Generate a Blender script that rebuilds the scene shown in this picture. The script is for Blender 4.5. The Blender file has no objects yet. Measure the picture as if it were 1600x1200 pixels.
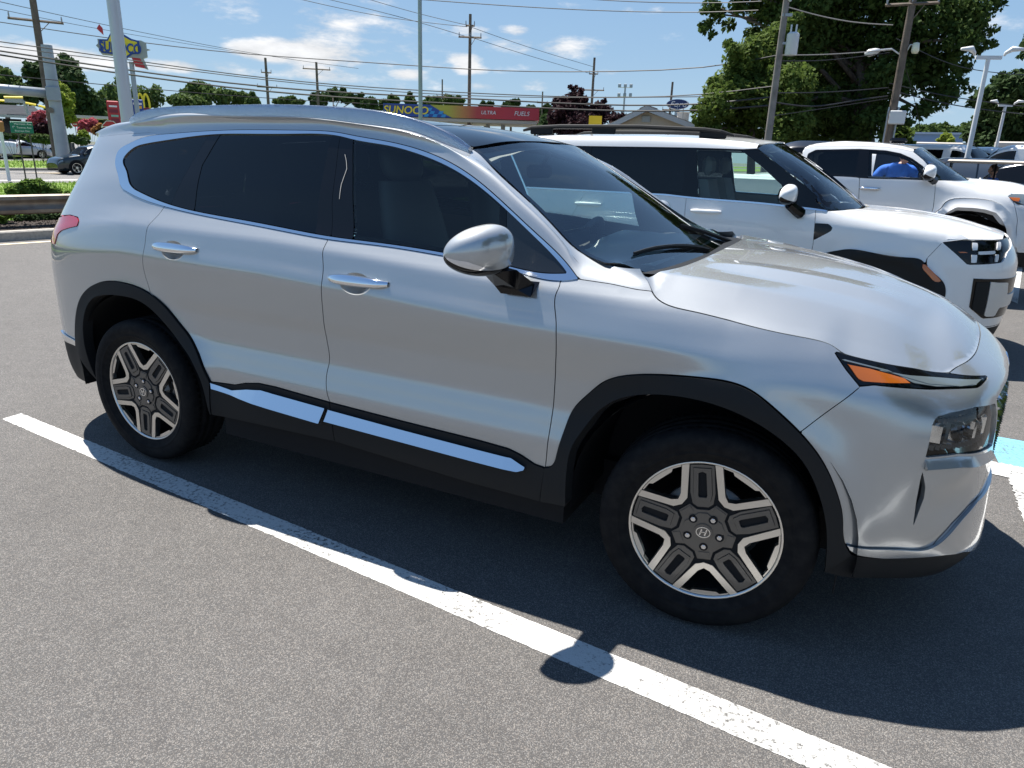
import bpy, bmesh, math, random
import numpy as np
from mathutils import Vector, Matrix
from mathutils.geometry import delaunay_2d_cdt
random.seed(7); RNG=np.random.default_rng(7)
SC=bpy.context.scene; COL=SC.collection
# ---------------------------------------------------------------- camera
CAMP=(0.37270,-3.13140,1.54800); YAW,PITCH,ROLL,FOC=-0.45910,0.31000,0.03320,1122.05
def _camrot():
    cy,sy,cp,sp,cr,sr=math.cos(YAW),math.sin(YAW),math.cos(PITCH),math.sin(PITCH),math.cos(ROLL),math.sin(ROLL)
    f=np.array([sy*cp,cy*cp,-sp]); r=np.array([cy,-sy,0.]); u=np.cross(r,f)
    return cr*r+sr*u,-sr*r+cr*u,f
_R,_U,_F=_camrot()
cd=bpy.data.cameras.new('camera'); cam=bpy.data.objects.new('camera',cd); COL.objects.link(cam)
cd.sensor_fit='HORIZONTAL'; cd.sensor_width=36; cd.lens=36*FOC/1600; cd.clip_start=.05; cd.clip_end=6000
cam.matrix_world=Matrix(((_R[0],_U[0],-_F[0],CAMP[0]),(_R[1],_U[1],-_F[1],CAMP[1]),(_R[2],_U[2],-_F[2],CAMP[2]),(0,0,0,1)))
SC.camera=cam
def ray(px,py):
    d=_R*((px-800)/FOC)+_U*((600-py)/FOC)+_F
    return d
def gnd(px,py,z=0.):
    d=ray(px,py); t=(z-CAMP[2])/d[2]; return np.array(CAMP)+t*d
def at(px,py,dist):
    """point seen at a photo pixel, at a horizontal distance from the viewpoint"""
    d=ray(px,py); return np.array(CAMP)+d*(dist/math.hypot(d[0],d[1]))
# ---------------------------------------------------------------- sky, sun, exposure
SUN=np.array([-.43,.215,1.]); SUN/=np.linalg.norm(SUN)
W=bpy.data.worlds.new('World'); SC.world=W; W.use_nodes=True
def N_(t,ty,**k):
    n=t.nodes.new(ty)
    for a,b in k.items():
        if a in n.inputs: n.inputs[a].default_value=b
        else: setattr(n,a,b)
    return n
def L_(t,a,b): t.links.new(a,b)
def build_world():
    t=W.node_tree; t.nodes.clear()
    out=N_(t,'ShaderNodeOutputWorld'); bg=N_(t,'ShaderNodeBackground'); bg.inputs[1].default_value=.055
    sky=N_(t,'ShaderNodeTexSky'); sky.sky_type='NISHITA'; sky.sun_disc=False
    sky.sun_elevation=math.asin(SUN[2]); sky.sun_rotation=math.atan2(SUN[0],SUN[1]); sky.air_density=1.0; sky.dust_density=.15; sky.ozone_density=2.2
    tc=N_(t,'ShaderNodeTexCoord'); sep=N_(t,'ShaderNodeSeparateXYZ'); L_(t,tc.outputs['Generated'],sep.inputs[0])
    # cumulus layer: view direction projected on a flat cloud deck
    mp=N_(t,'ShaderNodeMapping'); L_(t,tc.outputs['Generated'],mp.inputs['Vector']); mp.inputs['Scale'].default_value=(1,1,3.2); mp.inputs['Location'].default_value=CLOUD_SEED
    n1=N_(t,'ShaderNodeTexNoise',Scale=9.0,Detail=10.0,Roughness=.62); L_(t,mp.outputs[0],n1.inputs['Vector'])
    n2=N_(t,'ShaderNodeTexNoise',Scale=1.9,Detail=3.0); L_(t,mp.outputs[0],n2.inputs['Vector'])
    a=N_(t,'ShaderNodeMath',operation='MULTIPLY_ADD'); L_(t,n2.outputs[0],a.inputs[0]); a.inputs[1].default_value=.75; L_(t,n1.outputs[0],a.inputs[2])
    # fewer clouds with height
    h=N_(t,'ShaderNodeMapRange'); L_(t,sep.outputs[2],h.inputs[0]); h.inputs[1].default_value=.0; h.inputs[2].default_value=.42; h.inputs[3].default_value=.02; h.inputs[4].default_value=-.16
    b=N_(t,'ShaderNodeMath',operation='ADD'); L_(t,a.outputs[0],b.inputs[0]); L_(t,h.outputs[0],b.inputs[1])
    for (px,py,wx,wy) in CLOUDS:   # separate fair-weather clouds low over the horizon
        dv=ray(px,py); dv=dv/np.linalg.norm(dv); rt=np.array([dv[1],-dv[0],0]); rt/=np.linalg.norm(rt); up=np.cross(rt,dv)
        us=[]
        for ax,wd in ((rt,wx/FOC),(up,wy/FOC)):
            dp=N_(t,'ShaderNodeVectorMath',operation='DOT_PRODUCT'); L_(t,tc.outputs['Generated'],dp.inputs[0]); dp.inputs[1].default_value=tuple(ax/wd); sq=N_(t,'ShaderNodeMath',operation='POWER'); ab=N_(t,'ShaderNodeMath',operation='ABSOLUTE'); L_(t,dp.outputs['Value'],ab.inputs[0]); L_(t,ab.outputs[0],sq.inputs[0]); sq.inputs[1].default_value=2.; us.append(sq)
        fr=N_(t,'ShaderNodeVectorMath',operation='DOT_PRODUCT'); L_(t,tc.outputs['Generated'],fr.inputs[0]); fr.inputs[1].default_value=tuple(dv); gt=N_(t,'ShaderNodeMath',operation='GREATER_THAN'); L_(t,fr.outputs['Value'],gt.inputs[0]); gt.inputs[1].default_value=.5
        sm_=N_(t,'ShaderNodeMath',operation='ADD'); L_(t,us[0].outputs[0],sm_.inputs[0]); L_(t,us[1].outputs[0],sm_.inputs[1]); e=N_(t,'ShaderNodeMapRange'); L_(t,sm_.outputs[0],e.inputs[0]); e.inputs[1].default_value=0.; e.inputs[2].default_value=1.6; e.inputs[3].default_value=.20; e.inputs[4].default_value=0.
        m2=N_(t,'ShaderNodeMath',operation='MULTIPLY_ADD'); L_(t,e.outputs[0],m2.inputs[0]); L_(t,gt.outputs[0],m2.inputs[1]); L_(t,b.outputs[0],m2.inputs[2]); b=m2
    r=N_(t,'ShaderNodeMapRange'); r.interpolation_type='SMOOTHSTEP'; L_(t,b.outputs[0],r.inputs[0]); r.inputs[1].default_value=.92; r.inputs[2].default_value=1.16; r.inputs[4].default_value=.92
    shade=N_(t,'ShaderNodeMapRange'); L_(t,n1.outputs[0],shade.inputs[0]); shade.inputs[1].default_value=.40; shade.inputs[2].default_value=.66; shade.inputs[3].default_value=6.6; shade.inputs[4].default_value=9.6
    cc=N_(t,'ShaderNodeCombineColor');
    for i in range(3):
        m=N_(t,'ShaderNodeMath',operation='MULTIPLY'); L_(t,shade.outputs[0],m.inputs[0]); m.inputs[1].default_value=(1.,1.,1.01)[i]; L_(t,m.outputs[0],cc.inputs[i])
    grad=N_(t,'ShaderNodeValToRGB'); L_(t,sep.outputs[2],grad.inputs[0]); ce=grad.color_ramp; ce.elements[0].position=0.; ce.elements[1].position=1.
    for k,(p,cl) in enumerate(SKYRAMP):
        e=ce.elements[k] if k<2 and False else ce.elements.new(p); e.color=(cl[0]/10,cl[1]/10,cl[2]/10,1)
    ce.elements.remove(ce.elements[0]); ce.elements.remove(ce.elements[-1])
    gs=N_(t,'ShaderNodeVectorMath',operation='SCALE'); L_(t,grad.outputs[0],gs.inputs[0]); gs.inputs['Scale'].default_value=10.
    tint=N_(t,'ShaderNodeMix',data_type='RGBA'); tint.inputs[0].default_value=.8; L_(t,sky.outputs[0],tint.inputs[6]); L_(t,gs.outputs[0],tint.inputs[7])
    mx=N_(t,'ShaderNodeMix',data_type='RGBA'); L_(t,r.outputs[0],mx.inputs[0]); L_(t,tint.outputs[2],mx.inputs[6]); L_(t,cc.outputs[0],mx.inputs[7])
    L_(t,mx.outputs[2],bg.inputs[0]); L_(t,bg.outputs[0],out.inputs[0])
CLOUD_SEED=(.35,.2,0)
CLOUDS=[(470,84,86,17),(400,80,40,11),(330,106,50,11),(500,118,50,10),(850,73,92,17),(738,50,26,9),(808,46,24,7),(728,93,26,8),(775,138,45,9),(845,134,26,9),(735,108,24,8),(15,88,60,22),(125,90,52,13),(250,102,40,9),(950,113,34,7),(1045,126,22,7),(640,117,26,7)]
SKYRAMP=[(.001,(4.0,5.7,7.3)),(.12,(3.1,4.9,7.1)),(.32,(2.2,4.0,6.9)),(.999,(.9,2.0,4.6))]
build_world()
sl=bpy.data.lights.new('sun','SUN'); sl.energy=5.0; sl.angle=math.radians(.53); sl.color=(1,.955,.89)
so=bpy.data.objects.new('sun',sl); COL.objects.link(so); so.rotation_euler=Vector(SUN).to_track_quat('Z','Y').to_euler(); so.location=(0,0,30)
SC.view_settings.view_transform='Standard'; SC.view_settings.look='None'; SC.view_settings.gamma=1; SC.view_settings.use_curve_mapping=False
SC.view_settings.exposure=1.02
SC.render.engine='CYCLES'; SC.cycles.max_bounces=10; SC.cycles.transparent_max_bounces=24; SC.cycles.glossy_bounces=4; SC.cycles.diffuse_bounces=3; SC.cycles.caustics_reflective=False; SC.cycles.caustics_refractive=False
# ---------------------------------------------------------------- materials
MATS={}
def mat(name,col=(.5,.5,.5),rough=.5,metal=0.,coat=0.,spec=.5,emit=None,noise=None,bump=None,trans=0.,sheen=0.):
    if name in MATS: return MATS[name]
    m=bpy.data.materials.new(name); m.use_nodes=True; t=m.node_tree; b=t.nodes['Principled BSDF']
    b.inputs['Base Color'].default_value=(*col,1); b.inputs['Roughness'].default_value=rough; b.inputs['Metallic'].default_value=metal
    b.inputs['Coat Weight'].default_value=coat; b.inputs['Coat Roughness'].default_value=.02; b.inputs['Specular IOR Level'].default_value=spec
    b.inputs['Transmission Weight'].default_value=trans
    if emit: b.inputs['Emission Color'].default_value=(*emit[0],1); b.inputs['Emission Strength'].default_value=emit[1]
    if noise or bump:
        tc=N_(t,'ShaderNodeTexCoord')
    if noise: # (scale, second colour, detail, low, high)
        n=N_(t,'ShaderNodeTexNoise',Scale=noise[0],Detail=noise[2]); L_(t,tc.outputs['Object'],n.inputs['Vector'])
        r=N_(t,'ShaderNodeMapRange'); L_(t,n.outputs[0],r.inputs[0]); r.inputs[1].default_value=noise[3]; r.inputs[2].default_value=noise[4]
        mx=N_(t,'ShaderNodeMix',data_type='RGBA'); L_(t,r.outputs[0],mx.inputs[0]); mx.inputs[6].default_value=(*col,1); mx.inputs[7].default_value=(*noise[1],1)
        L_(t,mx.outputs[2],b.inputs['Base Color'])
    if bump:
        n=N_(t,'ShaderNodeTexNoise',Scale=bump[0],Detail=6.); L_(t,tc.outputs['Object'],n.inputs['Vector'])
        bp=N_(t,'ShaderNodeBump'); bp.inputs['Strength'].default_value=bump[1]; bp.inputs['Distance'].default_value=bump[2]; L_(t,n.outputs[0],bp.inputs['Height']); L_(t,bp.outputs[0],b.inputs['Normal'])
    MATS[name]=m; return m
def glassmat(name,tint,refl=1.0,ior=1.48,rough=0.):
    m=bpy.data.materials.new(name); m.use_nodes=True; t=m.node_tree; t.nodes.clear()
    o=N_(t,'ShaderNodeOutputMaterial'); tr=N_(t,'ShaderNodeBsdfTransparent'); tr.inputs[0].default_value=(*tint,1)
    g=N_(t,'ShaderNodeBsdfGlossy'); g.inputs['Roughness'].default_value=rough; g.inputs[0].default_value=(refl,refl,refl,1)
    f=N_(t,'ShaderNodeFresnel'); f.inputs[0].default_value=ior; mx=N_(t,'ShaderNodeMixShader')
    L_(t,f.outputs[0],mx.inputs[0]); L_(t,tr.outputs[0],mx.inputs[1]); L_(t,g.outputs[0],mx.inputs[2]); L_(t,mx.outputs[0],o.inputs[0])
    MATS[name]=m; return m
def metallic_paint(name,col,r1,r2,k):
    """two flake lobes (tight and broad) under one clear coat"""
    m=mat(name,col,r1,.88,1.); t=m.node_tree; a=t.nodes['Principled BSDF']; b=N_(t,'ShaderNodeBsdfPrincipled'); b.inputs['Base Color'].default_value=(*col,1); b.inputs['Roughness'].default_value=r2; b.inputs['Metallic'].default_value=.8; b.inputs['Coat Weight'].default_value=1.; b.inputs['Coat Roughness'].default_value=.02
    tc=N_(t,'ShaderNodeTexCoord'); v=N_(t,'ShaderNodeTexVoronoi',Scale=900.); L_(t,tc.outputs['Object'],v.inputs['Vector']); g=N_(t,'ShaderNodeNewGeometry'); sb=N_(t,'ShaderNodeVectorMath',operation='SUBTRACT'); L_(t,v.outputs['Color'],sb.inputs[0]); sb.inputs[1].default_value=(.5,.5,.5)
    sc=N_(t,'ShaderNodeVectorMath',operation='SCALE'); L_(t,sb.outputs[0],sc.inputs[0]); sc.inputs['Scale'].default_value=.05; ad=N_(t,'ShaderNodeVectorMath',operation='ADD'); L_(t,sc.outputs[0],ad.inputs[0]); L_(t,g.outputs['Normal'],ad.inputs[1]); nm=N_(t,'ShaderNodeVectorMath',operation='NORMALIZE'); L_(t,ad.outputs[0],nm.inputs[0]); L_(t,nm.outputs[0],a.inputs['Normal']); L_(t,nm.outputs[0],b.inputs['Normal'])
    for q in (a,b): L_(t,g.outputs['Normal'],q.inputs['Coat Normal'])
    mx=N_(t,'ShaderNodeMixShader'); mx.inputs[0].default_value=k; L_(t,a.outputs[0],mx.inputs[1]); L_(t,b.outputs[0],mx.inputs[2]); L_(t,mx.outputs[0],t.nodes['Material Output'].inputs['Surface']); return m
SILVER=metallic_paint('silver_metallic_paint',(.49,.507,.512),.15,.66,.48)
WHITE=mat('white_paint',(.80,.80,.79),.35,.0,1.0)
PLASTIC=mat('black_textured_plastic',(.012,.013,.014),.62,spec=.25,bump=(900,.15,.001))
GLOSSB=mat('gloss_black_trim',(.004,.004,.005),.06,0,0,.4)
RUBBER=mat('tyre_rubber',(.007,.007,.008),.8,spec=.18,bump=(300,.2,.001),noise=(30,(.018,.017,.016),4,.4,.8))
CHROME=mat('satin_chrome',(.78,.80,.83),.14,1.)
CHROMEB=mat('bright_chrome',(.88,.89,.9),.05,1.)
MACH=mat('machined_alloy',(.72,.70,.66),.32,1.)
GUN=mat('dark_grey_alloy',(.13,.12,.108),.42,.55,.3)
DARK=mat('black_void',(.004,.004,.005),.9)
AMBER=mat('amber_reflector',(.55,.13,.008),.18,0,1.)
REDL=mat('red_lamp_lens',(.42,.02,.035),.12,0,1.)
LENSG=mat('grey_lamp_lens',(.20,.24,.25),.10,0.2,1.)
GTINT=glassmat('privacy_glass',(.016,.021,.025))
GFRONT=glassmat('green_tinted_glass',(.72,.84,.80))
GWIND=glassmat('windscreen_glass',(.82,.94,.91),ior=1.9)
GCLEAR=glassmat('clear_lens',(.93,.94,.94),ior=1.45)
# ---------------------------------------------------------------- objects
def tag(o,label=None,cat=None,group=None,kind=None):
    if label: o['label']=label
    if cat: o['category']=cat
    if group: o['group']=group
    if kind: o['kind']=kind
    return o
def empty(name,loc=(0,0,0),rz=0.,**k):
    o=bpy.data.objects.new(name,None); o.location=loc; o.rotation_euler=(0,0,rz); o.empty_display_size=.2; COL.objects.link(o); return tag(o,**k)
def link(name,me,m,parent=None,**k):
    o=bpy.data.objects.new(name,me); COL.objects.link(o)
    if m is not None and not me.materials:
        for x in (m if isinstance(m,(list,tuple)) else [m]): me.materials.append(x)
    if parent is not None: o.parent=parent
    return tag(o,**k)
def obj(name,V,F,m=None,parent=None,smooth=False,nrm=None,mi=None,**k):
    me=bpy.data.meshes.new(name); me.from_pydata([tuple(map(float,v)) for v in V],[],[tuple(map(int,f)) for f in F])
    if mi is not None: me.polygons.foreach_set('material_index',[int(i) for i in mi])
    if smooth or nrm is not None:
        me.polygons.foreach_set('use_smooth',[True]*len(me.polygons))
    me.validate(); me.update()
    if nrm is not None and len(me.vertices)==len(nrm): me.normals_split_custom_set_from_vertices([tuple(map(float,n)) for n in nrm])
    elif smooth and smooth is not True: me.set_sharp_from_angle(angle=smooth)
    return link(name,me,m,parent,**k)
def copy_tree(o,parent=None):
    c=o.copy(); COL.objects.link(c); c.parent=parent
    for ch in list(o.children): copy_tree(ch,c)
    return c
class MB:
    """collects simple solids and links them as one mesh object"""
    def __init__(s): s.V=[];s.F=[];s.M=[]
    def add(s,V,F,mi=0):
        n=len(s.V); s.V+=[tuple(map(float,v)) for v in V]; s.F+=[tuple(int(i)+n for i in f) for f in F]; s.M+=[mi]*len(F); return s
    def box(s,c,d,rz=0.,mi=0,bev=0.):
        x,y,z=[a/2 for a in d]; b=min(bev,x*.9,y*.9,z*.9)
        if b>0:
            V=[]
            for sx in(-1,1):
                for sy in(-1,1):
                    for sz in(-1,1):
                        V+=[(sx*x,sy*(y-b),sz*(z-b)),(sx*(x-b),sy*y,sz*(z-b)),(sx*(x-b),sy*(y-b),sz*z)]
            bm=bmesh.new(); [bm.verts.new(v) for v in V]; r=bmesh.ops.convex_hull(bm,input=bm.verts); bm.verts.index_update()
            F=[[v.index for v in f.verts] for f in bm.faces]; V=[tuple(v.co) for v in bm.verts]; bm.free()
        else:
            V=[(sx*x,sy*y,sz*z) for sx in(-1,1) for sy in(-1,1) for sz in(-1,1)]
            F=[(0,1,3,2),(4,6,7,5),(0,4,5,1),(2,3,7,6),(0,2,6,4),(1,5,7,3)]
        ca,sa=math.cos(rz),math.sin(rz)
        return s.add([(c[0]+ca*v[0]-sa*v[1],c[1]+sa*v[0]+ca*v[1],c[2]+v[2]) for v in V],F,mi)
    def tube(s,pts,r,n=8,mi=0,cap=True):
        pts=np.asarray(pts,float); r=np.broadcast_to(np.asarray(r,float),(len(pts),)); base=len(s.V); V=[];F=[]
        T=np.gradient(pts,axis=0); T/=np.linalg.norm(T,axis=1)[:,None]+1e-12
        ref=np.array([0,0,1.]) if abs(T[0,2])<.9 else np.array([1.,0,0])
        a=np.cross(T[0],ref); a/=np.linalg.norm(a)
        for i in range(len(pts)):
            a=a-T[i]*(a@T[i]); a/=np.linalg.norm(a); b=np.cross(T[i],a)
            for k in range(n): an=2*math.pi*k/n; V.append(pts[i]+r[i]*(math.cos(an)*a+math.sin(an)*b))
        for i in range(len(pts)-1):
            for k in range(n): F.append((i*n+k,i*n+(k+1)%n,(i+1)*n+(k+1)%n,(i+1)*n+k))
        if cap: F+= [tuple(range(n))[::-1],tuple((len(pts)-1)*n+k for k in range(n))]
        return s.add(V,F,mi)
    def prism(s,poly,fn,d0,d1,mi=0):
        """extrude a 2D polygon: fn(a,b,d) -> 3D"""
        n=len(poly); V=[fn(a,b,d0) for a,b in poly]+[fn(a,b,d1) for a,b in poly]
        F=[tuple(range(n))[::-1],tuple(range(n,2*n))]+[(i,(i+1)%n,n+(i+1)%n,n+i) for i in range(n)]
        return s.add(V,F,mi)
    def build(s,name,m,parent=None,smooth=False,**k):
        o=obj(name,s.V,s.F,m,parent,smooth=smooth,mi=s.M if any(s.M) else None,**k); return o
def fixn(o):
    bm=bmesh.new(); bm.from_mesh(o.data); bmesh.ops.recalc_face_normals(bm,faces=bm.faces); bm.to_mesh(o.data); bm.free(); return o
def inpoly(P,poly):
    P=np.asarray(P,float); poly=np.asarray(poly,float); x,y=P[:,0],P[:,1]; c=np.zeros(len(P),bool); n=len(poly); j=n-1
    for i in range(n):
        xi,yi=poly[i]; xj,yj=poly[j]
        if yi!=yj:
            c^=((yi>y)!=(yj>y))&(x<(xj-xi)*(y-yi)/(yj-yi)+xi)
        j=i
    return c
def area(p): p=np.asarray(p); return .5*np.sum(p[:,0]*np.roll(p[:,1],-1)-np.roll(p[:,0],-1)*p[:,1])
def inset(p,g):
    p=np.asarray(p,float); a=np.roll(p,1,0); b=np.roll(p,-1,0); e1=p-a; e2=b-p
    e1/=np.linalg.norm(e1,axis=1)[:,None]+1e-12; e2/=np.linalg.norm(e2,axis=1)[:,None]+1e-12
    n1=np.stack([-e1[:,1],e1[:,0]],1); n2=np.stack([-e2[:,1],e2[:,0]],1); n=n1+n2; l=np.linalg.norm(n,axis=1); n/=np.maximum(l,.3)[:,None]
    return p+n*g*np.sign(area(p))
def clean(p,e=1e-4):
    o=[p[0]]
    for q in p[1:]:
        if np.hypot(*(np.asarray(q)-o[-1]))>e: o.append(q)
    if np.hypot(*(np.asarray(o[0])-o[-1]))<e: o.pop()
    return np.array(o)
def edges_split(p,step):
    p=np.asarray(p,float); o=[]
    for i in range(len(p)):
        q=p[(i+1)%len(p)]; n=max(1,int(np.hypot(*(q-p[i]))/step+.5)); o+=[p[i]+(q-p[i])*k/n for k in range(n)]
    return np.array(o)
def cdt(outer,holes=(),step=.03):
    loops=[outer]+list(holes); V=np.vstack(loops); E=[];k=0
    for l in loops: E+=[(k+i,k+(i+1)%len(l)) for i in range(len(l))]; k+=len(l)
    lo,hi=outer.min(0),outer.max(0); gx=np.arange(lo[0]+step/2,hi[0],step); gy=np.arange(lo[1]+step/2,hi[1],step*.866)
    X,Y=np.meshgrid(gx,gy); X=X+(np.arange(len(gy))%2)[:,None]*step/2; G=np.stack([X.ravel(),Y.ravel()],1)
    m=inpoly(G,outer)
    for h in holes: m&=~inpoly(G,h)
    G=G[m]
    if len(G):
        dmin=np.full(len(G),9.)
        for i in range(0,len(V),200): dmin=np.minimum(dmin,np.sqrt(((G[:,None]-V[None,i:i+200])**2).sum(-1)).min(1))
        G=G[dmin>step*.55]
    A=np.vstack([V,G]); r=delaunay_2d_cdt([Vector(p) for p in A],E,[],0,1e-7)
    v=np.array([tuple(p) for p in r[0]]); f=np.array([t for t in r[2] if len(t)==3])
    c=v[f].mean(1); m=inpoly(c,outer)
    for h in holes: m&=~inpoly(c,h)
    f=f[m]; ar=np.cross(v[f[:,1]]-v[f[:,0]],v[f[:,2]]-v[f[:,0]]); f=np.where((ar<0)[:,None],f[:,::-1],f); f=f[abs(ar)>1e-10]
    return v,f,[len(l) for l in loops]
def surf_mesh(name,outer,Pf,Nf,m,parent,holes=(),step=.03,bstep=.012,gap=.0018,depth=.016,mirror=False,flip=False,corners=False,**k):
    """trimmed piece of a parametric surface, with turned-in edges"""
    outer=clean(np.asarray(outer,float)); outer=edges_split(outer,bstep) if corners else resample(outer,bstep,True)
    if area(outer)<0: outer=outer[::-1]
    if gap: outer=inset(outer,gap)
    H=[]
    for h in holes:
        h=clean(np.asarray(h,float)); h=edges_split(h,bstep) if corners else resample(h,bstep,True)
        if area(h)<0: h=h[::-1]
        H.append(inset(h,-gap) if gap else h)
    v,f,ln=cdt(outer,H,step)
    P=Pf(v[:,0],v[:,1]); N=Nf(v[:,0],v[:,1]); n=len(v); V=[P]; NN=[N]; F=[tuple(t) for t in f]
    if depth:
        for l in [outer]+H:
            a=len(np.vstack(V)); p=Pf(l[:,0],l[:,1]); nn=Nf(l[:,0],l[:,1]); K=len(l); q=np.roll(p,-1,0)-np.roll(p,1,0); sn=np.cross(q,nn); sn/=np.linalg.norm(sn,axis=1)[:,None]+1e-12
            if l is not outer: sn=-sn
            V+= [p,p-nn*depth]; NN+=[sn,sn]
            for i in range(K):
                j=(i+1)%K; q4=(a+i,a+K+i,a+K+j,a+j); F.append(q4 if l is outer else q4[::-1])
    V=np.vstack(V); NN=np.vstack(NN)
    if flip: F=[t[::-1] for t in F]
    if mirror: V=V*[1,-1,1]; NN=NN*[1,-1,1]; F=[t[::-1] for t in F]
    return obj(name,V,F,m,parent,nrm=NN,**k)
def grid_mesh(name,G,m,parent=None,closeu=False,closev=False,smooth=True,flip=False,**k):
    G=np.asarray(G,float); a,b=G.shape[:2]; F=[]
    for i in range(a-(0 if closeu else 1)):
        for j in range(b-(0 if closev else 1)):
            q=(i*b+j,((i+1)%a)*b+j,((i+1)%a)*b+(j+1)%b,i*b+(j+1)%b); F.append(q[::-1] if flip else q)
    return obj(name,G.reshape(-1,3),F,m,parent,smooth=smooth,**k)
def spl(xs,ys,xq):
    # natural cubic spline through xs (increasing), ys may be 2D
    xs=np.asarray(xs,float); ys=np.asarray(ys,float); n=len(xs); h=np.diff(xs)
    y2=ys.reshape(n,-1); A=np.eye(n); r=np.zeros_like(y2)
    for i in range(1,n-1):
        A[i,i-1]=h[i-1];A[i,i]=2*(h[i-1]+h[i]);A[i,i+1]=h[i]
        r[i]=6*((y2[i+1]-y2[i])/h[i]-(y2[i]-y2[i-1])/h[i-1])
    m=np.linalg.solve(A,r)
    xq=np.asarray(xq,float); k=np.clip(np.searchsorted(xs,xq)-1,0,n-2); d=xq-xs[k]
    hk=h[k][:,None]; d=d[:,None]
    o=y2[k]+d*((y2[k+1]-y2[k])/hk-hk*(2*m[k]+m[k+1])/6)+d*d*m[k]/2+d**3*(m[k+1]-m[k])/(6*hk)
    return o.reshape((len(xq),)+ys.shape[1:])
def pchip(xs,ys,xq):
    xs=np.asarray(xs,float); ys=np.asarray(ys,float); h=np.diff(xs); s=np.diff(ys)/h
    m=np.zeros(len(xs)); m[0]=s[0]; m[-1]=s[-1]
    for i in range(1,len(xs)-1):
        if s[i-1]*s[i]>0:
            a=2*h[i]+h[i-1]; b=h[i]+2*h[i-1]; m[i]=(a+b)/(a/s[i-1]+b/s[i])
    xq=np.asarray(xq,float); k=np.clip(np.searchsorted(xs,xq)-1,0,len(xs)-2); t=(xq-xs[k])/h[k]
    return (2*t**3-3*t**2+1)*ys[k]+(t**3-2*t**2+t)*h[k]*m[k]+(-2*t**3+3*t**2)*ys[k+1]+(t**3-t**2)*h[k]*m[k+1]
class Body:
    """lateral surface of a vehicle: plan contour (x, half width) pushed inwards by d(u, z)"""
    def __init__(s,plan,zk,tab,flares=(),z1=1.7,z0=.1,extra=None,shift=None):
        p=np.array(plan,float); l=np.r_[0,np.cumsum(np.hypot(*np.diff(p,axis=0).T))]
        f=np.linspace(0,l[-1],1601); q=spl(l,p,f)
        L=np.r_[0,np.cumsum(np.hypot(*np.diff(q,axis=0).T))]
        k=np.argmin(abs(q[:,0]+1.4)); s.off=L[k]+1.4   # u == x at x = -1.4
        s.U=L-s.off; s.q=q
        t=np.gradient(q,s.U,axis=0); t/=np.linalg.norm(t,axis=1)[:,None]
        s.n=np.stack([-t[:,1],t[:,0]],1)               # outward normal in (x, s)
        s.n*=np.sign(s.n[k,1]); s.fl=flares; s.extra=extra; s.shift=shift
        s.zg=np.linspace(z0,z1,641)
        us=[]; D=[]
        for a,dd in tab: us.append(s.uof(a)); D.append(pchip(zk,dd,s.zg))
        D=np.array(D); o=np.argsort(us); us=np.array(us)[o]; D=D[o]
        s.ug=np.linspace(s.U[0],s.U[-1],901)
        s.D=np.stack([pchip(us,D[:,j],s.ug) for j in range(len(s.zg))],1)
        K=np.array([1,4,6,4,1])/16.                     # a little smoothing along u
        for _ in range(12): s.D=np.apply_along_axis(lambda a:np.convolve(np.pad(a,2,'edge'),K,'valid'),0,s.D)
    def uof(s,a):
        if isinstance(a,str): return {'r':s.U[0],'f':s.U[-1]}[a]
        if isinstance(a,tuple): # point on plan
            return s.U[np.argmin(np.hypot(s.q[:,0]-a[0],s.q[:,1]-a[1]))]
        return s.U[np.argmin(abs(s.q[:,0]-a))]
    def d(s,u,z):
        a=np.clip((u-s.ug[0])/(s.ug[1]-s.ug[0]),0,len(s.ug)-1.001); b=np.clip((z-s.zg[0])/(s.zg[1]-s.zg[0]),0,len(s.zg)-1.001)
        i=a.astype(int); j=b.astype(int); a=a-i; b=b-j; D=s.D
        return (D[i,j]*(1-a)+D[i+1,j]*a)*(1-b)+(D[i,j+1]*(1-a)+D[i+1,j+1]*a)*b
    def P(s,u,z,off=0.):
        u=np.asarray(u,float); z=np.asarray(z,float); u,z=np.broadcast_arrays(u,z)
        x=np.interp(u,s.U,s.q[:,0]); w=np.interp(u,s.U,s.q[:,1])
        nx=np.interp(u,s.U,s.n[:,0]); nw=np.interp(u,s.U,s.n[:,1]); d=s.d(u,z-(s.shift(x,z) if s.shift is not None else 0.))
        for (cx,cz,r,h,wi,we) in s.fl:
            rr=np.hypot(x-cx,z-cz); e=np.where(rr<r,(rr-r)/wi,(rr-r)/we); d=d-h*np.exp(-e*e)
        if s.extra is not None: d=d-s.extra(x,z)
        d=d-off
        return np.stack([x-nx*d,-(w-nw*d),z],-1)
    def N(s,u,z,e=.009):
        u=np.asarray(u,float); z=np.asarray(z,float)
        a=s.P(u+e,z)-s.P(u-e,z); b=s.P(u,z+e)-s.P(u,z-e); n=np.cross(a,b)
        return n/np.linalg.norm(n,axis=-1)[...,None]
def resample(c,step,closed=False):
    c=np.asarray(c,float)
    if closed: c=np.vstack([c,c[:1]])
    l=np.r_[0,np.cumsum(np.linalg.norm(np.diff(c,axis=0),axis=1))]
    n=max(2,int(round(l[-1]/step))+1); t=np.linspace(0,l[-1],n)
    o=np.stack([np.interp(t,l,c[:,k]) for k in range(c.shape[1])],1)
    return o[:-1] if closed else o
def smooth(c,step=.012):
    c=np.asarray(c,float); l=np.r_[0,np.cumsum(np.linalg.norm(np.diff(c,axis=0),axis=1))]
    n=max(3,int(l[-1]/step)+1); return spl(l,c,np.linspace(0,l[-1],n))
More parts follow.
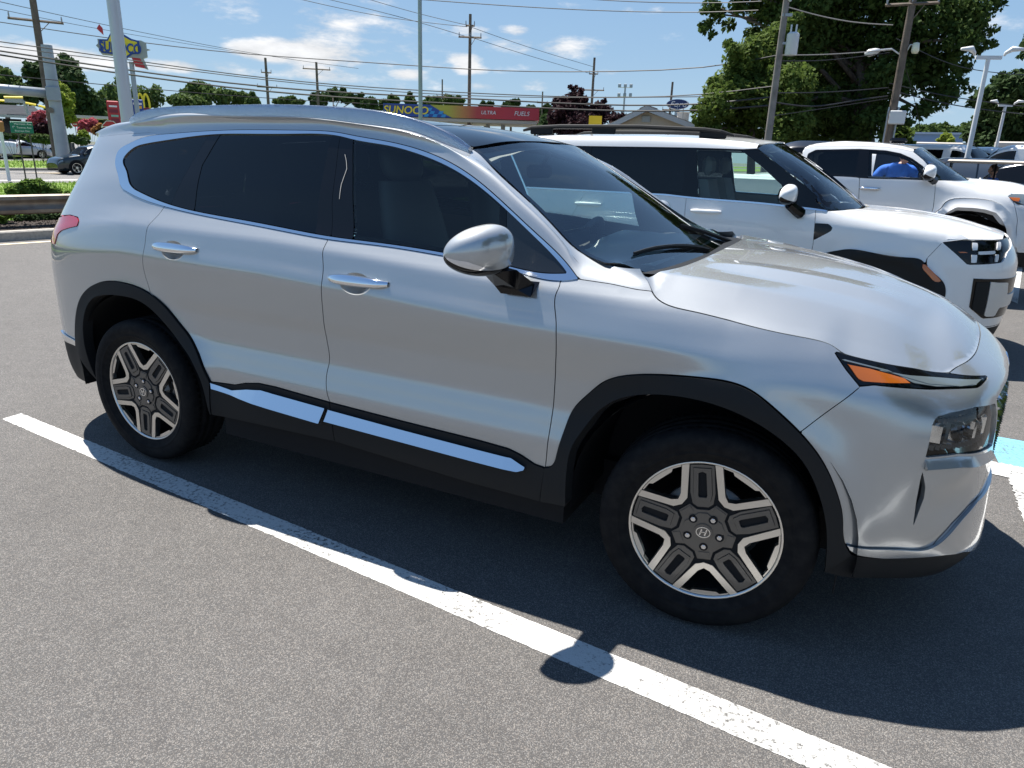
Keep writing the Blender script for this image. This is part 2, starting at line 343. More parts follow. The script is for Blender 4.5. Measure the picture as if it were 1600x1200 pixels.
class TPS:
    def __init__(s,xy,z,lam=1e-7):
        s.c=np.asarray(xy,float); n=len(s.c); K=s.k(s.c)+lam*np.eye(n)
        P=np.c_[np.ones(n),s.c]; A=np.block([[K,P],[P.T,np.zeros((3,3))]])
        s.w=np.linalg.solve(A,np.r_[z,0,0,0])
    def k(s,q):
        r2=((q[:,None]-s.c[None])**2).sum(-1); return np.where(r2>0,.5*r2*np.log(r2+1e-300),0)
    def __call__(s,q):
        q=np.asarray(q,float); return s.k(q)@s.w[:-3]+s.w[-3]+q@s.w[-2:]
ZK=[.10,.20,.30,.40,.50,.56,.64,.72,.80,.88,.98,1.06,1.10,1.12,1.16,1.21,1.38,1.56,1.70]
PLAN=[(-3.80,0),(-3.795,.28),(-3.765,.50),(-3.69,.68),(-3.54,.82),(-3.3,.893),(-3.0,.922),(-2.6,.937),(-2.0,.945),(-1.2,.947),(-.5,.945),(0,.938),(.25,.918),(.46,.873),(.63,.795),(.76,.69),(.85,.545),(.905,.38),(.93,.18),(.935,0)]
SIDE=[.10,.055,.012,0,.003,.004,.021,.037,.036,.023,.010,.030,.041,.047,.074,.108,.168,.243,.333]
TAB=[
 ('r',[.22,.15,.05,.025,.02,.02,.018,.017,.018,.02,.04,.08,.105,.12,.145,.18,.29,.40,.52]),
 ((-3.69,.68),[.20,.12,.045,.025,.02,.019,.017,.016,.016,.017,.028,.060,.085,.10,.125,.158,.268,.375,.48]),
 (-3.3,[.16,.10,.04,.015,.008,.006,.006,.006,.006,.006,.010,.022,.034,.044,.062,.088,.18,.275,.375]),
 (-2.765,[.12,.06,.02,.006,.004,.004,.012,.020,.020,.014,.006,.021,.031,.037,.063,.095,.160,.245,.337]),
 (-2.1,SIDE),(-1.4,SIDE),(-.7,SIDE),
 (-.3,[.10,.055,.012,0,.002,.003,.014,.024,.024,.016,.008,.028,.044,.054,.090,.13,.26,.40,.5]),
 (.1,[.12,.06,.02,.004,.002,.003,.006,.008,.008,.008,.024,.060,.086,.105,.145,.22,.40,.50,.6]),
 ((.46,.873),[.16,.08,.03,.010,.006,.007,.009,.013,.022,.036,.095,.18,.225,.26,.30,.36,.5,.6,.7]),
 ((.76,.69),[.22,.13,.06,.045,.035,.033,.032,.034,.045,.078,.19,.31,.355,.39,.43,.48,.6,.7,.8]),
 ((.905,.38),[.20,.10,.05,.055,.062,.064,.066,.065,.066,.078,.185,.32,.36,.40,.45,.5,.6,.7,.8]),
 ('f',[.20,.10,.055,.06,.066,.066,.066,.062,.060,.062,.14,.28,.33,.37,.43,.5,.6,.7,.8]),
]
FL=[(0,.365,.455,.020,.10,.075),(-2.765,.365,.455,.018,.10,.085),(.735,.55,0,-.016,.075,.075),(.74,.665,0,.010,.05,.05)]
def SHIFT(x,z):
    s=np.interp(x,[-3.6,-2.8,-1.9,-1.4,-.8,0,.3],[0,.060,.048,.024,-.012,-.03,0]); w=np.clip((z-.86)/.15,0,1)*np.clip((1.5-z)/.2,0,1); return s*w*w*(3-2*w)
B=Body(PLAN,ZK,TAB,FL,shift=SHIFT)
MC={"dlo_top": [(-2.8829,1.3279),(-2.9193,1.3486),(-2.963,1.3909),(-3.0407,1.4578),(-3.0485,1.4898),(-2.9813,1.5344),(-2.8919,1.563),(-2.71,1.5856),(-2.4128,1.6044),(-2.1629,1.6126),(-1.9161,1.6145),(-1.6594,1.6074),(-1.5894,1.5985),(-1.4013,1.5776),(-1.2416,1.5497),(-1.1164,1.5146),(-0.9926,1.4623),(-0.8614,1.387),(-0.717,1.294),(-0.5969,1.2162),(-0.5116,1.1514)],
 "dlo_bot": [(-2.8829,1.3279),(-2.7385,1.2949),(-2.5679,1.2695),(-2.3524,1.2484),(-2.1365,1.2337),(-1.8827,1.2185),(-1.5856,1.2002),(-1.3188,1.1948),(-1.0645,1.1821),(-0.764,1.1563),(-0.5579,1.1421),(-0.5116,1.1514)],
 "gls_top": [(-2.7927,1.3323),(-2.8458,1.3568),(-2.9069,1.4127),(-2.9727,1.4698),(-2.9491,1.4983),(-2.8411,1.5373),(-2.6925,1.5568),(-2.3758,1.5891),(-2.1528,1.5947),(-1.9079,1.5989),(-1.6526,1.5932),(-1.5821,1.582),(-1.3953,1.5617),(-1.2464,1.5339),(-1.1215,1.4991),(-1.0087,1.4542),(-0.8877,1.3892),(-0.7327,1.2893),(-0.5902,1.1904),(-0.5588,1.1659)],
 "gls_bot": [(-2.7927,1.3323),(-2.6833,1.3073),(-2.5598,1.2839),(-2.3593,1.2605),(-2.145,1.247),(-1.8911,1.232),(-1.5923,1.2124),(-1.324,1.2051),(-1.0742,1.1938),(-0.7688,1.1683),(-0.6346,1.1594),(-0.5588,1.1659)],
 "g1": [(-2.5669,1.2704),(-2.5835,1.2289),(-2.6138,1.1831),(-2.6209,1.1055),(-2.6385,1.0077),(-2.6376,0.958),(-2.6149,0.8851),(-2.6073,0.8508)],
 "g2": [(-1.5866,1.2001),(-1.5912,1.1619),(-1.579,1.1059),(-1.5753,0.99),(-1.5806,0.9008),(-1.5824,0.8087),(-1.5721,0.7191),(-1.5805,0.6437),(-1.5519,0.5404)],
 "g3": [(-0.576,1.1418),(-0.572,1.1223),(-0.5765,1.1039),(-0.5614,1.0153),(-0.5528,0.9168),(-0.5567,0.8442),(-0.5599,0.6664),(-0.5642,0.4892)],
 "g4": [(0.4088,0.9212),(0.3407,0.859),(0.2584,0.7774)],
 "g5": [(-0.3181,1.1985),(-0.3051,1.184),(-0.2814,1.163),(-0.2543,1.1314),(-0.2127,1.1078),(-0.1194,1.0921),(0.0417,1.0696),(0.1976,1.0499),(0.2756,1.0398),(0.3159,1.0294),(0.3493,1.0086)],
 "g6": [(0.7888,0.9473),(0.8585,0.9563),(0.967,0.9633),(1.0595,0.9697),(1.1903,0.9788),(1.3022,0.9867),(1.4225,0.9964),(1.5089,1.0041)],
 "drl_top": [(0.3238,1.0119),(0.3991,0.9981),(0.5687,0.9717),(0.7923,0.9434),(1.0056,0.9226)],
 "drl_bot": [(0.3238,1.0119),(0.3632,0.9666),(0.4087,0.9225),(0.452,0.9277),(0.513,0.9235),(0.6422,0.9138),(0.8893,0.9043),(0.9292,0.9078),(1.003,0.9181),(1.0056,0.9226)],
 "amber": [(0.3657,0.9823),(0.4375,0.9726),(0.5176,0.9561),(0.5598,0.9461),(0.5826,0.9308),(0.498,0.9326),(0.4189,0.9354),(0.4005,0.9429)],
 "lens": [(0.3505,0.993),(0.5625,0.9547),(0.7774,0.9348),(0.9685,0.9206),(0.8816,0.9091),(0.6847,0.9174),(0.5918,0.9304),(0.502,0.9653)],
 "hl": [(0.6484,0.817),(0.6528,0.8277),(0.6651,0.84),(0.7152,0.8484),(0.8344,0.8551),(0.9826,0.8458),(0.9836,0.807),(0.9867,0.7714),(1.0398,0.6923),(1.0203,0.6911),(0.7544,0.725),(0.6371,0.719)],
 "vent": [(0.635,0.6702),(0.6558,0.621),(0.6611,0.5826),(0.6454,0.4909),(0.6366,0.5797),(0.6343,0.6406)],
 "chr_top": [(0.4371,0.4309),(0.511,0.42),(0.6381,0.4054),(0.7336,0.4),(0.7703,0.4139),(0.8449,0.4729),(0.9604,0.5235),(1.2094,0.4746)],
 "lip_bot": [(0.4371,0.4309),(0.4635,0.3984),(0.5618,0.3783),(0.6971,0.3681),(0.8066,0.3632),(1.1011,0.276),(1.2098,0.3191),(1.2101,0.3438)],
 "chr_bot": [(0.4483,0.4138),(0.4705,0.3989),(0.5618,0.3783),(0.6963,0.3701),(0.8066,0.3632)],
 "blk_bot": [(0.3981,0.3292),(0.4988,0.3144),(0.681,0.2947),(0.8395,0.2908),(0.9377,0.2808),(1.1004,0.2746)],
 "archF_out": [(-0.5654,0.479),(-0.5398,0.4882),(-0.5315,0.5003),(-0.5226,0.5356),(-0.5003,0.6469),(-0.4859,0.6966),(-0.4288,0.7731),(-0.3772,0.8252),(-0.2879,0.8664),(-0.1807,0.8879),(-0.0451,0.9003),(0.0856,0.8893),(0.1732,0.8394),(0.255,0.7758),(0.3257,0.7013),(0.3819,0.6054),(0.4137,0.5167),(0.4355,0.4298),(0.4585,0.398)],
 "archF_in": [(-0.4663,0.3565),(-0.4712,0.504),(-0.4585,0.5911),(-0.4283,0.6506),(-0.3898,0.7136),(-0.3174,0.778),(-0.2298,0.8124),(-0.1374,0.8284),(-0.0213,0.8273),(0.0982,0.7997),(0.1978,0.7501),(0.2739,0.6857),(0.3297,0.5952),(0.3657,0.4988),(0.3855,0.3947),(0.3944,0.311)],
 "archR_out": [(-3.2823,0.5139),(-3.2463,0.6645),(-3.1688,0.7878),(-3.0719,0.8545),(-2.9406,0.8982),(-2.7972,0.908),(-2.6687,0.8938),(-2.5554,0.849),(-2.4513,0.7675),(-2.3401,0.66),(-2.2466,0.5147)],
 "archR_in": [(-3.1281,0.3521),(-3.154,0.4793),(-3.1551,0.5956),(-3.1174,0.7312),(-3.0434,0.8),(-2.9455,0.8302),(-2.8016,0.8431),(-2.6747,0.8317),(-2.5619,0.7761),(-2.4521,0.6875),(-2.3245,0.5729),(-2.2787,0.4676),(-2.2576,0.3505)],
 "sill_top": [(-2.2442,0.5123),(-2.0977,0.5214),(-2.0367,0.54),(-1.9487,0.5552),(-1.8502,0.556),(-1.5518,0.5414),(-1.1613,0.5301),(-0.8371,0.5226),(-0.7157,0.516),(-0.6659,0.5033),(-0.6062,0.4791),(-0.5632,0.4756)],
 "sill_bot": [(-2.2494,0.3514),(-1.5272,0.3733),(-0.8764,0.3408),(-0.578,0.3361)],
 "csR": [(-2.2417,0.5104),(-2.0997,0.5019),(-2.0092,0.5224),(-1.9219,0.5346),(-1.5618,0.5195),(-1.5704,0.4574),(-2.2257,0.4853)],
 "csF": [(-1.5466,0.5171),(-1.1614,0.5039),(-0.6948,0.4912),(-0.6346,0.4679),(-0.6388,0.4556),(-0.6627,0.4473),(-1.5508,0.4697)],
 "tail": [(-3.4743,1.171),(-3.2811,1.1866),(-3.1934,1.182),(-3.165,1.1645),(-3.1674,1.141),(-3.2512,1.1245),(-3.3267,1.1059),(-3.3696,1.0841),(-3.3762,1.0397),(-3.3729,0.9838)],
 "rb_chr": [(-3.5378,0.5583),(-3.4066,0.552),(-3.2741,0.5484),(-3.2773,0.5175),(-3.4326,0.5111),(-3.5341,0.5228)],
 "rb_blk": [(-3.5219,0.5222),(-3.4337,0.5096),(-3.2786,0.5147),(-3.1684,0.4674),(-3.1329,0.3381)],
 "rqline": [(-3.3233,1.2386),(-3.0728,1.2497),(-2.6855,1.2399),(-2.5653,1.2374),(-2.3143,1.2265)],
 "pil1": [(-2.4129,1.5871),(-2.4732,1.4684),(-2.5334,1.2835)],
 "pil2": [(-2.3412,1.5793),(-2.4049,1.4568),(-2.3962,1.3953),(-2.3748,1.2582)],
 "pil3": [(-1.7045,1.5896),(-1.6991,1.4749),(-1.685,1.3259),(-1.6633,1.2186)],
 "pil4": [(-1.6559,1.5931),(-1.6387,1.477),(-1.6148,1.3298),(-1.5796,1.2085)],
 "pil5": [(-1.5832,1.5795),(-1.5299,1.3996),(-1.4762,1.2096)],
 "pil6": [(-0.8683,1.3792),(-0.8488,1.27),(-0.8203,1.1709)],
 "pil7": [(-0.8367,1.359),(-0.8173,1.2576),(-0.7905,1.1678)],
 "streak": [(-1.6081,1.5259),(-1.5921,1.4992),(-1.5805,1.4692),(-1.5854,1.4379),(-1.5887,1.4091),(-1.5846,1.3766),(-1.5813,1.3522)],
 "handF": [(-1.5344,1.0774),(-1.3982,1.0625),(-1.2656,1.0715)],
 "handR": [(-2.5567,1.1106),(-2.4232,1.1028),(-2.2897,1.1045)],
 "spoil": [(-3.4139,1.5255),(-3.4019,1.5701),(-3.1981,1.5928)],
 "seamR": [(0.3379,0.8552),(0.297,0.7879)],
 "groove": [(0.6365,0.6858),(0.7871,0.6934),(1.1437,0.6143),(1.21,0.5906),(1.2097,0.5656),(1.2099,0.482),(1.0024,0.5316),(0.9056,0.5179),(0.8185,0.4731),(0.7654,0.4274),(0.7472,0.3957)],
 "basin": [(0.6609,0.6017),(0.7199,0.6051),(0.8051,0.5811),(0.9026,0.5456),(0.8461,0.5156),(0.7656,0.4911),(0.7111,0.5044)],
 "mirfoot": [(-0.6673,1.1295),(-0.657,1.0955),(-0.7416,1.0865),(-0.7988,1.1173)]}
EDGE=[(-0.306,-0.845,1.204),(-0.388,-0.815,1.197),(-0.477,-0.785,1.207),(-0.569,-0.755,1.235),(-0.666,-0.725,1.299),(-0.82,-0.68,1.4),(-0.981,-0.635,1.5),(-1.083,-0.605,1.56),(-1.178,-0.625,1.584),(-1.312,-0.645,1.624),(-1.536,-0.655,1.649),(-1.783,-0.655,1.669),(-2.048,-0.655,1.676),(-2.34,-0.65,1.679),(-2.779,-0.635,1.672),(-3.006,-0.62,1.642),(-3.16,-0.603,1.628),(-3.27,-0.592,1.606),(-3.355,-0.578,1.586)]
RAILT=[(-2.984,-0.635,1.657),(-2.953,-0.635,1.672),(-2.834,-0.635,1.699),(-2.557,-0.635,1.713),(-2.33,-0.655,1.715),(-2.045,-0.655,1.718),(-1.78,-0.655,1.713),(-1.534,-0.655,1.7),(-1.38,-0.655,1.681),(-1.244,-0.635,1.648),(-1.137,-0.635,1.607),(-1.071,-0.635,1.569)]
ROOFC=[(-1.0,1.600),(-1.2,1.640),(-1.4,1.666),(-1.7,1.690),(-2.0,1.702),(-2.4,1.706),(-2.8,1.698),(-3.2,1.664),(-3.45,1.622),(-3.62,1.585)]
COWL=[(-.190,0.,1.200),(-.195,-.2,1.200),(-.205,-.40,1.200),(-.225,-.6,1.200),(-.265,-.76,1.200),(-.305,-.845,1.199)]
HRS=([-.31,-.135,.041,.186,.353,.479,.591,.70,.76],[.790,.75,.70,.645,.575,.53,.46,.36,.25])
HRZ=([-.31,-.135,.041,.186,.353,.479,.591,.70,.76],[1.193,1.175,1.147,1.122,1.086,1.052,1.008,.978,.975])
HZ0=([-.31,-.19,.1,.33,.57,.70,.76],[1.204,1.203,1.196,1.166,1.102,1.040,1.0])
MIRP=(-0.795,-1.04,1.227)
MIRAX=(-.50,-.87)
ZK2=[.10,.20,.35,.60,.80,.95,1.05,1.12,1.20,1.40,1.60,1.70,1.85]
PLAN2=[(-3.93,0),(-3.92,.45),(-3.88,.72),(-3.78,.87),(-3.5,.93),(-2.8,.945),(-1.4,.95),(-.3,.95),(.25,.94),(.54,.915),(.76,.85),(.91,.71),(.99,.52),(1.03,.26),(1.04,0)]
S2=[.10,.05,.005,.0,.004,.008,.015,.026,.044,.085,.13,.165,.27]
TAB2=[('r',[.15,.08,.02,.0,.0,.02,.03,.05,.07,.12,.17,.21,.32]),(-3.5,S2),(-2.0,S2),(-.8,S2),
 (-.3,[.10,.05,.005,0,.004,.008,.016,.040,.10,.25,.4,.5,.6]),
 (.2,[.10,.05,.005,0,.002,.006,.03,.09,.19,.35,.5,.6,.7]),
 ((.70,.875),[.12,.06,.02,.0,.0,.03,.09,.18,.28,.4,.5,.6,.7]),
 ((.99,.52),[.16,.07,.03,.005,.01,.06,.14,.24,.33,.4,.5,.6,.7]),
 ('f',[.18,.07,.03,.005,.01,.06,.14,.24,.33,.4,.5,.6,.7])]
B2=Body(PLAN2,ZK2,TAB2,[(0,.37,.50,.022,.05,.06)],z1=1.85)
O2=(.42,4.42)
ZK3=[.30,.45,.60,.80,.95,1.10,1.22,1.32,1.39,1.55,1.70,1.80,1.90]
PLAN3=[(-2.4,0),(-2.4,.6),(-2.39,.90),(-2.2,.95),(-1.8,.955),(-1.2,.955),(-.3,.95),(.25,.945),(.52,.91),(.72,.83),(.85,.68),(.93,.45),(.96,.2),(.965,0)]
S3=[.10,.05,.01,.0,.002,.004,.008,.016,.030,.085,.15,.21,.31]
TAB3=[('r',S3),(-2.0,S3),(-1.2,S3),(-.55,S3),
 (-.2,[.10,.05,.01,0,.002,.004,.02,.05,.11,.3,.4,.5,.6]),
 (.2,[.10,.05,.01,0,.002,.01,.04,.11,.2,.35,.45,.55,.65]),
 ((.72,.83),[.12,.06,.02,.0,.004,.03,.09,.18,.28,.4,.5,.6,.7]),
 ('f',[.12,.06,.02,.0,.004,.03,.09,.18,.28,.4,.5,.6,.7])]
B3=Body(PLAN3,ZK3,TAB3,[(0,.52,.56,.05,.05,.05)],z1=1.9)
O3=(1.27,8.15)
C2={"dlo_top": [(-2.6768,1.6422),(-2.3485,1.6454),(-1.9796,1.6499),(-1.6428,1.6524),(-1.2271,1.6502)],
 "apil": [(-1.2271,1.6502),(-1.1092,1.6588)],
 "a_out": [(-1.1092,1.6588),(-0.8459,1.486),(-0.6681,1.3709),(-0.5491,1.2814),(-0.5804,1.2588),(-0.466,1.1779)],
 "dlo_bot": [(-1.8355,1.2393),(-1.6495,1.2285),(-1.5432,1.2241),(-0.9928,1.2118),(-0.7309,1.1979),(-0.5577,1.187),(-0.466,1.1779)],
 "wq": [(-2.6399,1.6293),(-2.3714,1.6359),(-2.3709,1.5067)],
 "wr": [(-2.3413,1.6336),(-1.7011,1.6424),(-1.639,1.2392),(-1.8366,1.2466),(-1.9876,1.31),(-2.3385,1.4897)],
 "wf": [(-1.6208,1.6387),(-1.2321,1.639),(-1.0571,1.5195),(-0.8525,1.3628),(-0.8278,1.2129),(-0.9941,1.2201),(-1.5446,1.2326)],
 "g2": [(-1.6495,1.2285),(-1.6446,1.1226),(-1.6345,1.0058)],
 "g3": [(-0.5577,1.187),(-0.5451,1.0801),(-0.5312,0.8809),(-0.5341,0.8862)],
 "g4": [(0.4059,0.9926),(0.3187,0.8601)],
 "hood": [(-0.4656,1.1758),(-0.3749,1.1637),(-0.3113,1.1547),(-0.1059,1.1423),(0.0966,1.1238),(0.2761,1.1055),(0.3961,1.0871),(0.507,1.0632),(0.5897,1.0275)],
 "hfront": [(0.5897,1.0256),(0.7137,1.0279),(1.005,1.0292)],
 "lamp": [(0.4059,0.9926),(0.4344,1.0186),(0.5898,1.0236),(0.7135,1.0269),(1.0026,1.0283),(1.3756,1.0254),(0.9807,0.9364),(0.8894,0.8603),(0.7197,0.8442),(0.6084,0.8347),(0.5146,0.9117)],
 "v1": [(0.6237,1.0024),(0.6665,1.0011),(0.6648,0.946),(0.6281,0.9463)],
 "v2": [(0.6266,0.9115),(0.6685,0.9126),(0.6684,0.852),(0.6314,0.8519)],
 "v3": [(0.8688,1.0103),(0.9242,1.0112),(0.8815,0.9532),(0.839,0.9517)],
 "v4": [(0.8276,0.9196),(0.8601,0.9224),(0.8455,0.8659),(0.8192,0.8639)],
 "hb": [(0.676,0.9384),(0.8238,0.9477),(0.8223,0.9246),(0.6765,0.914)],
 "al": [(0.5263,0.928),(0.5983,0.9314),(0.5996,0.9222),(0.5295,0.92)],
 "arch": [(-0.4641,0.8129),(-0.4056,0.8463),(-0.3353,0.8671),(-0.2955,0.8784),(-0.0598,0.873),(0.1398,0.8577),(0.2173,0.8584),(0.2667,0.8534),(0.3449,0.7885),(0.4841,0.6575),(0.4969,0.607),(0.491,0.5093)],
 "archin": [(-0.3318,0.8144),(-0.2592,0.8491),(-0.1039,0.8357),(0.0912,0.8026),(0.2129,0.7762),(0.3253,0.6886),(0.4436,0.5594),(0.4812,0.4861)],
 "amber": [(0.2968,0.8168),(0.3084,0.8228),(0.378,0.7644),(0.4473,0.7),(0.4425,0.6871),(0.3971,0.6906),(0.2972,0.7852)],
 "vent": [(-0.5412,1.0757),(-0.4369,1.0762),(-0.4063,1.0499),(-0.4123,1.022),(-0.5364,0.9368)],
 "gr": [(0.6705,0.7314),(1.0267,0.755),(1.1086,0.6522),(1.1424,0.4161),(0.9407,0.4178),(0.8212,0.4133),(0.6879,0.4998)],
 "b1": [(0.6963,0.7029),(0.7923,0.7106),(0.8104,0.4418),(0.7078,0.4897)],
 "b2": [(0.8954,0.7153),(1.0179,0.7416),(1.0725,0.6501),(0.9265,0.6244)],
 "b3": [(0.9207,0.5009),(1.0272,0.5042),(1.0517,0.4389),(0.9416,0.4224)],
 "bot": [(0.8369,0.4074),(0.9407,0.4178),(1.1167,0.4311),(1.2664,0.3413),(1.0603,0.3094),(0.9158,0.3407)],
 "handle": [(-1.5928,1.1112),(-1.4588,1.1165),(-1.3214,1.1134)]}
C3={"dloR": [(-1.8393,1.6177),(-1.8154,1.6952),(-1.7685,1.7197),(-1.5653,1.7269),(-1.3096,1.7266),(-1.2539,1.4153),(-1.3736,1.4139),(-1.5257,1.4165),(-1.6598,1.4995)],
 "dloF": [(-1.187,1.7194),(-0.9976,1.7125),(-0.8322,1.6829),(-0.6969,1.6276),(-0.59,1.5469),(-0.4824,1.4134),(-0.6597,1.4059),(-1.1477,1.4024)],
 "pil": [(-1.3096,1.7266),(-1.187,1.7194),(-1.1477,1.4024),(-1.2539,1.4153)],
 "a_out": [(-0.6948,1.7294),(-0.5745,1.64),(-0.4622,1.5263),(-0.4038,1.4064)],
 "cabtop": [(-1.9673,1.6767),(-1.9464,1.7348),(-1.8888,1.7596),(-1.7443,1.7722),(-1.3061,1.7793),(-1.0085,1.7761),(-0.8449,1.7595),(-0.6948,1.7294)],
 "sill": [(-1.541,1.407),(-1.2883,1.4035),(-1.238,1.4004),(-0.8484,1.4013),(-0.4032,1.4031)],
 "g2": [(-1.2413,1.4002),(-1.2231,1.2634),(-1.2022,1.1061)],
 "g3": [(-0.4032,1.4031),(-0.385,1.2701),(-0.3697,1.0847)],
 "hood": [(-0.4032,1.4031),(-0.2258,1.4),(-0.0704,1.3832),(0.1649,1.3408),(0.4376,1.2873)],
 "lamp": [(0.3845,1.2599),(0.4546,1.2879),(0.5815,1.2887),(0.5704,1.1552),(0.5038,1.1846),(0.4378,1.2141)],
 "amber": [(0.4008,1.2478),(0.5285,1.2461),(0.5063,1.2039),(0.446,1.2112)],
 "flare": [(-0.286,1.0866),(-0.2655,1.1417),(-0.2272,1.1808),(-0.1489,1.2067),(0.029,1.216),(0.2253,1.1981),(0.3284,1.1576)],
 "arch": [(-0.1925,1.0637),(-0.1323,1.1085),(0.0446,1.1109),(0.165,1.0977),(0.2745,1.0656),(0.3419,0.9934),(0.3986,0.8931)],
 "handle": [(-1.2008,1.2784),(-1.1023,1.2797),(-1.0003,1.2742)]}
# ---------------------------------------------------------------- ground materials
def asphalt_mat(name,dark,light,scale=150,stone=.6,rough=.8,crack=True):
    m=bpy.data.materials.new(name); m.use_nodes=True; t=m.node_tree; b=t.nodes['Principled BSDF']; b.inputs['Roughness'].default_value=rough; b.inputs['Specular IOR Level'].default_value=.35
    tc=N_(t,'ShaderNodeTexCoord'); v=N_(t,'ShaderNodeTexVoronoi',Scale=scale); v.voronoi_dimensions='3D'; L_(t,tc.outputs['Object'],v.inputs['Vector'])
    sep=N_(t,'ShaderNodeSeparateColor'); L_(t,v.outputs['Color'],sep.inputs[0])
    r=N_(t,'ShaderNodeMapRange'); L_(t,sep.outputs[0],r.inputs[0]); r.inputs[1].default_value=.35; r.inputs[2].default_value=1.
    pw=N_(t,'ShaderNodeMath',operation='POWER'); L_(t,r.outputs[0],pw.inputs[0]); pw.inputs[1].default_value=1.8
    big=N_(t,'ShaderNodeTexNoise',Scale=.55,Detail=5.,Roughness=.6); L_(t,tc.outputs['Object'],big.inputs['Vector'])
    mid=N_(t,'ShaderNodeTexNoise',Scale=9.,Detail=6.,Roughness=.7); L_(t,tc.outputs['Object'],mid.inputs['Vector'])
    mx=N_(t,'ShaderNodeMix',data_type='RGBA'); L_(t,pw.outputs[0],mx.inputs[0]); mx.inputs[6].default_value=(*dark,1); mx.inputs[7].default_value=(*light,1)
    hue=N_(t,'ShaderNodeMix',data_type='RGBA',blend_type='MULTIPLY'); hue.inputs[0].default_value=.35; L_(t,mx.outputs[2],hue.inputs[6])
    cr=N_(t,'ShaderNodeValToRGB'); L_(t,sep.outputs[1],cr.inputs[0]); cr.color_ramp.elements[0].color=(1,.86,.72,1); cr.color_ramp.elements[1].color=(.86,.95,1,1); L_(t,cr.outputs[0],hue.inputs[7])
    s=N_(t,'ShaderNodeMath',operation='MULTIPLY_ADD'); L_(t,big.outputs[0],s.inputs[0]); s.inputs[1].default_value=.5; s.inputs[2].default_value=.55
    s2=N_(t,'ShaderNodeMath',operation='MULTIPLY_ADD'); L_(t,mid.outputs[0],s2.inputs[0]); s2.inputs[1].default_value=.5; L_(t,s.outputs[0],s2.inputs[2])
    v3=N_(t,'ShaderNodeVectorMath',operation='SCALE'); L_(t,hue.outputs[2],v3.inputs[0]); L_(t,s2.outputs[0],v3.inputs['Scale'])
    L_(t,v3.outputs[0],b.inputs['Base Color'])
    bp=N_(t,'ShaderNodeBump'); bp.inputs['Strength'].default_value=.55; bp.inputs['Distance'].default_value=.004
    inv=N_(t,'ShaderNodeMath',operation='SUBTRACT'); inv.inputs[0].default_value=1.; L_(t,v.outputs['Distance'],inv.inputs[1]); ad=N_(t,'ShaderNodeMath',operation='ADD'); L_(t,inv.outputs[0],ad.inputs[0]); L_(t,sep.outputs[2],ad.inputs[1]); L_(t,ad.outputs[0],bp.inputs['Height']); L_(t,bp.outputs[0],b.inputs['Normal'])
    MATS[name]=m; return m
ASPH=asphalt_mat('worn_asphalt',(.081,.0785,.0775),(.24,.226,.21),360)
ROADM=asphalt_mat('road_asphalt',(.11,.108,.106),(.26,.25,.24),90)
def paint_mat(name,col,wear=.5,under=(.09,.088,.085)):
    m=bpy.data.materials.new(name); m.use_nodes=True; t=m.node_tree; b=t.nodes['Principled BSDF']; b.inputs['Roughness'].default_value=.7
    tc=N_(t,'ShaderNodeTexCoord'); n=N_(t,'ShaderNodeTexNoise',Scale=55.,Detail=8.,Roughness=.75); L_(t,tc.outputs['Object'],n.inputs['Vector'])
    n2=N_(t,'ShaderNodeTexNoise',Scale=1.7,Detail=3.); L_(t,tc.outputs['Object'],n2.inputs['Vector'])
    a=N_(t,'ShaderNodeMath',operation='MULTIPLY_ADD'); L_(t,n2.outputs[0],a.inputs[0]); a.inputs[1].default_value=.35; L_(t,n.outputs[0],a.inputs[2])
    r=N_(t,'ShaderNodeMapRange'); L_(t,a.outputs[0],r.inputs[0]); r.inputs[1].default_value=.80-.12*wear; r.inputs[2].default_value=.90-.10*wear
    mx=N_(t,'ShaderNodeMix',data_type='RGBA'); L_(t,r.outputs[0],mx.inputs[0]); mx.inputs[6].default_value=(*col,1); mx.inputs[7].default_value=(*under,1)
    L_(t,mx.outputs[2],b.inputs['Base Color'])
    v=N_(t,'ShaderNodeTexVoronoi',Scale=150.); L_(t,tc.outputs['Object'],v.inputs['Vector']); bp=N_(t,'ShaderNodeBump'); bp.inputs['Strength'].default_value=.3; bp.inputs['Distance'].default_value=.003; bp.invert=True; L_(t,v.outputs['Distance'],bp.inputs['Height']); L_(t,bp.outputs[0],b.inputs['Normal'])
    MATS[name]=m; return m
LINEM=paint_mat('white_line_paint',(.58,.575,.55),1.0)
BLUEM=paint_mat('blue_marking_paint',(.16,.41,.52),1.1)
YELM=paint_mat('faded_yellow_paint',(.70,.58,.40),.6)
GRASSM=mat('lawn',(.11,.19,.03),.9,spec=.2,noise=(3.,(.20,.27,.06),8,.35,.7))
MULCH=mat('dark_mulch',(.025,.018,.014),.95,noise=(40,(.09,.065,.05),8,.45,.7),bump=(60,1.,.03))
CONC=mat('kerb_concrete',(.42,.39,.34),.85,noise=(20,(.30,.28,.25),6,.4,.7),bump=(120,.3,.003))
def ribbon(pts_l,pts_r): return np.vstack([pts_l,pts_r[::-1]])
def sheet(name,poly,z,m,kind='structure',jag=0.,**k):
    P=[]
    for p in poly: P.append((p[0],p[1],z))
    o=obj(name,P,[tuple(range(len(P)))],m,kind=kind,**k)
    if sum((P[i][0]*P[(i+1)%len(P)][1]-P[(i+1)%len(P)][0]*P[i][1]) for i in range(len(P)))<0: o.data.flip_normals()
    return o
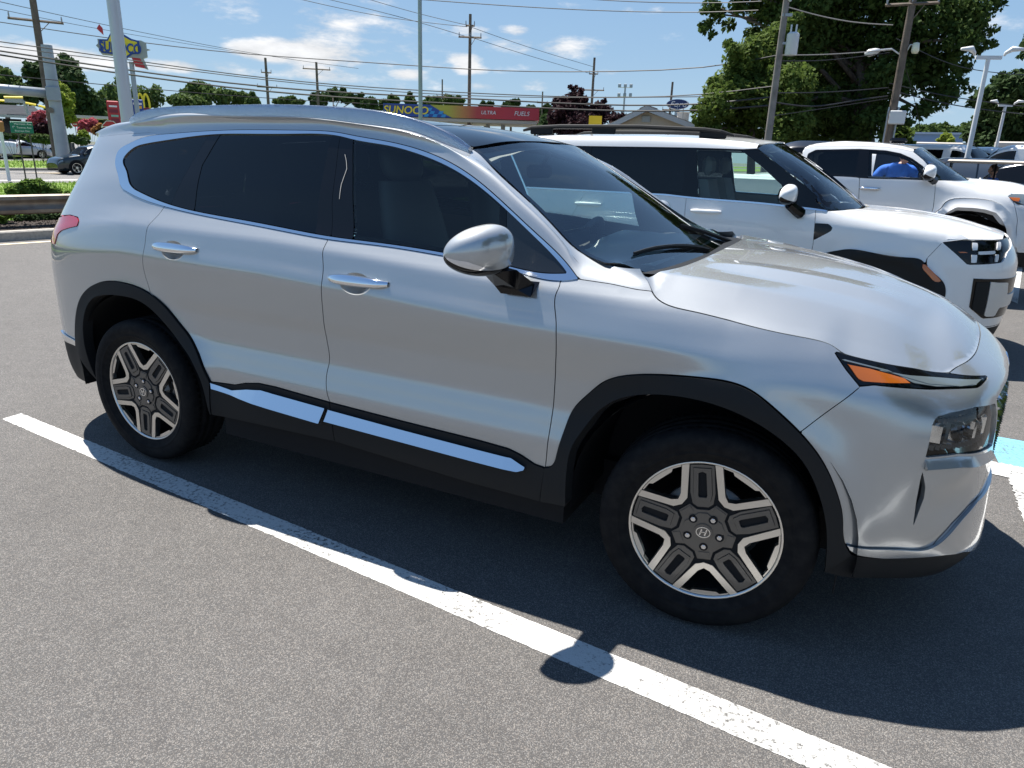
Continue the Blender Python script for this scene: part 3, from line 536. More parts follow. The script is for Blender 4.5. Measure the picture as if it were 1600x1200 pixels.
# ================================================================ silver SUV (the subject)
def PF(off,Bd): return lambda u,z:Bd.P(u,z,off)
def NF(Bd): return lambda u,z:Bd.N(u,z)
def bpanel(name,poly,m,parent,off=0.,both=True,Bd=None,**k):
    Bd=Bd or B
    o=surf_mesh(name,np.asarray(poly,float),PF(off,Bd),NF(Bd),m,parent,**k)
    if both: surf_mesh(name,np.asarray(poly,float),PF(off,Bd),NF(Bd),m,parent,mirror=True,**k)
    return o
def sm(c,step=.012): return smooth(np.asarray(c,float),step)
def cat_(*a): return np.vstack([np.asarray(x,float) for x in a])
suv=empty('silver_suv',(0,0,0),label='large silver SUV in the foreground with machined alloy wheels and black wheel arch trim',cat='car')
c={k:np.array(v) for k,v in MC.items()}
dt=sm(c['dlo_top']); db=sm(c['dlo_bot']); gt=sm(c['gls_top']); gb=sm(c['gls_bot'])
g1,g2,g3,g4,g5,g6=[sm(c['g%d'%i]) for i in range(1,7)]
afo,afi,aro,ari=[sm(c[k]) for k in ('archF_out','archF_in','archR_out','archR_in')]
st=c['sill_top']; sb=c['sill_bot']
UF,UR=B.U[-1],B.U[0]
def part_between(cv,a,b):
    """piece of curve cv between the points nearest to a and b (in that order)"""
    i=np.argmin(((cv-a)**2).sum(1)); j=np.argmin(((cv-b)**2).sum(1))
    return cv[i:j+1] if i<=j else cv[j:i+1][::-1]
# --- doors
def sillpart(a,b): 
    s=resample(st,.01); return part_between(s,a,b)
fd=cat_(part_between(db,g2[0],g3[0]),g3,sillpart(g3[-1],g2[-1]),g2[::-1])
door_f=[];door_r=[]
def cup(h,k=1.): return np.array([[h[1][0]-.012+k*.072*math.cos(a),h[1][1]-.014+k*.040*math.sin(a)] for a in np.linspace(0,2*math.pi,41)[:-1]])
dF=bpanel('front_door',fd,SILVER,suv,holes=[cup(c['handF'])],step=.016)
rd_bot=sillpart(g2[-1],st[0]); ar_end=part_between(aro,st[0],g1[-1])
rd=cat_(part_between(db,g1[0],g2[0]),g2,rd_bot,ar_end,g1[::-1])
dR=bpanel('rear_door',rd,SILVER,suv,holes=[cup(c['handR'])],step=.016)
# --- front wing
apl=np.array([dt[-1],[-.40,1.147],[-.31,1.138],g5[np.argmin(abs(g5[:,1]-1.135))]])   # seam under the windscreen pillar
g5b=part_between(g5,apl[-1],g5[-1])
dlf=c['drl_bot'][:3]
fw=cat_(apl,g5b,dlf,g4,part_between(afo,g4[-1],afo[0]),g3[::-1])
bpanel('front_wing',fw,SILVER,suv,step=.02)
# --- rear quarter with the pillar
uq=B.uof((-3.70,.66))
tl=c['tail'].copy(); tl[0]=(-3.52,1.150)
topq=np.array([[-2.69,1.592],[-2.85,1.59],[-3.0,1.583],[-3.2,1.572],[-3.34,1.564],[-3.45,1.556],[uq,1.54]])
dq=part_between(dt,np.array([-2.69,1.587]),dt[0])
qp=cat_(topq[::-1],dq,part_between(db,db[0],g1[0]),g1,part_between(aro,g1[-1],aro[0]),c['rb_chr'][[2,1,0]],[[uq,.575],[uq,1.03],[-3.405,1.03],[-3.415,1.075]],tl[1:8][::-1],[[-3.50,1.165],[uq,1.165]])
bpanel('rear_quarter',qp,SILVER,suv,gap=.001,step=.022)
bpanel('tail_lamp',cat_(tl[:8],[[-3.405,1.03],[uq-.25,1.03],[uq-.25,1.15]]),REDL,suv,off=.004,step=.02)
tg=np.array([[UR,.60],[UR,1.02],[uq-.25,1.02],[uq-.004,1.02],[uq-.004,.60]]); bpanel('tailgate',tg,SILVER,suv,gap=.0)
bpanel('tailgate',np.array([[UR,1.16],[UR,1.22],[uq-.004,1.22],[uq-.004,1.16]]),SILVER,suv,gap=0)
bpanel('rear_lamp_bar',np.array([[UR,1.03],[UR,1.15],[uq-.255,1.15],[uq-.255,1.03]]),REDL,suv,gap=0)
bpanel('rear_window',np.array([[UR,1.225],[UR,1.54],[uq-.02,1.54],[uq-.02,1.225]]),GTINT,suv,gap=0)
# --- rear bumper, black lower body
rb=c['rb_chr']; bpanel('bumper_trim',cat_(rb[[2,3,4,5,0,1]]),CHROME,suv,off=.009)
bpanel('rear_bumper_lower',cat_([[UR,.56],[uq,.56]],rb[[5,4,3]],[[-3.24,.36],[-3.28,.30],[uq,.28],[UR,.28]]),PLASTIC,suv,off=.002)
ce=cat_(aro,[[-2.243,.40]],[[sb[0][0],sb[0][1]]],ari[::-1],[[-3.28,.5]])
bpanel('rear_arch_trim',cat_(aro,part_between(resample(st,.01),st[0],st[0]),[sb[0]],ari[::-1]),PLASTIC,suv,off=.011,depth=.05,bstep=.015)
sl_t=sillpart(st[0],g3[-1]); sl_m=np.array([.5*(g2[-1][0]),.5])
bpanel('sill_trim',cat_(part_between(sl_t,st[0],g2[-1]),[[sb[1][0],sb[1][1]]],[sb[0]]),PLASTIC,suv,off=.008,depth=.04)
bpanel('sill_trim',cat_(part_between(sl_t,g2[-1],g3[-1]),[sb[3]],[sb[2]],[sb[1]]),PLASTIC,suv,off=.008,depth=.04)
def wedge(top,k,o0):
    top=np.array(sorted(map(tuple,top)))
    def Pq(u,z): return B.P(u,z,o0+k*np.clip(np.interp(u,top[:,0],top[:,1])-z,0,.2))
    def Nq(u,z,e=.004):
        n=np.cross(Pq(u+e,z)-Pq(u-e,z),Pq(u,z+e)-Pq(u,z-e)); return n/np.linalg.norm(n,axis=-1)[...,None]
    return Pq,Nq
for cs in (c['csR'],c['csF']):
    Pq,Nq=wedge(resample(st,.02),.55,.009)
    for mir in (False,True): surf_mesh('sill_moulding',cs,Pq,Nq,CHROME,suv,bstep=.008,depth=.02,mirror=mir)
bpanel('front_arch_trim',cat_(afo,afi[::-1],[sb[3]]),PLASTIC,suv,off=.011,depth=.05,bstep=.015)
def wedge_z(top,k,o0):
    top=np.array(sorted(map(tuple,top)))
    def Pq(u,z): return B.P(u,z,o0+k*np.clip(np.interp(u,top[:,0],top[:,1])-z,0,.2))
    def Nq(u,z,e=.004): n=np.cross(Pq(u+e,z)-Pq(u-e,z),Pq(u,z+e)-Pq(u,z-e)); return n/np.linalg.norm(n,axis=-1)[...,None]
    return Pq,Nq
# --- front bumper and lamps
ct=c['chr_top'][:7]; ctr=cat_(sm(ct,.01),[[1.2,.520],[UF,.515]])
hl=cat_(c['hl'][:6],[[1.00,.80],[1.01,.76],[1.02,.70]],c['hl'][10:])
gr=np.array([[1.04,.70],[1.02,.76],[1.012,.80],[1.0,.855],[1.10,.880],[1.3,.897],[UF,.90],[UF,.60],[1.3,.60],[1.12,.635]])
dbm=cat_(c['drl_bot'][2:],[c['drl_top'][3]])
dtop=sm(c['drl_top']); dl_tip=c['drl_top'][-1]
g6c=cat_(g6[:np.argmin(abs(g6[:,0]-1.40))+1],[[UF,1.008]])
dtip_part=part_between(dtop,dl_tip,g6[0])
fb=cat_(dlf[2:],c['drl_bot'][3:9],dtip_part,g6c,[[UF,.90]],gr[4:7][::-1],[gr[3]],[gr[2]],[gr[1]],[gr[0]],gr[7:][::-1][0:1],[[1.3,.60],[UF,.60]],ctr[::-1],part_between(afo,ctr[0],g4[-1]),g4[::-1])
vent=c['vent']
bpanel('front_bumper',fb,SILVER,suv,holes=[hl,vent],gap=.0012,step=.022,bstep=.008)
bpanel('grille_backing',gr,DARK,suv,off=-.03,depth=0,gap=0)
bpanel('vent_backing',vent,DARK,suv,off=-.018,depth=0,gap=-.004)
bpanel('lamp_backing',hl,mat('lamp_inner',(.40,.40,.38),.25,.4),suv,off=-.07,depth=0,gap=-.006)
bpanel('headlamp_lens',hl,GCLEAR,suv,off=-.008,depth=.0,gap=.003,step=.02)
hb=MB()
for s in (-1,1):
    q=[]
    for a in np.linspace(.70,.96,4): # reflector cells inside the headlamp
        P0=B.P(a,.775,-.045); hb.box((P0[0],s*P0[1],P0[2]),(.045,.03,.07),0,0,.008)
    for zz in (.735,.815): 
        for a in np.linspace(.68,.98,14):
            P0=B.P(a,zz,-.035); hb.box((P0[0],s*P0[1],P0[2]),(.012,.012,.016),0,1)
hb.build('lamp_reflectors',[CHROMEB,GUN],suv)
drl=cat_(c['drl_bot'][:9],dtop[::-1])
bpanel('running_lamp',drl,GLOSSB,suv,off=-.002,bstep=.008)
bpanel('indicator_lamp',c['amber'],AMBER,suv,off=.0015,bstep=.008,depth=.004)
bpanel('running_lamp_lens',c['lens'],LENSG,suv,off=.0012,bstep=.008,depth=.004)
bpanel('running_lamp_lens',np.array([[.47,.968],[.62,.948],[.78,.926],[.90,.912],[.80,.912],[.65,.926]]),LENSG,suv,off=.0022,bstep=.008,depth=.004)
lip=cat_(ctr,[[UF,.30],[1.15,.30],[1.06,.302]],[[.95,.335],[.82,.357],[.697,.368],[.562,.378]],[c['chr_bot'][1]],[c['chr_bot'][0]])
bpanel('bumper_lip',lip,SILVER,suv,off=.010,bstep=.01,step=.02)
bb=cat_([afi[-1]],[[.4369,.398]],[[.4635,.394],[.562,.374],[.697,.364],[.82,.353],[.95,.331],[1.06,.298],[UF,.296],[UF,.20],[1.0,.22]],[[.75,.262],[.6,.285],[.47,.30]])
bpanel('front_bumper_lower',bb,PLASTIC,suv,off=.001)
gv=c['groove']; gl=cat_(gv[:3],[[1.05,.645],[1.06,.60]],gv[6:]) ; gl=resample(gl,.01)
nn_=np.gradient(gl,axis=0); nn_=np.stack([-nn_[:,1],nn_[:,0]],1); nn_/=np.linalg.norm(nn_,axis=1)[:,None]
bpanel('bumper_groove',cat_(gl+nn_*.0016,(gl-nn_*.0016)[::-1]),DARK,suv,off=.0007,gap=0,depth=0,bstep=.008,step=.02)
lg=np.array([[.637,.712],[.757,.717],[1.02,.684],[1.05,.655],[.76,.688],[.640,.684]])
for mir in (False,True):
    Pq,Nq=wedge_z(lg[[0,1,2]],.5,.001); surf_mesh('lamp_ledge',lg,Pq,Nq,SILVER,suv,bstep=.01,step=.02,gap=0,depth=.012,mirror=mir)
st_=MB()   # jewelled grille studs
for r in range(7):
    for k in range(17):
        z=.635+r*.036; u=1.075+k*.0295+(r%2)*.0147
        if u>UF-.006 or z>.615+.27 or u<1.02+.25*max(0,.70-z): continue
        for s in (-1,1):
            p=B.P(u,z,-.004); n=B.N(u,z); a=B.P(u+.012,z,-.02)-p; b=np.array([0,0,.016]); V=[p+n*.006+np.array([0,0,-.010]),B.P(u+.012,z,-.018),B.P(u,z+.015,-.018),B.P(u-.012,z,-.018),B.P(u,z-.015,-.018)]
            V=[np.array(v)*[1,s,1] for v in V]; F=[(0,1,2),(0,2,3),(0,3,4),(0,4,1)]
            st_.add(V,F if s>0 else [f[::-1] for f in F])
tag(st_.build('grille_studs',CHROMEB,suv),kind='stuff')
E_=MB()
def badge(mb,fn,w,h,d):
    """slanted H emblem in an oval ring"""
    th=np.linspace(0,2*math.pi,33)[:-1]
    for k in range(32):
        a,b=th[k],th[(k+1)%32]; q=[(math.cos(a)*w,math.sin(a)*h),(math.cos(b)*w,math.sin(b)*h),(math.cos(b)*w*.88,math.sin(b)*h*.82),(math.cos(a)*w*.88,math.sin(a)*h*.82)]
        mb.prism(q,fn,0,d)
    for q in ([(-.55,-.55),(-.38,-.62),(-.12,.50),(-.32,.62)],[(.12,-.50),(.32,-.62),(.55,.55),(.38,.62)],[(-.38,-.12),(.28,.02),(.38,.2),(-.28,.06)]): mb.prism([(x*w,y*h) for x,y in q],fn,0,d)
pn=B.P(UF,.875); badge(E_,lambda a,b,d:(pn[0]-.008+d-.25*b,a,pn[2]+b),.055,.034,.008)
E_.build('emblem',CHROMEB,suv)
# --- windows
def between(cv,lo,hi): return cv[(cv[:,0]>=lo)&(cv[:,0]<=hi)]
dlo=cat_(dt,db[::-1]); glo=cat_(gt,gb[::-1][1:])
bpanel('window_trim',clean(dlo),CHROME,suv,off=.003,holes=[clean(glo)],step=.03,bstep=.01,gap=.0012,depth=.014)
bpanel('window_frame',inset(clean(dlo),-.022),DARK,suv,off=-.017,holes=[inset(clean(glo),.012)],step=.05,bstep=.02,gap=0,depth=0)
def clip_x(lo_c,hi_c):
    """part of the glass opening between two pillar lines (top point, bottom point order)"""
    tl_,tr_=lo_c[0],hi_c[0]; bl,br=lo_c[-1],hi_c[-1]
    top=part_between(gt,tl_,tr_); bot=part_between(gb,br,bl)
    return cat_(top,hi_c[1:-1],bot,lo_c[1:-1][::-1])
p1,p2,p3,p4,p5,p6,p7=[c['pil%d'%i] for i in range(1,8)]
gend=np.array([gt[0],gt[0]])
bpanel('quarter_window',clean(clip_x(np.array([gt[2],gb[0]]),p1)),GTINT,suv,off=-.004,gap=.001)
bpanel('window_pillar',clean(clip_x(p1,p2)),GLOSSB,suv,off=-.003,gap=.0008)
bpanel('rear_door_window',clean(clip_x(p2,p3)),GTINT,suv,off=-.005,gap=.001)
bpanel('window_pillar',clean(clip_x(p3,p4)),GLOSSB,suv,off=-.002,gap=.0008)
bpanel('window_pillar',clean(clip_x(p4,p5)),GLOSSB,suv,off=-.002,gap=.0008)
bpanel('front_door_window',clean(clip_x(p5,p6)),GFRONT,suv,off=-.005,gap=.001)
bpanel('window_divider',clean(clip_x(p6,p7)),GLOSSB,suv,off=-.003,gap=.0004)
tip=np.array([gt[-2],gt[-1],gb[-1]])
bpanel('mirror_window',clean(cat_(part_between(gt,p7[0],gt[-1]),part_between(gb,gb[-1],p7[-1]),p7[1:-1][::-1])),mat('dark_sail_panel',(.012,.014,.016),.12,0,.5),suv,off=-.004,gap=.001)
sk=inv_streak=np.array(MC['streak'])
bpanel('dried_streak',cat_(sk+[[-.0012,0]],(sk+[[.0014,0]])[::-1]),mat('dried_droppings',(.55,.52,.47),.9),suv,off=.0008,both=False,gap=0,depth=0,bstep=.006,step=.02)
# --- windscreen pillar + roof side rail (loft between window line and roof edge)
def onpl(px,py,s): d=ray(px,py); t=(-s-CAMP[1])/d[1]; return np.array(CAMP)+t*d
E3=np.array(EDGE)
L_uz=cat_(apl[::-1],dt[::-1][1:]); L_uz=part_between(L_uz,L_uz[0],np.array([-2.69,1.587])); L_uz=cat_(L_uz,topq[1:-1])
L_uz=clean(L_uz,1e-3)
Lp=B.P(L_uz[:,0],L_uz[:,1]); Lt=B.P(L_uz[:,0],L_uz[:,1]+.01)-Lp; Lt/=np.linalg.norm(Lt,axis=1)[:,None]
# match by x along the car; the foot of the pillar fans round the bonnet corner
Es=smooth(E3,.02)
def resN(cv,n): 
    l=np.r_[0,np.cumsum(np.linalg.norm(np.diff(cv,axis=0),axis=1))]; t=np.linspace(0,l[-1],n); return np.stack([np.interp(t,l,cv[:,k]) for k in range(cv.shape[1])],1)
kL=np.argmin(abs(Lp[:,0]+.86)); kE=np.argmin(abs(Es[:,0]+1.06)); kL2=np.argmin(abs(Lp[:,0]+2.9)); kE2=np.argmin(abs(Es[:,0]+2.98))
LT=np.hstack([Lp,Lt])
LL=np.vstack([resN(LT[:kL+1],40),resN(LT[kL:kL2+1],90)[1:],resN(LT[kL2:],30)[1:]]); EE=np.vstack([resN(Es[:kE+1],40),resN(Es[kE:kE2+1],90)[1:],resN(Es[kE2:],30)[1:]])
# roof height field
rc=np.array(ROOFC)
ring=[(p[0],p[1],p[2]) for p in Es[kE::3]]; pts=ring+[(x,-y,z) for x,y,z in ring]+[(x,0,z) for x,z in rc]
for x,z in rc: 
    ze=np.interp(-x,-Es[kE:,0],Es[kE:,2]); se=np.interp(-x,-Es[kE:,0],-Es[kE:,1])
    for f in (.35,.7): pts+= [(x,se*f,ze+(z-ze)*(1-f**2.2)),(x,-se*f,ze+(z-ze)*(1-f**2.2))]
pts=np.array(pts); ROOF=TPS(pts[:,:2],pts[:,2],1e-5)
Gs=[]
for i in range(len(LL)):
    p,tv,e=LL[i,:3],LL[i,3:]/np.linalg.norm(LL[i,3:]),EE[i]; D=np.linalg.norm(e-p)
    te=np.array([0,-1.,-.30]) if i>38 else np.array([.25,-.75,-.35])
    te/=np.linalg.norm(te); w=.36*D
    a=p+tv*w; b=e+te*w*.9; row=[]
    for s in np.linspace(0,1,13): row.append((1-s)**3*p+3*s*(1-s)**2*a+3*s*s*(1-s)*b+s**3*e)
    Gs.append(row)
Gs=np.array(Gs)
gq=part_between(g5,apl[-1],g5[0]); gq=resN(gq,13); row0=B.P(gq[:,0],gq[:,1]); d0=row0-Gs[0]
for i in range(16): k=1-i/16.; Gs[i]+=d0*(k*k*(3-2*k))
nd=np.sum(LL[:,0]>-2.80); Gs[:nd,0]+= (Gs[:nd,1]-Gs[:nd,0])*.08
o=grid_mesh('roof_side',Gs,SILVER,suv); grid_mesh('roof_side',Gs*[1,-1,1],SILVER,suv,flip=True)
o.data.flip_normals() if np.array(o.data.polygons[200].normal)[1]>0 else None
# roof panels (x,s) height field
def RP(x,y): return np.stack([x,y,ROOF(np.stack([x,y],1))],1)
def RN(x,y,e=.01):
    gx=(ROOF(np.stack([x+e,y],1))-ROOF(np.stack([x-e,y],1)))/(2*e); gy=(ROOF(np.stack([x,y+e],1))-ROOF(np.stack([x,y-e],1)))/(2*e)
    n=np.stack([-gx,-gy,np.ones_like(gx)],1); return n/np.linalg.norm(n,axis=1)[:,None]
def edge_s(x): return np.interp(-np.asarray(x),-Es[kE:,0],-Es[kE:,1])
def roof_poly(x0,x1,ins,c0=0.,c1=0.):
    xs=np.linspace(x0,x1,40); s=edge_s(xs)-ins; yy=np.linspace(1,-1,15)[1:-1]
    near=np.stack([xs,-s],1); far=np.stack([xs,s],1)
    rear=np.stack([x1+c1*(1-yy**2),-s[-1]*yy],1); front=np.stack([x0+c0*(1-yy**2),s[0]*yy],1)
    return cat_(near,rear,far[::-1],front)
xw=E3[7][0]
surf_mesh('roof_glass',roof_poly(xw-.012,-1.38,.035,.075,.03),RP,RN,GLOSSB,suv,step=.06,bstep=.03)
surf_mesh('roof_glass',roof_poly(-1.39,-2.45,.06,.03,0),RP,RN,GLOSSB,suv,step=.06,bstep=.03)
surf_mesh('roof_panel',roof_poly(xw-.012,-3.355,0.,0,-.20),lambda x,y:RP(x,y)-np.array([0,0,.004]),RN,SILVER,suv,holes=[roof_poly(xw-.010,-2.455,.034,.08,0)],step=.06,bstep=.03,gap=0,depth=0)
# spoiler
sp=[]
for s in np.linspace(-1,1,33):
    y=.578*s; xr=-3.36-.31*(1-abs(s)**2.6); z0=float(ROOF(np.array([[xr+.12,y]]))[0]); q=1.-.5*abs(s)**4
    sp.append([(xr+.14,y,z0+.001),(xr+.05,y,z0-.006),(xr,y,z0-.020),(xr-.006,y,z0-.028),(xr+.002,y*.995,z0-.036-.012*q),(xr+.06,y*.97,z0-.075),(xr+.16,y*.9,z0-.075)])
fixn(grid_mesh('rear_spoiler',sp,SILVER,suv,flip=True,smooth=math.radians(40)))
# windscreen
cw=np.array(COWL)
ap=E3[:8]; pts=[tuple(p) for p in smooth(ap[1:],.05)]
pts+=[(x,-y,z) for x,y,z in pts]+[(p[0]-.05,s*p[1],p[2]-.045) for p in cw for s in (1,-1)]
xt=xw+.075; zt=float(ROOF(np.array([[xw+.065,0]]))[0]); pts+=[(xt-.01,0,zt-.004),(xw+.05,.3,ROOF(np.array([[xw+.03,.3]]))[0]-.004),(xw+.05,-.3,ROOF(np.array([[xw+.03,.3]]))[0]-.004)]
for f in (.25,.5,.75): pts.append(((1-f)*(xt)+f*(cw[0][0]-.05),0,(1-f)*zt+f*(cw[0][2]-.045)+.035*4*f*(1-f)))
pts=np.unique(np.round(np.array(pts,float),4),axis=0); WS=TPS(pts[:,:2],pts[:,2],3e-5)
def hf(T,off=0.):
    def Pq(x,y): return np.stack([x,y,T(np.stack([x,y],1))+off],1)
    def Nq(x,y,e=.008):
        gx=(T(np.stack([x+e,y],1))-T(np.stack([x-e,y],1)))/(2*e); gy=(T(np.stack([x,y+e],1))-T(np.stack([x,y-e],1)))/(2*e)
        n=np.stack([-gx,-gy,np.ones_like(gx)],1); return n/np.linalg.norm(n,axis=1)[:,None]
    return Pq,Nq
aps=smooth(ap,.02)[:,:2]; near=aps[::-1]   # from roof down to cowl
cwf=smooth(cat_(cw[::-1][:, :2]*[1,-1],cw[1:,:2]),.03) if False else smooth(cat_(np.stack([cw[::-1][:,0],cw[::-1][:,1]],1),np.stack([cw[1:,0],-cw[1:,1]],1)),.03)
topw=[(xw+.075*(1-t*t),t*abs(near[0][1])) for t in np.linspace(1,-1,15)[1:-1]]
near=near if near[0,0]<near[-1,0] else near[::-1]; near=near[near[:,0]<-.43]*[1,.992]; cwi=cwf[abs(cwf[:,1])<.66]-[.03,0]; wsp=cat_(near,[[-.36,-.735]],cwi if cwi[0,1]<0 else cwi[::-1],[[-.36,.735]],(near*[1,-1])[::-1],topw)
fr=np.array(wsp); frin=inset(clean(resample(fr,.02,True)),.045*(1 if True else -1))
Pw,Nw=hf(WS); 
surf_mesh('windscreen',wsp,Pw,Nw,GWIND,suv,step=.05,bstep=.02,gap=.004,depth=.005)
Pw2,_=hf(WS,-.0025)
surf_mesh('windscreen_border',wsp,Pw2,Nw,GLOSSB,suv,holes=[inset(clean(resample(fr,.02,True)),.03)],step=.05,bstep=.02,gap=.002,depth=0)
# bonnet
bd_uz=cat_(g5,part_between(dtop,g5[-1],g6[0]),g6c)
bd=B.P(bd_uz[:,0],bd_uz[:,1]); bd[:,1]=np.minimum(bd[:,1],-.0005)
bo=B.P(bd_uz[:,0],bd_uz[:,1]-.012)
ib=[0]
for i in range(1,len(bd)):
    if bd[i,0]>bd[ib[-1],0]+.004: ib.append(i)
bx=np.linspace(bd[ib[0],0],bd[ib[-1],0],220); bs=np.interp(bx,bd[ib,0],-bd[ib,1]); bz=np.interp(bx,bd[ib,0],bd[ib,2])
for _ in range(14): bs[2:-2]=(bs[:-4]+4*bs[1:-3]+6*bs[2:-2]+4*bs[3:-1]+bs[4:])/16; bz[2:-2]=(bz[:-4]+4*bz[1:-3]+6*bz[2:-2]+4*bz[3:-1]+bz[4:])/16
def HOOD(q):
    """crowned centre panel meeting steeper side panels along a soft ridge"""
    q=np.asarray(q); x,s=q[:,0],abs(q[:,1]); sg=np.interp(x,bx,bs); zg=np.interp(x,bx,bz)
    xr_=np.clip(x,-.31,.75); sr=np.minimum(spl(*HRS,xr_),np.maximum(sg*.9,.02)); zr=spl(*HRZ,xr_); z0=spl(*HZ0,xr_)
    t=(s-sr)/np.maximum(sg-sr,.02); zs=zr+(zg-zr)*t*np.where(t>0,.80+.20*t,.80); zc=zr+(z0-zr)*(1-(s/np.maximum(sr,.05))**1.6)
    k=.0028; h=np.clip(.5+.5*(zs-zc)/(k*2),0,1); z=zs*(1-h)+zc*h-k*2*h*(1-h)
    f=np.clip((x+.20)/.2,0,1)*np.clip((.62-x)/.25,0,1)
    def tent(s2,w,a): qq=np.sqrt((s-s2)**2+.008**2)-.008; return a*np.clip(1-qq/w,0,1)
    z=z+f*(tent(sr,.15,.009)*np.clip((sg-s)/.06,0,1)+tent(sr*.58,.10,.010))
    zn=zg+(z0-zg)*(1-np.clip(s/np.maximum(sg,.02),0,1)**2); w=np.clip((x-.50)/.15,0,1); w=w*w*(3-2*w); return z*(1-w)+zn*w
Ph,Nh=hf(HOOD)
nearb=bd[:,:2]; hp=cat_(cwf[::-1][len(cwf)//2:][0:0],nearb,(nearb*[1,-1])[::-1][1:],cwf[1:-1][::-1])
surf_mesh('bonnet',clean(resample(hp,.012,True),2e-3),Ph,Nh,SILVER,suv,step=.015,bstep=.012,gap=.0018,depth=.02)
# cowl, wipers
cg=[]
for p in cwf[abs(cwf[:,1])<.75]: 
    for_=[(p[0]-.02,p[1],1.175),(p[0]-.10,p[1],1.172),(p[0]-.20,p[1]*.97,1.19)]
    cg.append([(p[0]+.012,p[1],1.165)]+for_)
grid_mesh('cowl_panel',cg,PLASTIC,suv,flip=True)
for ya,yb in ((-.62,.02),(.02,.62)):
    m_=MB(); q0=np.array([-.27,yb,0]); q1=np.array([-.36-.04*(1 if ya<0 else 1),ya,0]); L=[]
    for t in np.linspace(0,1,9):
        p=q0*(1-t)+q1*t; p[2]=WS(np.array([[p[0],p[1]]]))[0]+.010+.006*math.sin(t*math.pi); L.append(p)
    m_.tube(L,[.007,.008,.009,.008,.007,.006,.006,.005,.004],6); m_.tube([l-np.array([0,0,.008]) for l in L],.004,4)
    m_.build('wiper',PLASTIC,suv)
# roof rails
def rail(sgn):
    R=np.array(RAILT); b=smooth(R,.03); sec=[(-.016,-.05),(-.016,-.012),(-.011,-.002),(0,.0),(.011,-.002),(.016,-.012),(.016,-.05)]
    G=[]
    for i,p in enumerate(b):
        base=float(ROOF(np.array([[p[0],p[1]]]))[0]) if p[0]<xw-.0 else p[2]-.01
        G.append([(p[0],sgn*(-1)*(p[1]+a) if sgn<0 else p[1]+a,max(p[2]+h,base-.012) if h>-.04 else min(base-.012,p[2]-.004)) for a,h in sec])
    G=np.array(G)
    grid_mesh('roof_rail',G,CHROME,suv,flip=(sgn<0))
rail(1); rail(-1)
# door handles
def handle(cu,cz,ln=.185,hh=.034):
    rows=[]
    for s in np.linspace(-1,1,25):
        u=cu+s*ln/2; out=.015*(1-abs(s)**4)+.004; h=hh/2*(1-.55*abs(s)**3)*(1.05-.12*s); z=cz-.018*s*0
        row=[]
        for a in np.linspace(0,2*math.pi,13)[:-1]:
            p=B.P(u,z+h*math.sin(a),out+.017*math.cos(a)*(1-.6*abs(s)**4)); row.append(p)
        rows.append(row)
    rows=np.array(rows)
    grid_mesh('door_handle',rows,CHROMEB,suv,closev=True,flip=True); grid_mesh('door_handle',rows*[1,-1,1],CHROMEB,suv,closev=True)
    G=[];
    for r in np.linspace(0,1,7):
        G.append([B.P(cu-.012+r*.0735*math.cos(a),cz-.014+r*.0415*math.sin(a),-.0005-.020*(1-r**2.5)) for a in np.linspace(0,2*math.pi,41)[:-1]])
    for sg in (1,-1): grid_mesh('handle_cup',np.array(G)*[1,sg,1],SILVER,suv,closev=True,flip=(sg<0))
for hh in (c['handF'],c['handR']): handle(hh[1][0],hh[1][1],abs(hh[2][0]-hh[0][0])+.015,.040)
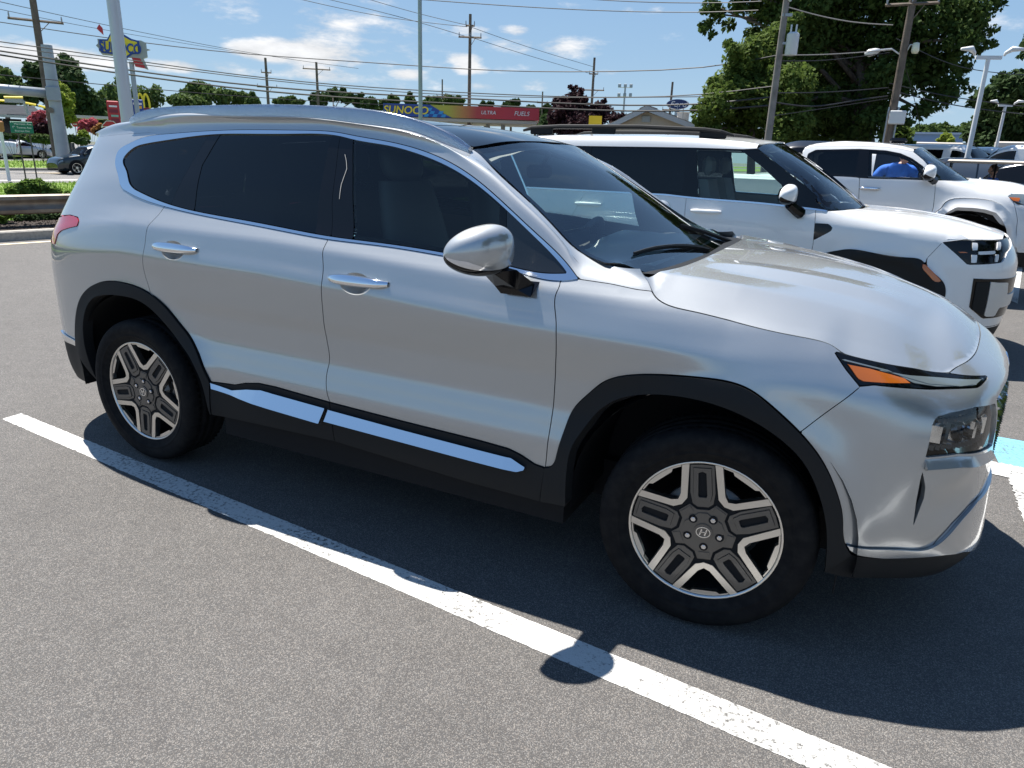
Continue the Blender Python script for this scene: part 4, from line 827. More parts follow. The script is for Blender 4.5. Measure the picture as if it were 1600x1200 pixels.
# mirrors
def mirror_parts(parent,pos,sgn,shell,lamp=False,sc=1.,axis=(-.38,-.92),n=22,k=26,base=GLOSSB):
    """door mirror: rounded shell swept back towards the tip; pos = centre, axis = outward direction in plan"""
    ax=np.array([axis[0],axis[1],0.]); ax/=np.linalg.norm(ax); fw=np.array([-ax[1],ax[0],0.]); up=np.array([0,0,1.])
    G=[]
    for i,s in enumerate(np.linspace(-1,1,n)):
        w=(1-abs(s)**(2.6 if s<0 else 2.3))**.5; hu=.086*w*(1.0-.16*s); row=[]
        for a in np.linspace(0,2*math.pi,k+1)[:-1]:
            ca,sa=math.cos(a),math.sin(a); e=.72
            x=np.sign(ca)*abs(ca)**e; z=np.sign(sa)*abs(sa)**e
            dep=.075*w if ca>0 else .045*w
            row.append(ax*(s*.125)+fw*(x*dep-.02*max(0,s)**2)+up*(z*hu*(1.0 if sa>0 else .90)+.008*(1-s)))
        G.append(row)
    G=np.array(G)*sc; zz=G[:,:,2]; P=G+np.array(pos)
    cx=lambda v:np.array(v)*[1,sgn,1]
    # upper painted part, lower black part
    F1=[];F2=[];F3=[];V=[cx(v) for v in P.reshape(-1,3)]
    for i in range(n-1):
        for j in range(k):
            q=(i*k+j,(i+1)*k+j,(i+1)*k+(j+1)%k,i*k+(j+1)%k); q=q if sgn<0 else q[::-1]
            zc=np.mean([G.reshape(-1,3)[t][2] for t in q]); fwc=np.mean([G.reshape(-1,3)[t]@fw for t in q]); sc_=np.mean([G.reshape(-1,3)[t]@ax for t in q])
            t_=sc_/(.125*sc)
            (F2 if math.sin(2*math.pi*(j+.5)/k)<-.55 or fwc<-.034*sc else F1).append(q)
    m1=obj('mirror_shell',V,F1,shell,parent,smooth=True); m2=obj('mirror_base',V,F2,base,parent,smooth=True); ms=[m1,m2]
    if lamp:
        Q=[]
        for s in np.linspace(-.12,.985,30):
            w=(1-abs(s)**(2.6 if s<0 else 2.3))**.5; hu=.086*w*(1.0-.16*s); row=[]
            for a in np.linspace(math.asin(-.54),math.asin(-.54+.40*min(1,(s+.12)*1.3)),7):
                ca,sa=math.cos(a),math.sin(a); z=-abs(sa)**.72*hu*.90+.008*(1-s)
                row.append(cx((ax*(s*.125)+fw*(ca**.72*.075*w-.02*max(0,s)**2+.0018)+up*z-up*.0006)*sc+np.array(pos)))
            Q.append(row)
        grid_mesh('mirror_indicator',Q,mat('clear_lamp',(.80,.81,.83),.06,.6,0,1.),parent,flip=sgn>0)
    for o in ms:
        bm=bmesh.new(); bm.from_mesh(o.data); bmesh.ops.delete(bm,geom=[v for v in bm.verts if not v.link_faces],context='VERTS'); bmesh.ops.recalc_face_normals(bm,faces=bm.faces); bm.to_mesh(o.data); bm.free()
    gl=[cx(np.array(pos)+sc*(ax*(.098*math.cos(a)*(1 if math.cos(a)<0 else .95))+up*(.058*math.sin(a)+.008)-fw*.052)) for a in np.linspace(0,2*math.pi,25)[:-1]]
    obj('mirror_glass',gl,[tuple(range(24))],CHROMEB,parent)
    return ax,fw
def main_mirror(sgn):
    pos=np.array(MIRP); ax,fw=mirror_parts(suv,pos,sgn,SILVER,axis=MIRAX,lamp=True,n=80,k=128)
    m_=MB(); V=[]
    root=B.P(-.66,1.135,.0); 
    a=[pos+ax*(-.02)+np.array([0,0,-.055])+fw*.045,pos+ax*(-.02)+np.array([0,0,-.055])-fw*.035,pos+ax*(-.115)+np.array([0,0,-.05])-fw*.035,pos+ax*(-.115)+np.array([0,0,-.05])+fw*.05]
    b=[np.array(B.P(u,z,o_)) for u,z,o_ in ((-.70,1.105,.045),(-.79,1.11,.045),(-.79,1.12,-.002),(-.66,1.12,-.002))]
    c2=[np.array(B.P(u,z,o_)) for u,z,o_ in ((-.655,1.085,.03),(-.77,1.085,.03),(-.77,1.145,-.006),(-.645,1.145,-.006))]
    for L in (a,b,c2): V+= [v*[1,sgn,1] for v in L]
    F=[(i+4*k,(i+1)%4+4*k,(i+1)%4+4*k+4,i+4*k+4) for k in (0,1) for i in range(4)]+[(8,9,10,11),(3,2,1,0)]
    o=fixn(m_.add(V,F).build('mirror_foot',GLOSSB,suv))
for s in (1,-1): main_mirror(s)
# --- wheels
def lathe(prof,n=64):
    return [[(r*math.cos(a),y,r*math.sin(a)) for r,y in prof] for a in np.linspace(0,2*math.pi,n+1)[:-1]]
def star_pts(k,a0,pts): return [(r*math.cos(math.radians(a0+72*k+a)),r*math.sin(math.radians(a0+72*k+a))) for r,a in pts]
def flat(y): return (lambda a,b:np.stack([a,np.full_like(a,y),b],1)),(lambda a,b:np.tile(np.array([0,-1.,0]),(len(a),1)))
def fancy_wheel(parent,R=.361,Rr=.2525,hw=.118,a0=97.):
    prof=[(Rr-.012,-.088),(Rr+.004,-.101),(Rr+.02,-.108),(.284,-.1135),(.286,-.1158),(.291,-.1165),(.293,-.1152),(.30,-.1185),(.322,-.119),(.339,-.1145),(.350,-.106),(.357,-.094),(R-.0005,-.078),(R,-.060),(R-.009,-.058),(R-.009,-.050),(R,-.048),(R,-.016),(R-.009,-.014),(R-.009,-.005),(R,-.003),(R,.03),(R-.009,.032),(R-.009,.042),(R,.044),(.357,.092),(.345,.112),(.31,.118),(.26,.10),(Rr-.012,.088)]
    ty=lathe(prof,72); w=grid_mesh('wheel',lathe([(.20,.07),(Rr-.014,.085),(Rr-.014,-.03),(Rr-.010,-.085)],48),DARK,parent,closeu=True)
    grid_mesh('tyre',ty,RUBBER,w,closeu=True,flip=True)
    tr=MB() # tread blocks
    for a in np.linspace(0,2*math.pi,73)[:-1]:
        for y0,y1 in ((-.10,-.062),(.048,.09)):
            for rr in (0,):
                a2=a+.03
                V=[]
                for ya,ra in ((y0,.354),(y1,R+.002)):
                    for aa in (a,a2): V.append((ra*math.cos(aa),ya,ra*math.sin(aa))); V.append(((ra-.01)*math.cos(aa),ya,(ra-.01)*math.sin(aa)))
                tr.add(V,[(0,2,6,4),(0,4,5,1),(2,3,7,6),(0,1,3,2),(4,6,7,5)])
    tag(tr.build('tread_blocks',RUBBER,w),kind='stuff')
    grid_mesh('rim',lathe([(Rr-.010,-.080),(Rr-.0075,-.0965),(Rr-.002,-.0985),(Rr+.0015,-.096),(Rr+.002,-.09)],72),MACH,w,closeu=True,flip=True)
    grid_mesh('brake_disc',lathe([(.06,-.045),(.155,-.045),(.157,-.03),(.06,-.03)],40),mat('brake_steel',(.16,.155,.15),.45,.9),w,closeu=True)
    m_=MB(); m_.box((.125,-.045,.03),(.06,.07,.15),0,0,.015); m_.build('brake_caliper',GUN,w)
    # machined star: one strip round each opening
    for k in range(5):
        V=star_pts(k,a0,[(.2445,15.6),(.151,28.5),(.138,36),(.151,43.5),(.2445,56.4)]); IN=star_pts(k,a0,[(.2445,9.6),(.128,23),(.116,36),(.128,49),(.2445,62.4)])
        Pf,Nf=flat(-.0935); surf_mesh('spoke_edge',corners=True,outer=np.array(V+IN[::-1]),Pf=Pf,Nf=Nf,m=MACH,parent=w,step=.05,bstep=.03,gap=.0006,depth=.030)
        # segments of rim edge between the spokes, stepped
        sg=[(.2455,a) for a in np.linspace(16.5,55.5,12)]+[(.238,55.5),(.238,48),(.229,46),(.229,26),(.238,24),(.238,16.5)]
        Pf,Nf=flat(-.090); surf_mesh('rim_segment',corners=True,outer=np.array(star_pts(k,a0,sg)),Pf=Pf,Nf=Nf,m=MACH,parent=w,step=.05,bstep=.012,gap=.0004,depth=.02)
    # dark backing star under the inserts
    bs=[]
    for k in range(5): bs+=star_pts(k,a0,[(.243,-10.5),(.243,10.5),(.129,23.5),(.116,36),(.129,48.5)])
    Pf,Nf=flat(-.0885); surf_mesh('spoke_body',corners=True,outer=np.array(bs),Pf=Pf,Nf=Nf,m=DARK,parent=w,step=.06,bstep=.03,gap=0,depth=.035)
    for k in range(5):
        ang=math.radians(a0+72*k); 
        def T(l): return [(x*math.cos(ang)-y*math.sin(ang),x*math.sin(ang)+y*math.cos(ang)) for x,y in l]
        ou=T([(.088,-.018),(.100,-.034),(.140,-.041),(.237,-.0385),(.240,0),(.237,.0385),(.140,.041),(.100,.034),(.088,.018)]); ho=T([(.124,-.011),(.130,-.014),(.210,-.012),(.215,0),(.210,.012),(.130,.014),(.124,.011)])
        mid=T([(.108,-.024),(.135,-.031),(.228,-.029),(.228,.029),(.135,.031),(.108,.024)])
        Pf,Nf=flat(-.0915); surf_mesh('spoke_insert',corners=True,outer=np.array(ou),Pf=Pf,Nf=Nf,m=GUN,parent=w,holes=[np.array(mid)],step=.05,bstep=.02,gap=.0006,depth=.01)
        Pf,Nf=flat(-.0950); surf_mesh('spoke_insert',corners=True,outer=np.array(mid),Pf=Pf,Nf=Nf,m=GUN,parent=w,holes=[np.array(ho)],step=.05,bstep=.02,gap=.0008,depth=.012)
        an2=math.radians(a0+36+72*k)
        def T2(l): return [(x*math.cos(an2)-y*math.sin(an2),x*math.sin(an2)+y*math.cos(an2)) for x,y in l]
        Pf,Nf=flat(-.0955); surf_mesh('hub_pocket',corners=True,outer=np.array(T2([(.076,-.018),(.099,-.021),(.099,.021),(.076,.018)])),Pf=Pf,Nf=Nf,m=GUN,parent=w,step=.05,bstep=.02,gap=.0006,depth=.008)
    hubp=[]
    for k in range(5): hubp+=star_pts(k,a0,[(.082,-14),(.082,14),(.107,24),(.107,48)])
    Pf,Nf=flat(-.0930); surf_mesh('hub_plate',corners=True,outer=np.array(hubp),Pf=Pf,Nf=Nf,m=GUN,parent=w,step=.05,bstep=.02,gap=.001,depth=.02)
    hp2=[]
    for k in range(5): hp2+=star_pts(k,a0,[(.070,-12),(.070,12),(.062,30),(.062,42)])
    Pf,Nf=flat(-.0970); surf_mesh('hub_plate',corners=True,outer=np.array(hp2),Pf=Pf,Nf=Nf,m=GUN,parent=w,step=.05,bstep=.02,gap=.001,depth=.02)
    for k in range(5):
        a=math.radians(a0+36+72*k); cx,cz=.055*math.cos(a),.055*math.sin(a); m_=MB()
        m_.add(*ring_prism(cx,cz,.0145,-.0976,-.090,18)); m_.build('lug_recess',DARK,w)
        m_=MB(); m_.add(*ring_prism(cx,cz,.0085,-.0995,-.095,6)); m_.add(*ring_prism(cx,cz,.006,-.1015,-.0994,6)); m_.build('lug_nut',CHROME,w)
    m_=MB(); m_.add(*ring_prism(0,0,.030,-.1005,-.09,28)); m_.build('hub_cap',GUN,w)
    m_=MB(); badge(m_,lambda a,b,d:(a,-.1006-d,b),.024,.020,.0016); m_.build('emblem',CHROMEB,w)
    return w
def ring_prism(cx,cz,r,y0,y1,n):
    V=[(cx+r*math.cos(a),y,cz+r*math.sin(a)) for y in (y0,y1) for a in np.linspace(0,2*math.pi,n+1)[:-1]]
    return V,[tuple(range(n)),tuple(range(n,2*n))[::-1]]+[(i,n+i,n+(i+1)%n,(i+1)%n) for i in range(n)]
wF=fancy_wheel(suv); wF.location=(0,-.82,.363); wF.rotation_euler=(0,0,.105)
wR=copy_tree(wF,suv); wR.location=(-2.765,-.82,.363); wR.rotation_euler=(0,math.radians(-22),0)
for x in (0,-2.765):
    w=copy_tree(wF,suv); w.location=(x,.82,.363); w.rotation_euler=(0,0,math.pi+(.105 if x==0 else 0))
# wheel wells, inner body, floor
def well(cx,parent,r=.476,cz=.375,yi=.50,yo=.91):
    for s in (1,-1):
        G=[[(cx+r*math.cos(a),s*-y,cz+r*math.sin(a)) for y in (yo,yi)] for a in np.linspace(-.12,math.pi+.12,25)]
        grid_mesh('wheel_well',G,PLASTIC,parent)
        obj('wheel_well',[(cx+r*1.02*math.cos(a),s*-yi,cz+r*1.02*math.sin(a)) for a in np.linspace(-.12,math.pi+.12,25)],[tuple(range(25))],DARK,parent)
well(0,suv); well(-2.765,suv)
ins=cat_([[UR,.35],[-3.30,.35]],[[-3.25,.55],[-3.15,.72],[-2.98,.83],[-2.765,.86],[-2.55,.82],[-2.40,.70],[-2.30,.5],[-2.27,.36]],[[-.52,.36]],[[-.48,.55],[-.36,.74],[-.2,.83],[0,.86],[.2,.80],[.32,.66],[.39,.5],[.42,.36]],[[.60,.36],[.66,.60],[.64,.80],[.45,.95],[.30,1.0],[.0,1.04],[-.25,1.08],[-.5,1.10]],[[-1.5,1.14],[-2.5,1.18],[-2.95,1.20],[-3.4,1.15],[UR,1.15]])
bpanel('inner_body',ins,DARK,suv,off=-.028,depth=0,gap=0,step=.08,bstep=.05)
m_=MB(); m_.box((-1.4,0,.30),(4.2,1.1,.16)); m_.box((-1.385,0,.30),(1.75,1.75,.14)); m_.box((.45,0,.42),(.5,.85,.25)); m_.box((-3.4,0,.42),(.4,1.1,.25)); m_.build('floor_pan',DARK,suv)
# interior
LEATH=mat('beige_leather',(.30,.27,.23),.55); INTD=mat('interior_dark',(.11,.11,.11),.6); DASH=mat('dash_top',(.50,.52,.51),.5)
m_=MB(); m_.box((-1.39,0,.44),(1.72,1.80,.05)); m_.box((-2.9,0,.52),(1.3,.98,.05)); m_.build('cabin_floor',INTD,suv)
dsh=[]
for y in np.linspace(-.74,.74,25):
    b=.045*math.exp(-((y-.38)/.19)**4); dsh.append([(-.33,y*.78,1.180),(-.48,y*.86,1.185),(-.64,y,1.175+b*.5),(-.78,y,1.155+b),(-.86,y,1.12+b),(-.885,y,1.05),(-.85,y,.92),(-.78,y,.70)])
grid_mesh('dashboard',dsh,DASH,suv,flip=False)
m_=MB(); m_.box((-.875,.0,1.165),(.025,.34,.13),0,0,.01); m_.build('display_screen',GLOSSB,suv)
th=np.linspace(0,2*math.pi,33)[:-1]
sw=np.array([-.985,.38,1.085]); axx=np.array([-.9,0,.42]); axx/=np.linalg.norm(axx); e1=np.array([0,1.,0]); e2=np.cross(axx,e1)
m_=MB(); L=[sw+.178*(math.cos(a)*e1+math.sin(a)*e2) for a in np.r_[th,th[:2]]]; m_.tube(L,.016,8,cap=False); m_.tube([sw-e1*.17,sw,sw+e1*.17],[.018,.03,.018],8); m_.tube([sw,sw+e2*.165],[.03,.016],8); m_.tube([sw,sw-axx*.25],.03,8); m_.box(tuple(sw),(.05,.11,.1),0,0,.02); m_.build('steering_wheel',INTD,suv)
def seat(x,y,wd=.50,bk=.66):
    s=MB(); 
    s.box((x,y,.72),(.52,wd,.16),0,0,.05); o=s.build('seat',LEATH if False else INTD,suv)
    G=[]
    for t in np.linspace(0,1,9):
        z=.76+bk*t; xx=x-.24-.16*t; w_=wd*.5*(1-.28*t**3); d_=.075*(1-.3*t)
        G.append([(xx+d_*math.cos(a)*1.,y+w_*np.sign(math.sin(a))*abs(math.sin(a))**.6,z+.0) for a in np.linspace(0,2*math.pi,17)[:-1]])
    grid_mesh('seat_back',G,INTD,suv,closev=True)
    H=[]
    for t in np.linspace(-1,1,9):
        w_=(1-abs(t)**3)**.5+.02; H.append([(x-.42-.02*t+.055*w_*math.cos(a),y+.135*w_*np.sign(math.sin(a))*abs(math.sin(a))**.7,1.50+.095*t) for a in np.linspace(0,2*math.pi,17)[:-1]])
    grid_mesh('headrest',H,INTD,suv,closev=True)
seat(-1.15,-.38); seat(-1.15,.38); seat(-2.05,-.40,.55,.55); seat(-2.05,.40,.55,.55); 
m_=MB(); m_.box((-1.07,0,1.475),(.03,.24,.06),0,0,.015); m_.tube([(-1.07,0,1.475),(-1.02,0,1.56)],.01,6); m_.build('interior_mirror',INTD,suv)
bpanel('door_trim',np.array([[-2.30,.60],[-2.30,1.19],[-.62,1.10],[-.62,.60]]),LEATH,suv,off=-.075,depth=0,gap=0,step=.1,bstep=.06)
hl_=[]
for x in np.linspace(-1.02,-3.4,20): hl_.append([(x,y,float(ROOF(np.array([[x,y]]))[0])-.03-.02*(abs(y)/.55)**2) for y in np.linspace(-.60,.60,9)])
grid_mesh('headliner',hl_,mat('headliner_grey',(.26,.26,.25),.9),suv,flip=True)
m_=MB(); m_.tube([(.43,-.80,.30),(.43,-.805,.20)],.003,5); m_.build('drain_tube',PLASTIC,suv)
# ================================================================ neighbouring cars
def bez_loft(name,LT,EE,m,parent,te=(0,-1.,-.3),n=10,w1=.36):
    Gs=[]; te=np.array(te)/np.linalg.norm(te)
    for lt,e in zip(LT,EE):
        p=lt[:3]; tv=lt[3:]/np.linalg.norm(lt[3:]); D=np.linalg.norm(e-p); a=p+tv*w1*D; b=e+te*w1*D
        Gs.append([(1-s)**3*p+3*s*(1-s)**2*a+3*s*s*(1-s)*b+s**3*e for s in np.linspace(0,1,n)])
    Gs=np.array(Gs); o=grid_mesh(name,Gs,m,parent); o2=grid_mesh(name,Gs*[1,-1,1],m,parent,flip=True)
    if o.data.polygons[len(o.data.polygons)//2].normal[1]>0: o.data.flip_normals(); o2.data.flip_normals()
def onb(Bd,uz): p=Bd.P(uz[:,0],uz[:,1]); t=Bd.P(uz[:,0],uz[:,1]+.01)-p; return np.hstack([p,t])
def tpsf(pts,lam=1e-4):
    pts=np.array(pts,float); pts=np.vstack([pts,(pts*[1,-1,1])[abs(pts[:,1])>.01]]); _,i=np.unique(np.round(pts[:,:2],3),axis=0,return_index=True); return TPS(pts[i][:,:2],pts[i][:,2],lam)
def simple_wheel(parent,loc,R,hw,sgn,rimm,ns=5,rr=.66,front=0.):
    prof=[(R*rr,-hw*.85),(R*rr+.012,-hw*.97),(R*.85,-hw),(R*.95,-hw*.9),(R,-hw*.6),(R,hw*.6),(R*.95,hw*.9),(R*.8,hw),(R*rr,hw*.8)]
    w=grid_mesh('wheel',lathe([(.02,hw*.3),(R*rr-.004,hw*.5),(R*rr-.004,-hw*.84)],28),DARK,parent,closeu=True)
    grid_mesh('tyre',lathe(prof,36),RUBBER,w,closeu=True,flip=True)
    mb=MB()
    for k in range(ns):
        a=2*math.pi*k/ns; ca,sa=math.cos(a),math.sin(a)
        q=[(.03,-.035),(R*rr-.004,-.045),(R*rr-.004,.045),(.03,.035)]; mb.prism([(x*ca-y*sa,x*sa+y*ca) for x,y in q],lambda a_,b_,d:(a_,d,b_),-hw*.82,-hw*.55)
    mb.add(*ring_prism(0,0,.07,-hw*.84,-hw*.5,14)); V=lathe([(R*rr-.022,-hw*.88),(R*rr,-hw*.9),(R*rr,-hw*.7),(R*rr-.022,-hw*.7)],32); n=len(V); F=[(i*4+j,((i+1)%n)*4+j,((i+1)%n)*4+(j+1)%4,i*4+(j+1)%4) for i in range(n) for j in range(4)]
    mb.add([p for r in V for p in r],F); fixn(mb.build('rim',rimm,w))
    w.location=loc; w.rotation_euler=(0,0,(0 if sgn<0 else math.pi)+front); return w
LIT=mat('lamp_white',(.80,.80,.79),.25,0,1.)
WINT=mat('pale_interior',(.42,.42,.40),.8)
# ---------------------------------------------------------------- white SUV in the next bay
ws=empty('white_suv',(.42,4.42,0),label='boxy white SUV with black roof rails parked beyond the silver SUV',cat='car')
d={k:np.array(v) for k,v in C2.items()}
U2F,U2R=B2.U[-1],B2.U[0]
def p2(name,poly,m,off=0.,**k): k.setdefault('gap',.002); k.setdefault('bstep',.025); k.setdefault('step',.06); bpanel(name,poly,m,ws,off=off,Bd=B2,**k)
dbs=sm(d['dlo_bot'],.02); dts=cat_([[-3.62,1.640],[-3.2,1.640]],d['dlo_top'],d['apil'][1:])
bot0=np.array([[-3.7,1.235],[-2.6,1.238]]); dbl=cat_(bot0,dbs)
hood=sm(d['hood'],.02); arch=sm(d['arch'],.02)
arR=np.array([[-2.815+.46*math.cos(a),.37+.44*math.sin(a)] for a in np.linspace(0,math.pi,15)])
p2('rear_door',cat_(dbl[dbl[:,0]<-1.65],d['g2'],[[-1.64,.42],[-2.36,.42]],arR[:8],[[-2.62,1.237]]),WHITE)
p2('front_door',cat_(dbl[(dbl[:,0]>-1.65)&(dbl[:,0]<-.56)],d['g3'],[[-.55,.42],[-1.64,.42]],d['g2'][::-1]),WHITE)
p2('rear_quarter',cat_([[-2.62,1.237]],arR[7:],[[-3.3,.42],[U2R,.42],[U2R,1.72],[-3.62,1.72],[-3.62,1.64],[-3.62,1.236]]),WHITE,gap=.001)
p2('front_wing',cat_(dbl[dbl[:,0]>-.56],hood,d['lamp'][:1],d['g4'],arch[(arch[:,0]<.32)][::-1],[[-.52,.42]],d['g3'][::-1]),WHITE,holes=[d['vent']])
p2('wing_vent',d['vent'],GLOSSB,off=-.006,gap=0)
lamp=d['lamp']; front=cat_(d['lamp'][:3],d['hfront'][1:],[[U2F,1.03],[U2F,.33],[.70,.33],[.50,.40]],arch[arch[:,0]>=.32][::-1],d['g4'][::-1])
p2('front_bumper',front,WHITE,off=0,holes=[lamp],gap=.0015)
p2('lamp_housing',lamp,GLOSSB,off=-.012,gap=0)
for k in ('v1','v2','v3','v4','hb'): p2('running_lamp',d[k],LIT,off=.0,gap=0,depth=.01,bstep=.02)
p2('side_marker',d['al'],AMBER,off=-.006,gap=0,depth=.004)
p2('front_arch_trim',cat_(arch,[[.50,.36]],[[.40,.36]],[[.40,.45],[.30,.62],[.10,.72],[-.16,.74],[-.40,.62],[-.47,.40],[-.60,.40],[-.58,.6]]),PLASTIC,off=.012,depth=.05)
p2('rear_arch_trim',cat_(arR,[[-3.2,.36]],[[-2.815+.38*math.cos(a),.37+.37*math.sin(a)] for a in np.linspace(math.pi,0,15)]),PLASTIC,off=.012,depth=.05)
p2('side_reflector',d['amber'],AMBER,off=.016,gap=0,depth=.006)
p2('sill_trim',np.array([[-2.4,.44],[-.55,.44],[-.55,.22],[-2.4,.22]]),PLASTIC,off=.008)
grl=cat_(d['gr'][:1],[[U2F,.735],[U2F,.42]],d['gr'][-2:]); p2('lower_grille',grl,GLOSSB,off=.004,gap=0)
p2('grille_bar',d['b1'],PLASTIC,off=.012,gap=.0); 
p2('skid_plate',cat_(d['b1'][1:3]+[.012,0],[[.84,.43],[.94,.43],[.96,.50],[U2F,.50],[U2F,.60],[1.03,.60],[1.0,.70],[.86,.705]]),mat('satin_silver_plastic',(.62,.62,.60),.35,.3),off=.012,gap=0)
p2('front_bumper_lower',np.array([[.60,.36],[.75,.345],[U2F,.345],[U2F,.22],[.70,.22],[.55,.28]]),PLASTIC,off=.0)
p2('window_surround',cat_(dts,d['a_out'][1:],dbl[::-1]),GLOSSB,off=-.002,holes=[np.array([[-3.45,1.615],[-2.72,1.622],[-2.70,1.27],[-3.45,1.27]]),cat_(d['wr'][:2],[[-1.70,1.262],[-2.62,1.262],[-2.62,1.632]]),d['wf']],gap=.001)
p2('rear_side_window',np.array([[-3.45,1.615],[-2.72,1.622],[-2.70,1.27],[-3.45,1.27]]),GTINT,off=-.006,gap=0)
p2('rear_door_window',cat_(d['wr'][:2],[[-1.70,1.262],[-2.62,1.262],[-2.62,1.632]]),GTINT,off=-.006,gap=0)
p2('front_door_window',d['wf'],GFRONT,off=-.006,gap=0)
p2('window_trim',cat_(dbl-[0,.008],(dbl+[0,.006])[::-1]),CHROME,off=.004,gap=0)
LT=onb(B2,resample(dts,.06)); xs=LT[:,0]; E=np.stack([xs,-np.interp(-xs,[1.1,1.3,2,3,3.62],[.72,.735,.74,.73,.70]),np.interp(-xs,[1.1,1.25,1.6,2.2,3,3.4,3.62],[1.695,1.715,1.735,1.742,1.735,1.725,1.70])],1)
bez_loft('roof_side',LT,E,WHITE,ws)
RT2=tpsf([tuple(e) for e in E]+[(x,0,np.interp(-x,[1.0,1.3,2,3,3.7],[1.735,1.765,1.785,1.77,1.72])) for x in np.linspace(-1.0,-3.7,8)]); Pr,Nr=hf(RT2)
nearE=E[np.argsort(E[:,0])][:,:2]; surf_mesh('roof_panel',cat_(nearE,[[-1.03,-.4],[-1.0,0],[-1.03,.4]],(nearE*[1,-1])[::-1]),Pr,Nr,WHITE,ws,step=.1,bstep=.05,gap=0,depth=.01)
for s in (-1,1):
    m_=MB(); X=np.array([-3.4,-3.3,-3.0,-2.2,-1.6,-1.45,-1.33]); z=np.array([1.775,1.80,1.815,1.822,1.805,1.79,1.76])
    m_.tube([(x,s*.70,zz) for x,zz in zip(X,z)],[.012,.02,.022,.022,.022,.02,.012],8)
    for x in (-3.2,-2.55,-1.52): m_.box((x,s*.70,np.interp(x,X,z)-.035),(.24,.03,.06),0,0,.01)
    m_.build('roof_rail',PLASTIC,ws)
ao=B2.P(d['a_out'][:,0],d['a_out'][:,1]); ao[:,1]+=.03
W2=tpsf([tuple(p) for p in ao]+[(-1.02,0,1.735),(-1.06,-.4,1.722),(-.80,0,1.60),(-.5,0,1.415),(-.22,0,1.205),(-.27,-.45,1.20),(-.36,-.7,1.19)],3e-4); Pq,Nq=hf(W2)
wsh=cat_(ao[:,:2],[[-.36,-.72],[-.25,-.45],[-.20,0]],[[-.25,.45],[-.36,.72]],(ao[:,:2]*[1,-1])[::-1],[[-1.06,.4],[-1.02,0],[-1.06,-.4]])
surf_mesh('windscreen',wsh,Pq,Nq,GWIND,ws,step=.1,bstep=.05,depth=0); Pq2,_=hf(W2,-.003)
surf_mesh('windscreen_border',wsh,Pq2,Nq,GLOSSB,ws,holes=[inset(clean(resample(wsh,.05,True)),.055)],step=.1,bstep=.05,depth=0)
hb_=B2.P(cat_(hood,d['hfront'],[[U2F,1.035]])[:,0],cat_(hood,d['hfront'],[[U2F,1.035]])[:,1]); hb_[:,1]=np.minimum(hb_[:,1],0)
H2=tpsf([tuple(p) for p in hb_[::2]]+[tuple(hb_[-1])]+[(-.17,0,1.190),(-.22,-.45,1.190),(-.35,-.74,1.183),(.1,0,1.175),(.4,0,1.145),(.6,0,1.115),(.78,0,1.075),(.1,-.5,1.16),(.4,-.5,1.125),(.62,-.45,1.09)],3e-4)
def H2c(q):
    s=abs(q[:,1]); f=np.clip((q[:,0]+.2)/.3,0,1)*np.clip((.8-q[:,0])/.25,0,1); return H2(q)+f*(.012/(1+np.exp((s-.62)/.012))-.010/(1+np.exp((s-.30)/.012)))
Pq,Nq=hf(H2c); surf_mesh('bonnet',clean(cat_(hb_[:,:2],(hb_[:,:2]*[1,-1])[::-1][1:],[[-.35,.74],[-.22,.45],[-.17,0],[-.22,-.45],[-.35,-.74]]),2e-3),Pq,Nq,WHITE,ws,step=.05,bstep=.025,depth=.02)
handle_pts=d['handle']
for s in (-1,1):
    for dx in (0,-1.12):
        G=[]
        for t in np.linspace(-1,1,9):
            row=[]
            for a in np.linspace(0,2*math.pi,9)[:-1]:
                p=B2.P(handle_pts[1][0]+dx+t*.135,handle_pts[1][1]+.018*math.sin(a)*(1-.4*t**4),.028*(1-t**4)+.010*math.cos(a)); row.append((p[0],p[1]*-s if s>0 else p[1],p[2]))
            G.append(row)
        grid_mesh('door_handle',G,WHITE,ws,closev=True,flip=(s<0))
    mirror_parts(ws,(-.78,-1.065,1.285),s,WHITE,sc=1.0,axis=(-.12,-.99))
    m_=MB(); m_.tube([(-.76,s*1.02,1.22),(-.70,s*.97,1.17),(-.67,s*.93,1.15)],[.04,.045,.05],8); m_.build('mirror_foot',GLOSSB,ws)
for x in (0,-2.815):
    for s in (-1,1): simple_wheel(ws,(x,s*.83,.37),.37,.12,s,GUN)
well(0,ws,.46); well(-2.815,ws,.46)
bpanel('inner_body',cat_([[U2R,.35],[-3.32,.35],[-3.2,.7],[-2.82,.83],[-2.4,.7],[-2.3,.35],[-.55,.35],[-.42,.6],[0,.80],[.36,.6],[.42,.38],[U2F,.36],[U2F,.95],[.4,.98],[-.3,1.1],[-3.6,1.2],[U2R,1.2]]),DARK,ws,off=-.05,Bd=B2,depth=0,gap=0,step=.15,bstep=.08)
m_=MB(); m_.box((-1.5,0,.34),(4.1,1.2,.2)); m_.box((-1.42,0,.32),(1.8,1.75,.12)); m_.build('floor_pan',DARK,ws)
m_=MB(); m_.box((-1.9,0,.5),(3.0,1.5,.05)); m_.build('cabin_floor',INTD,ws)
m_=MB(); m_.box((-.55,0,1.08),(.55,1.5,.16),0,0,.05); m_.build('dashboard',WINT,ws)
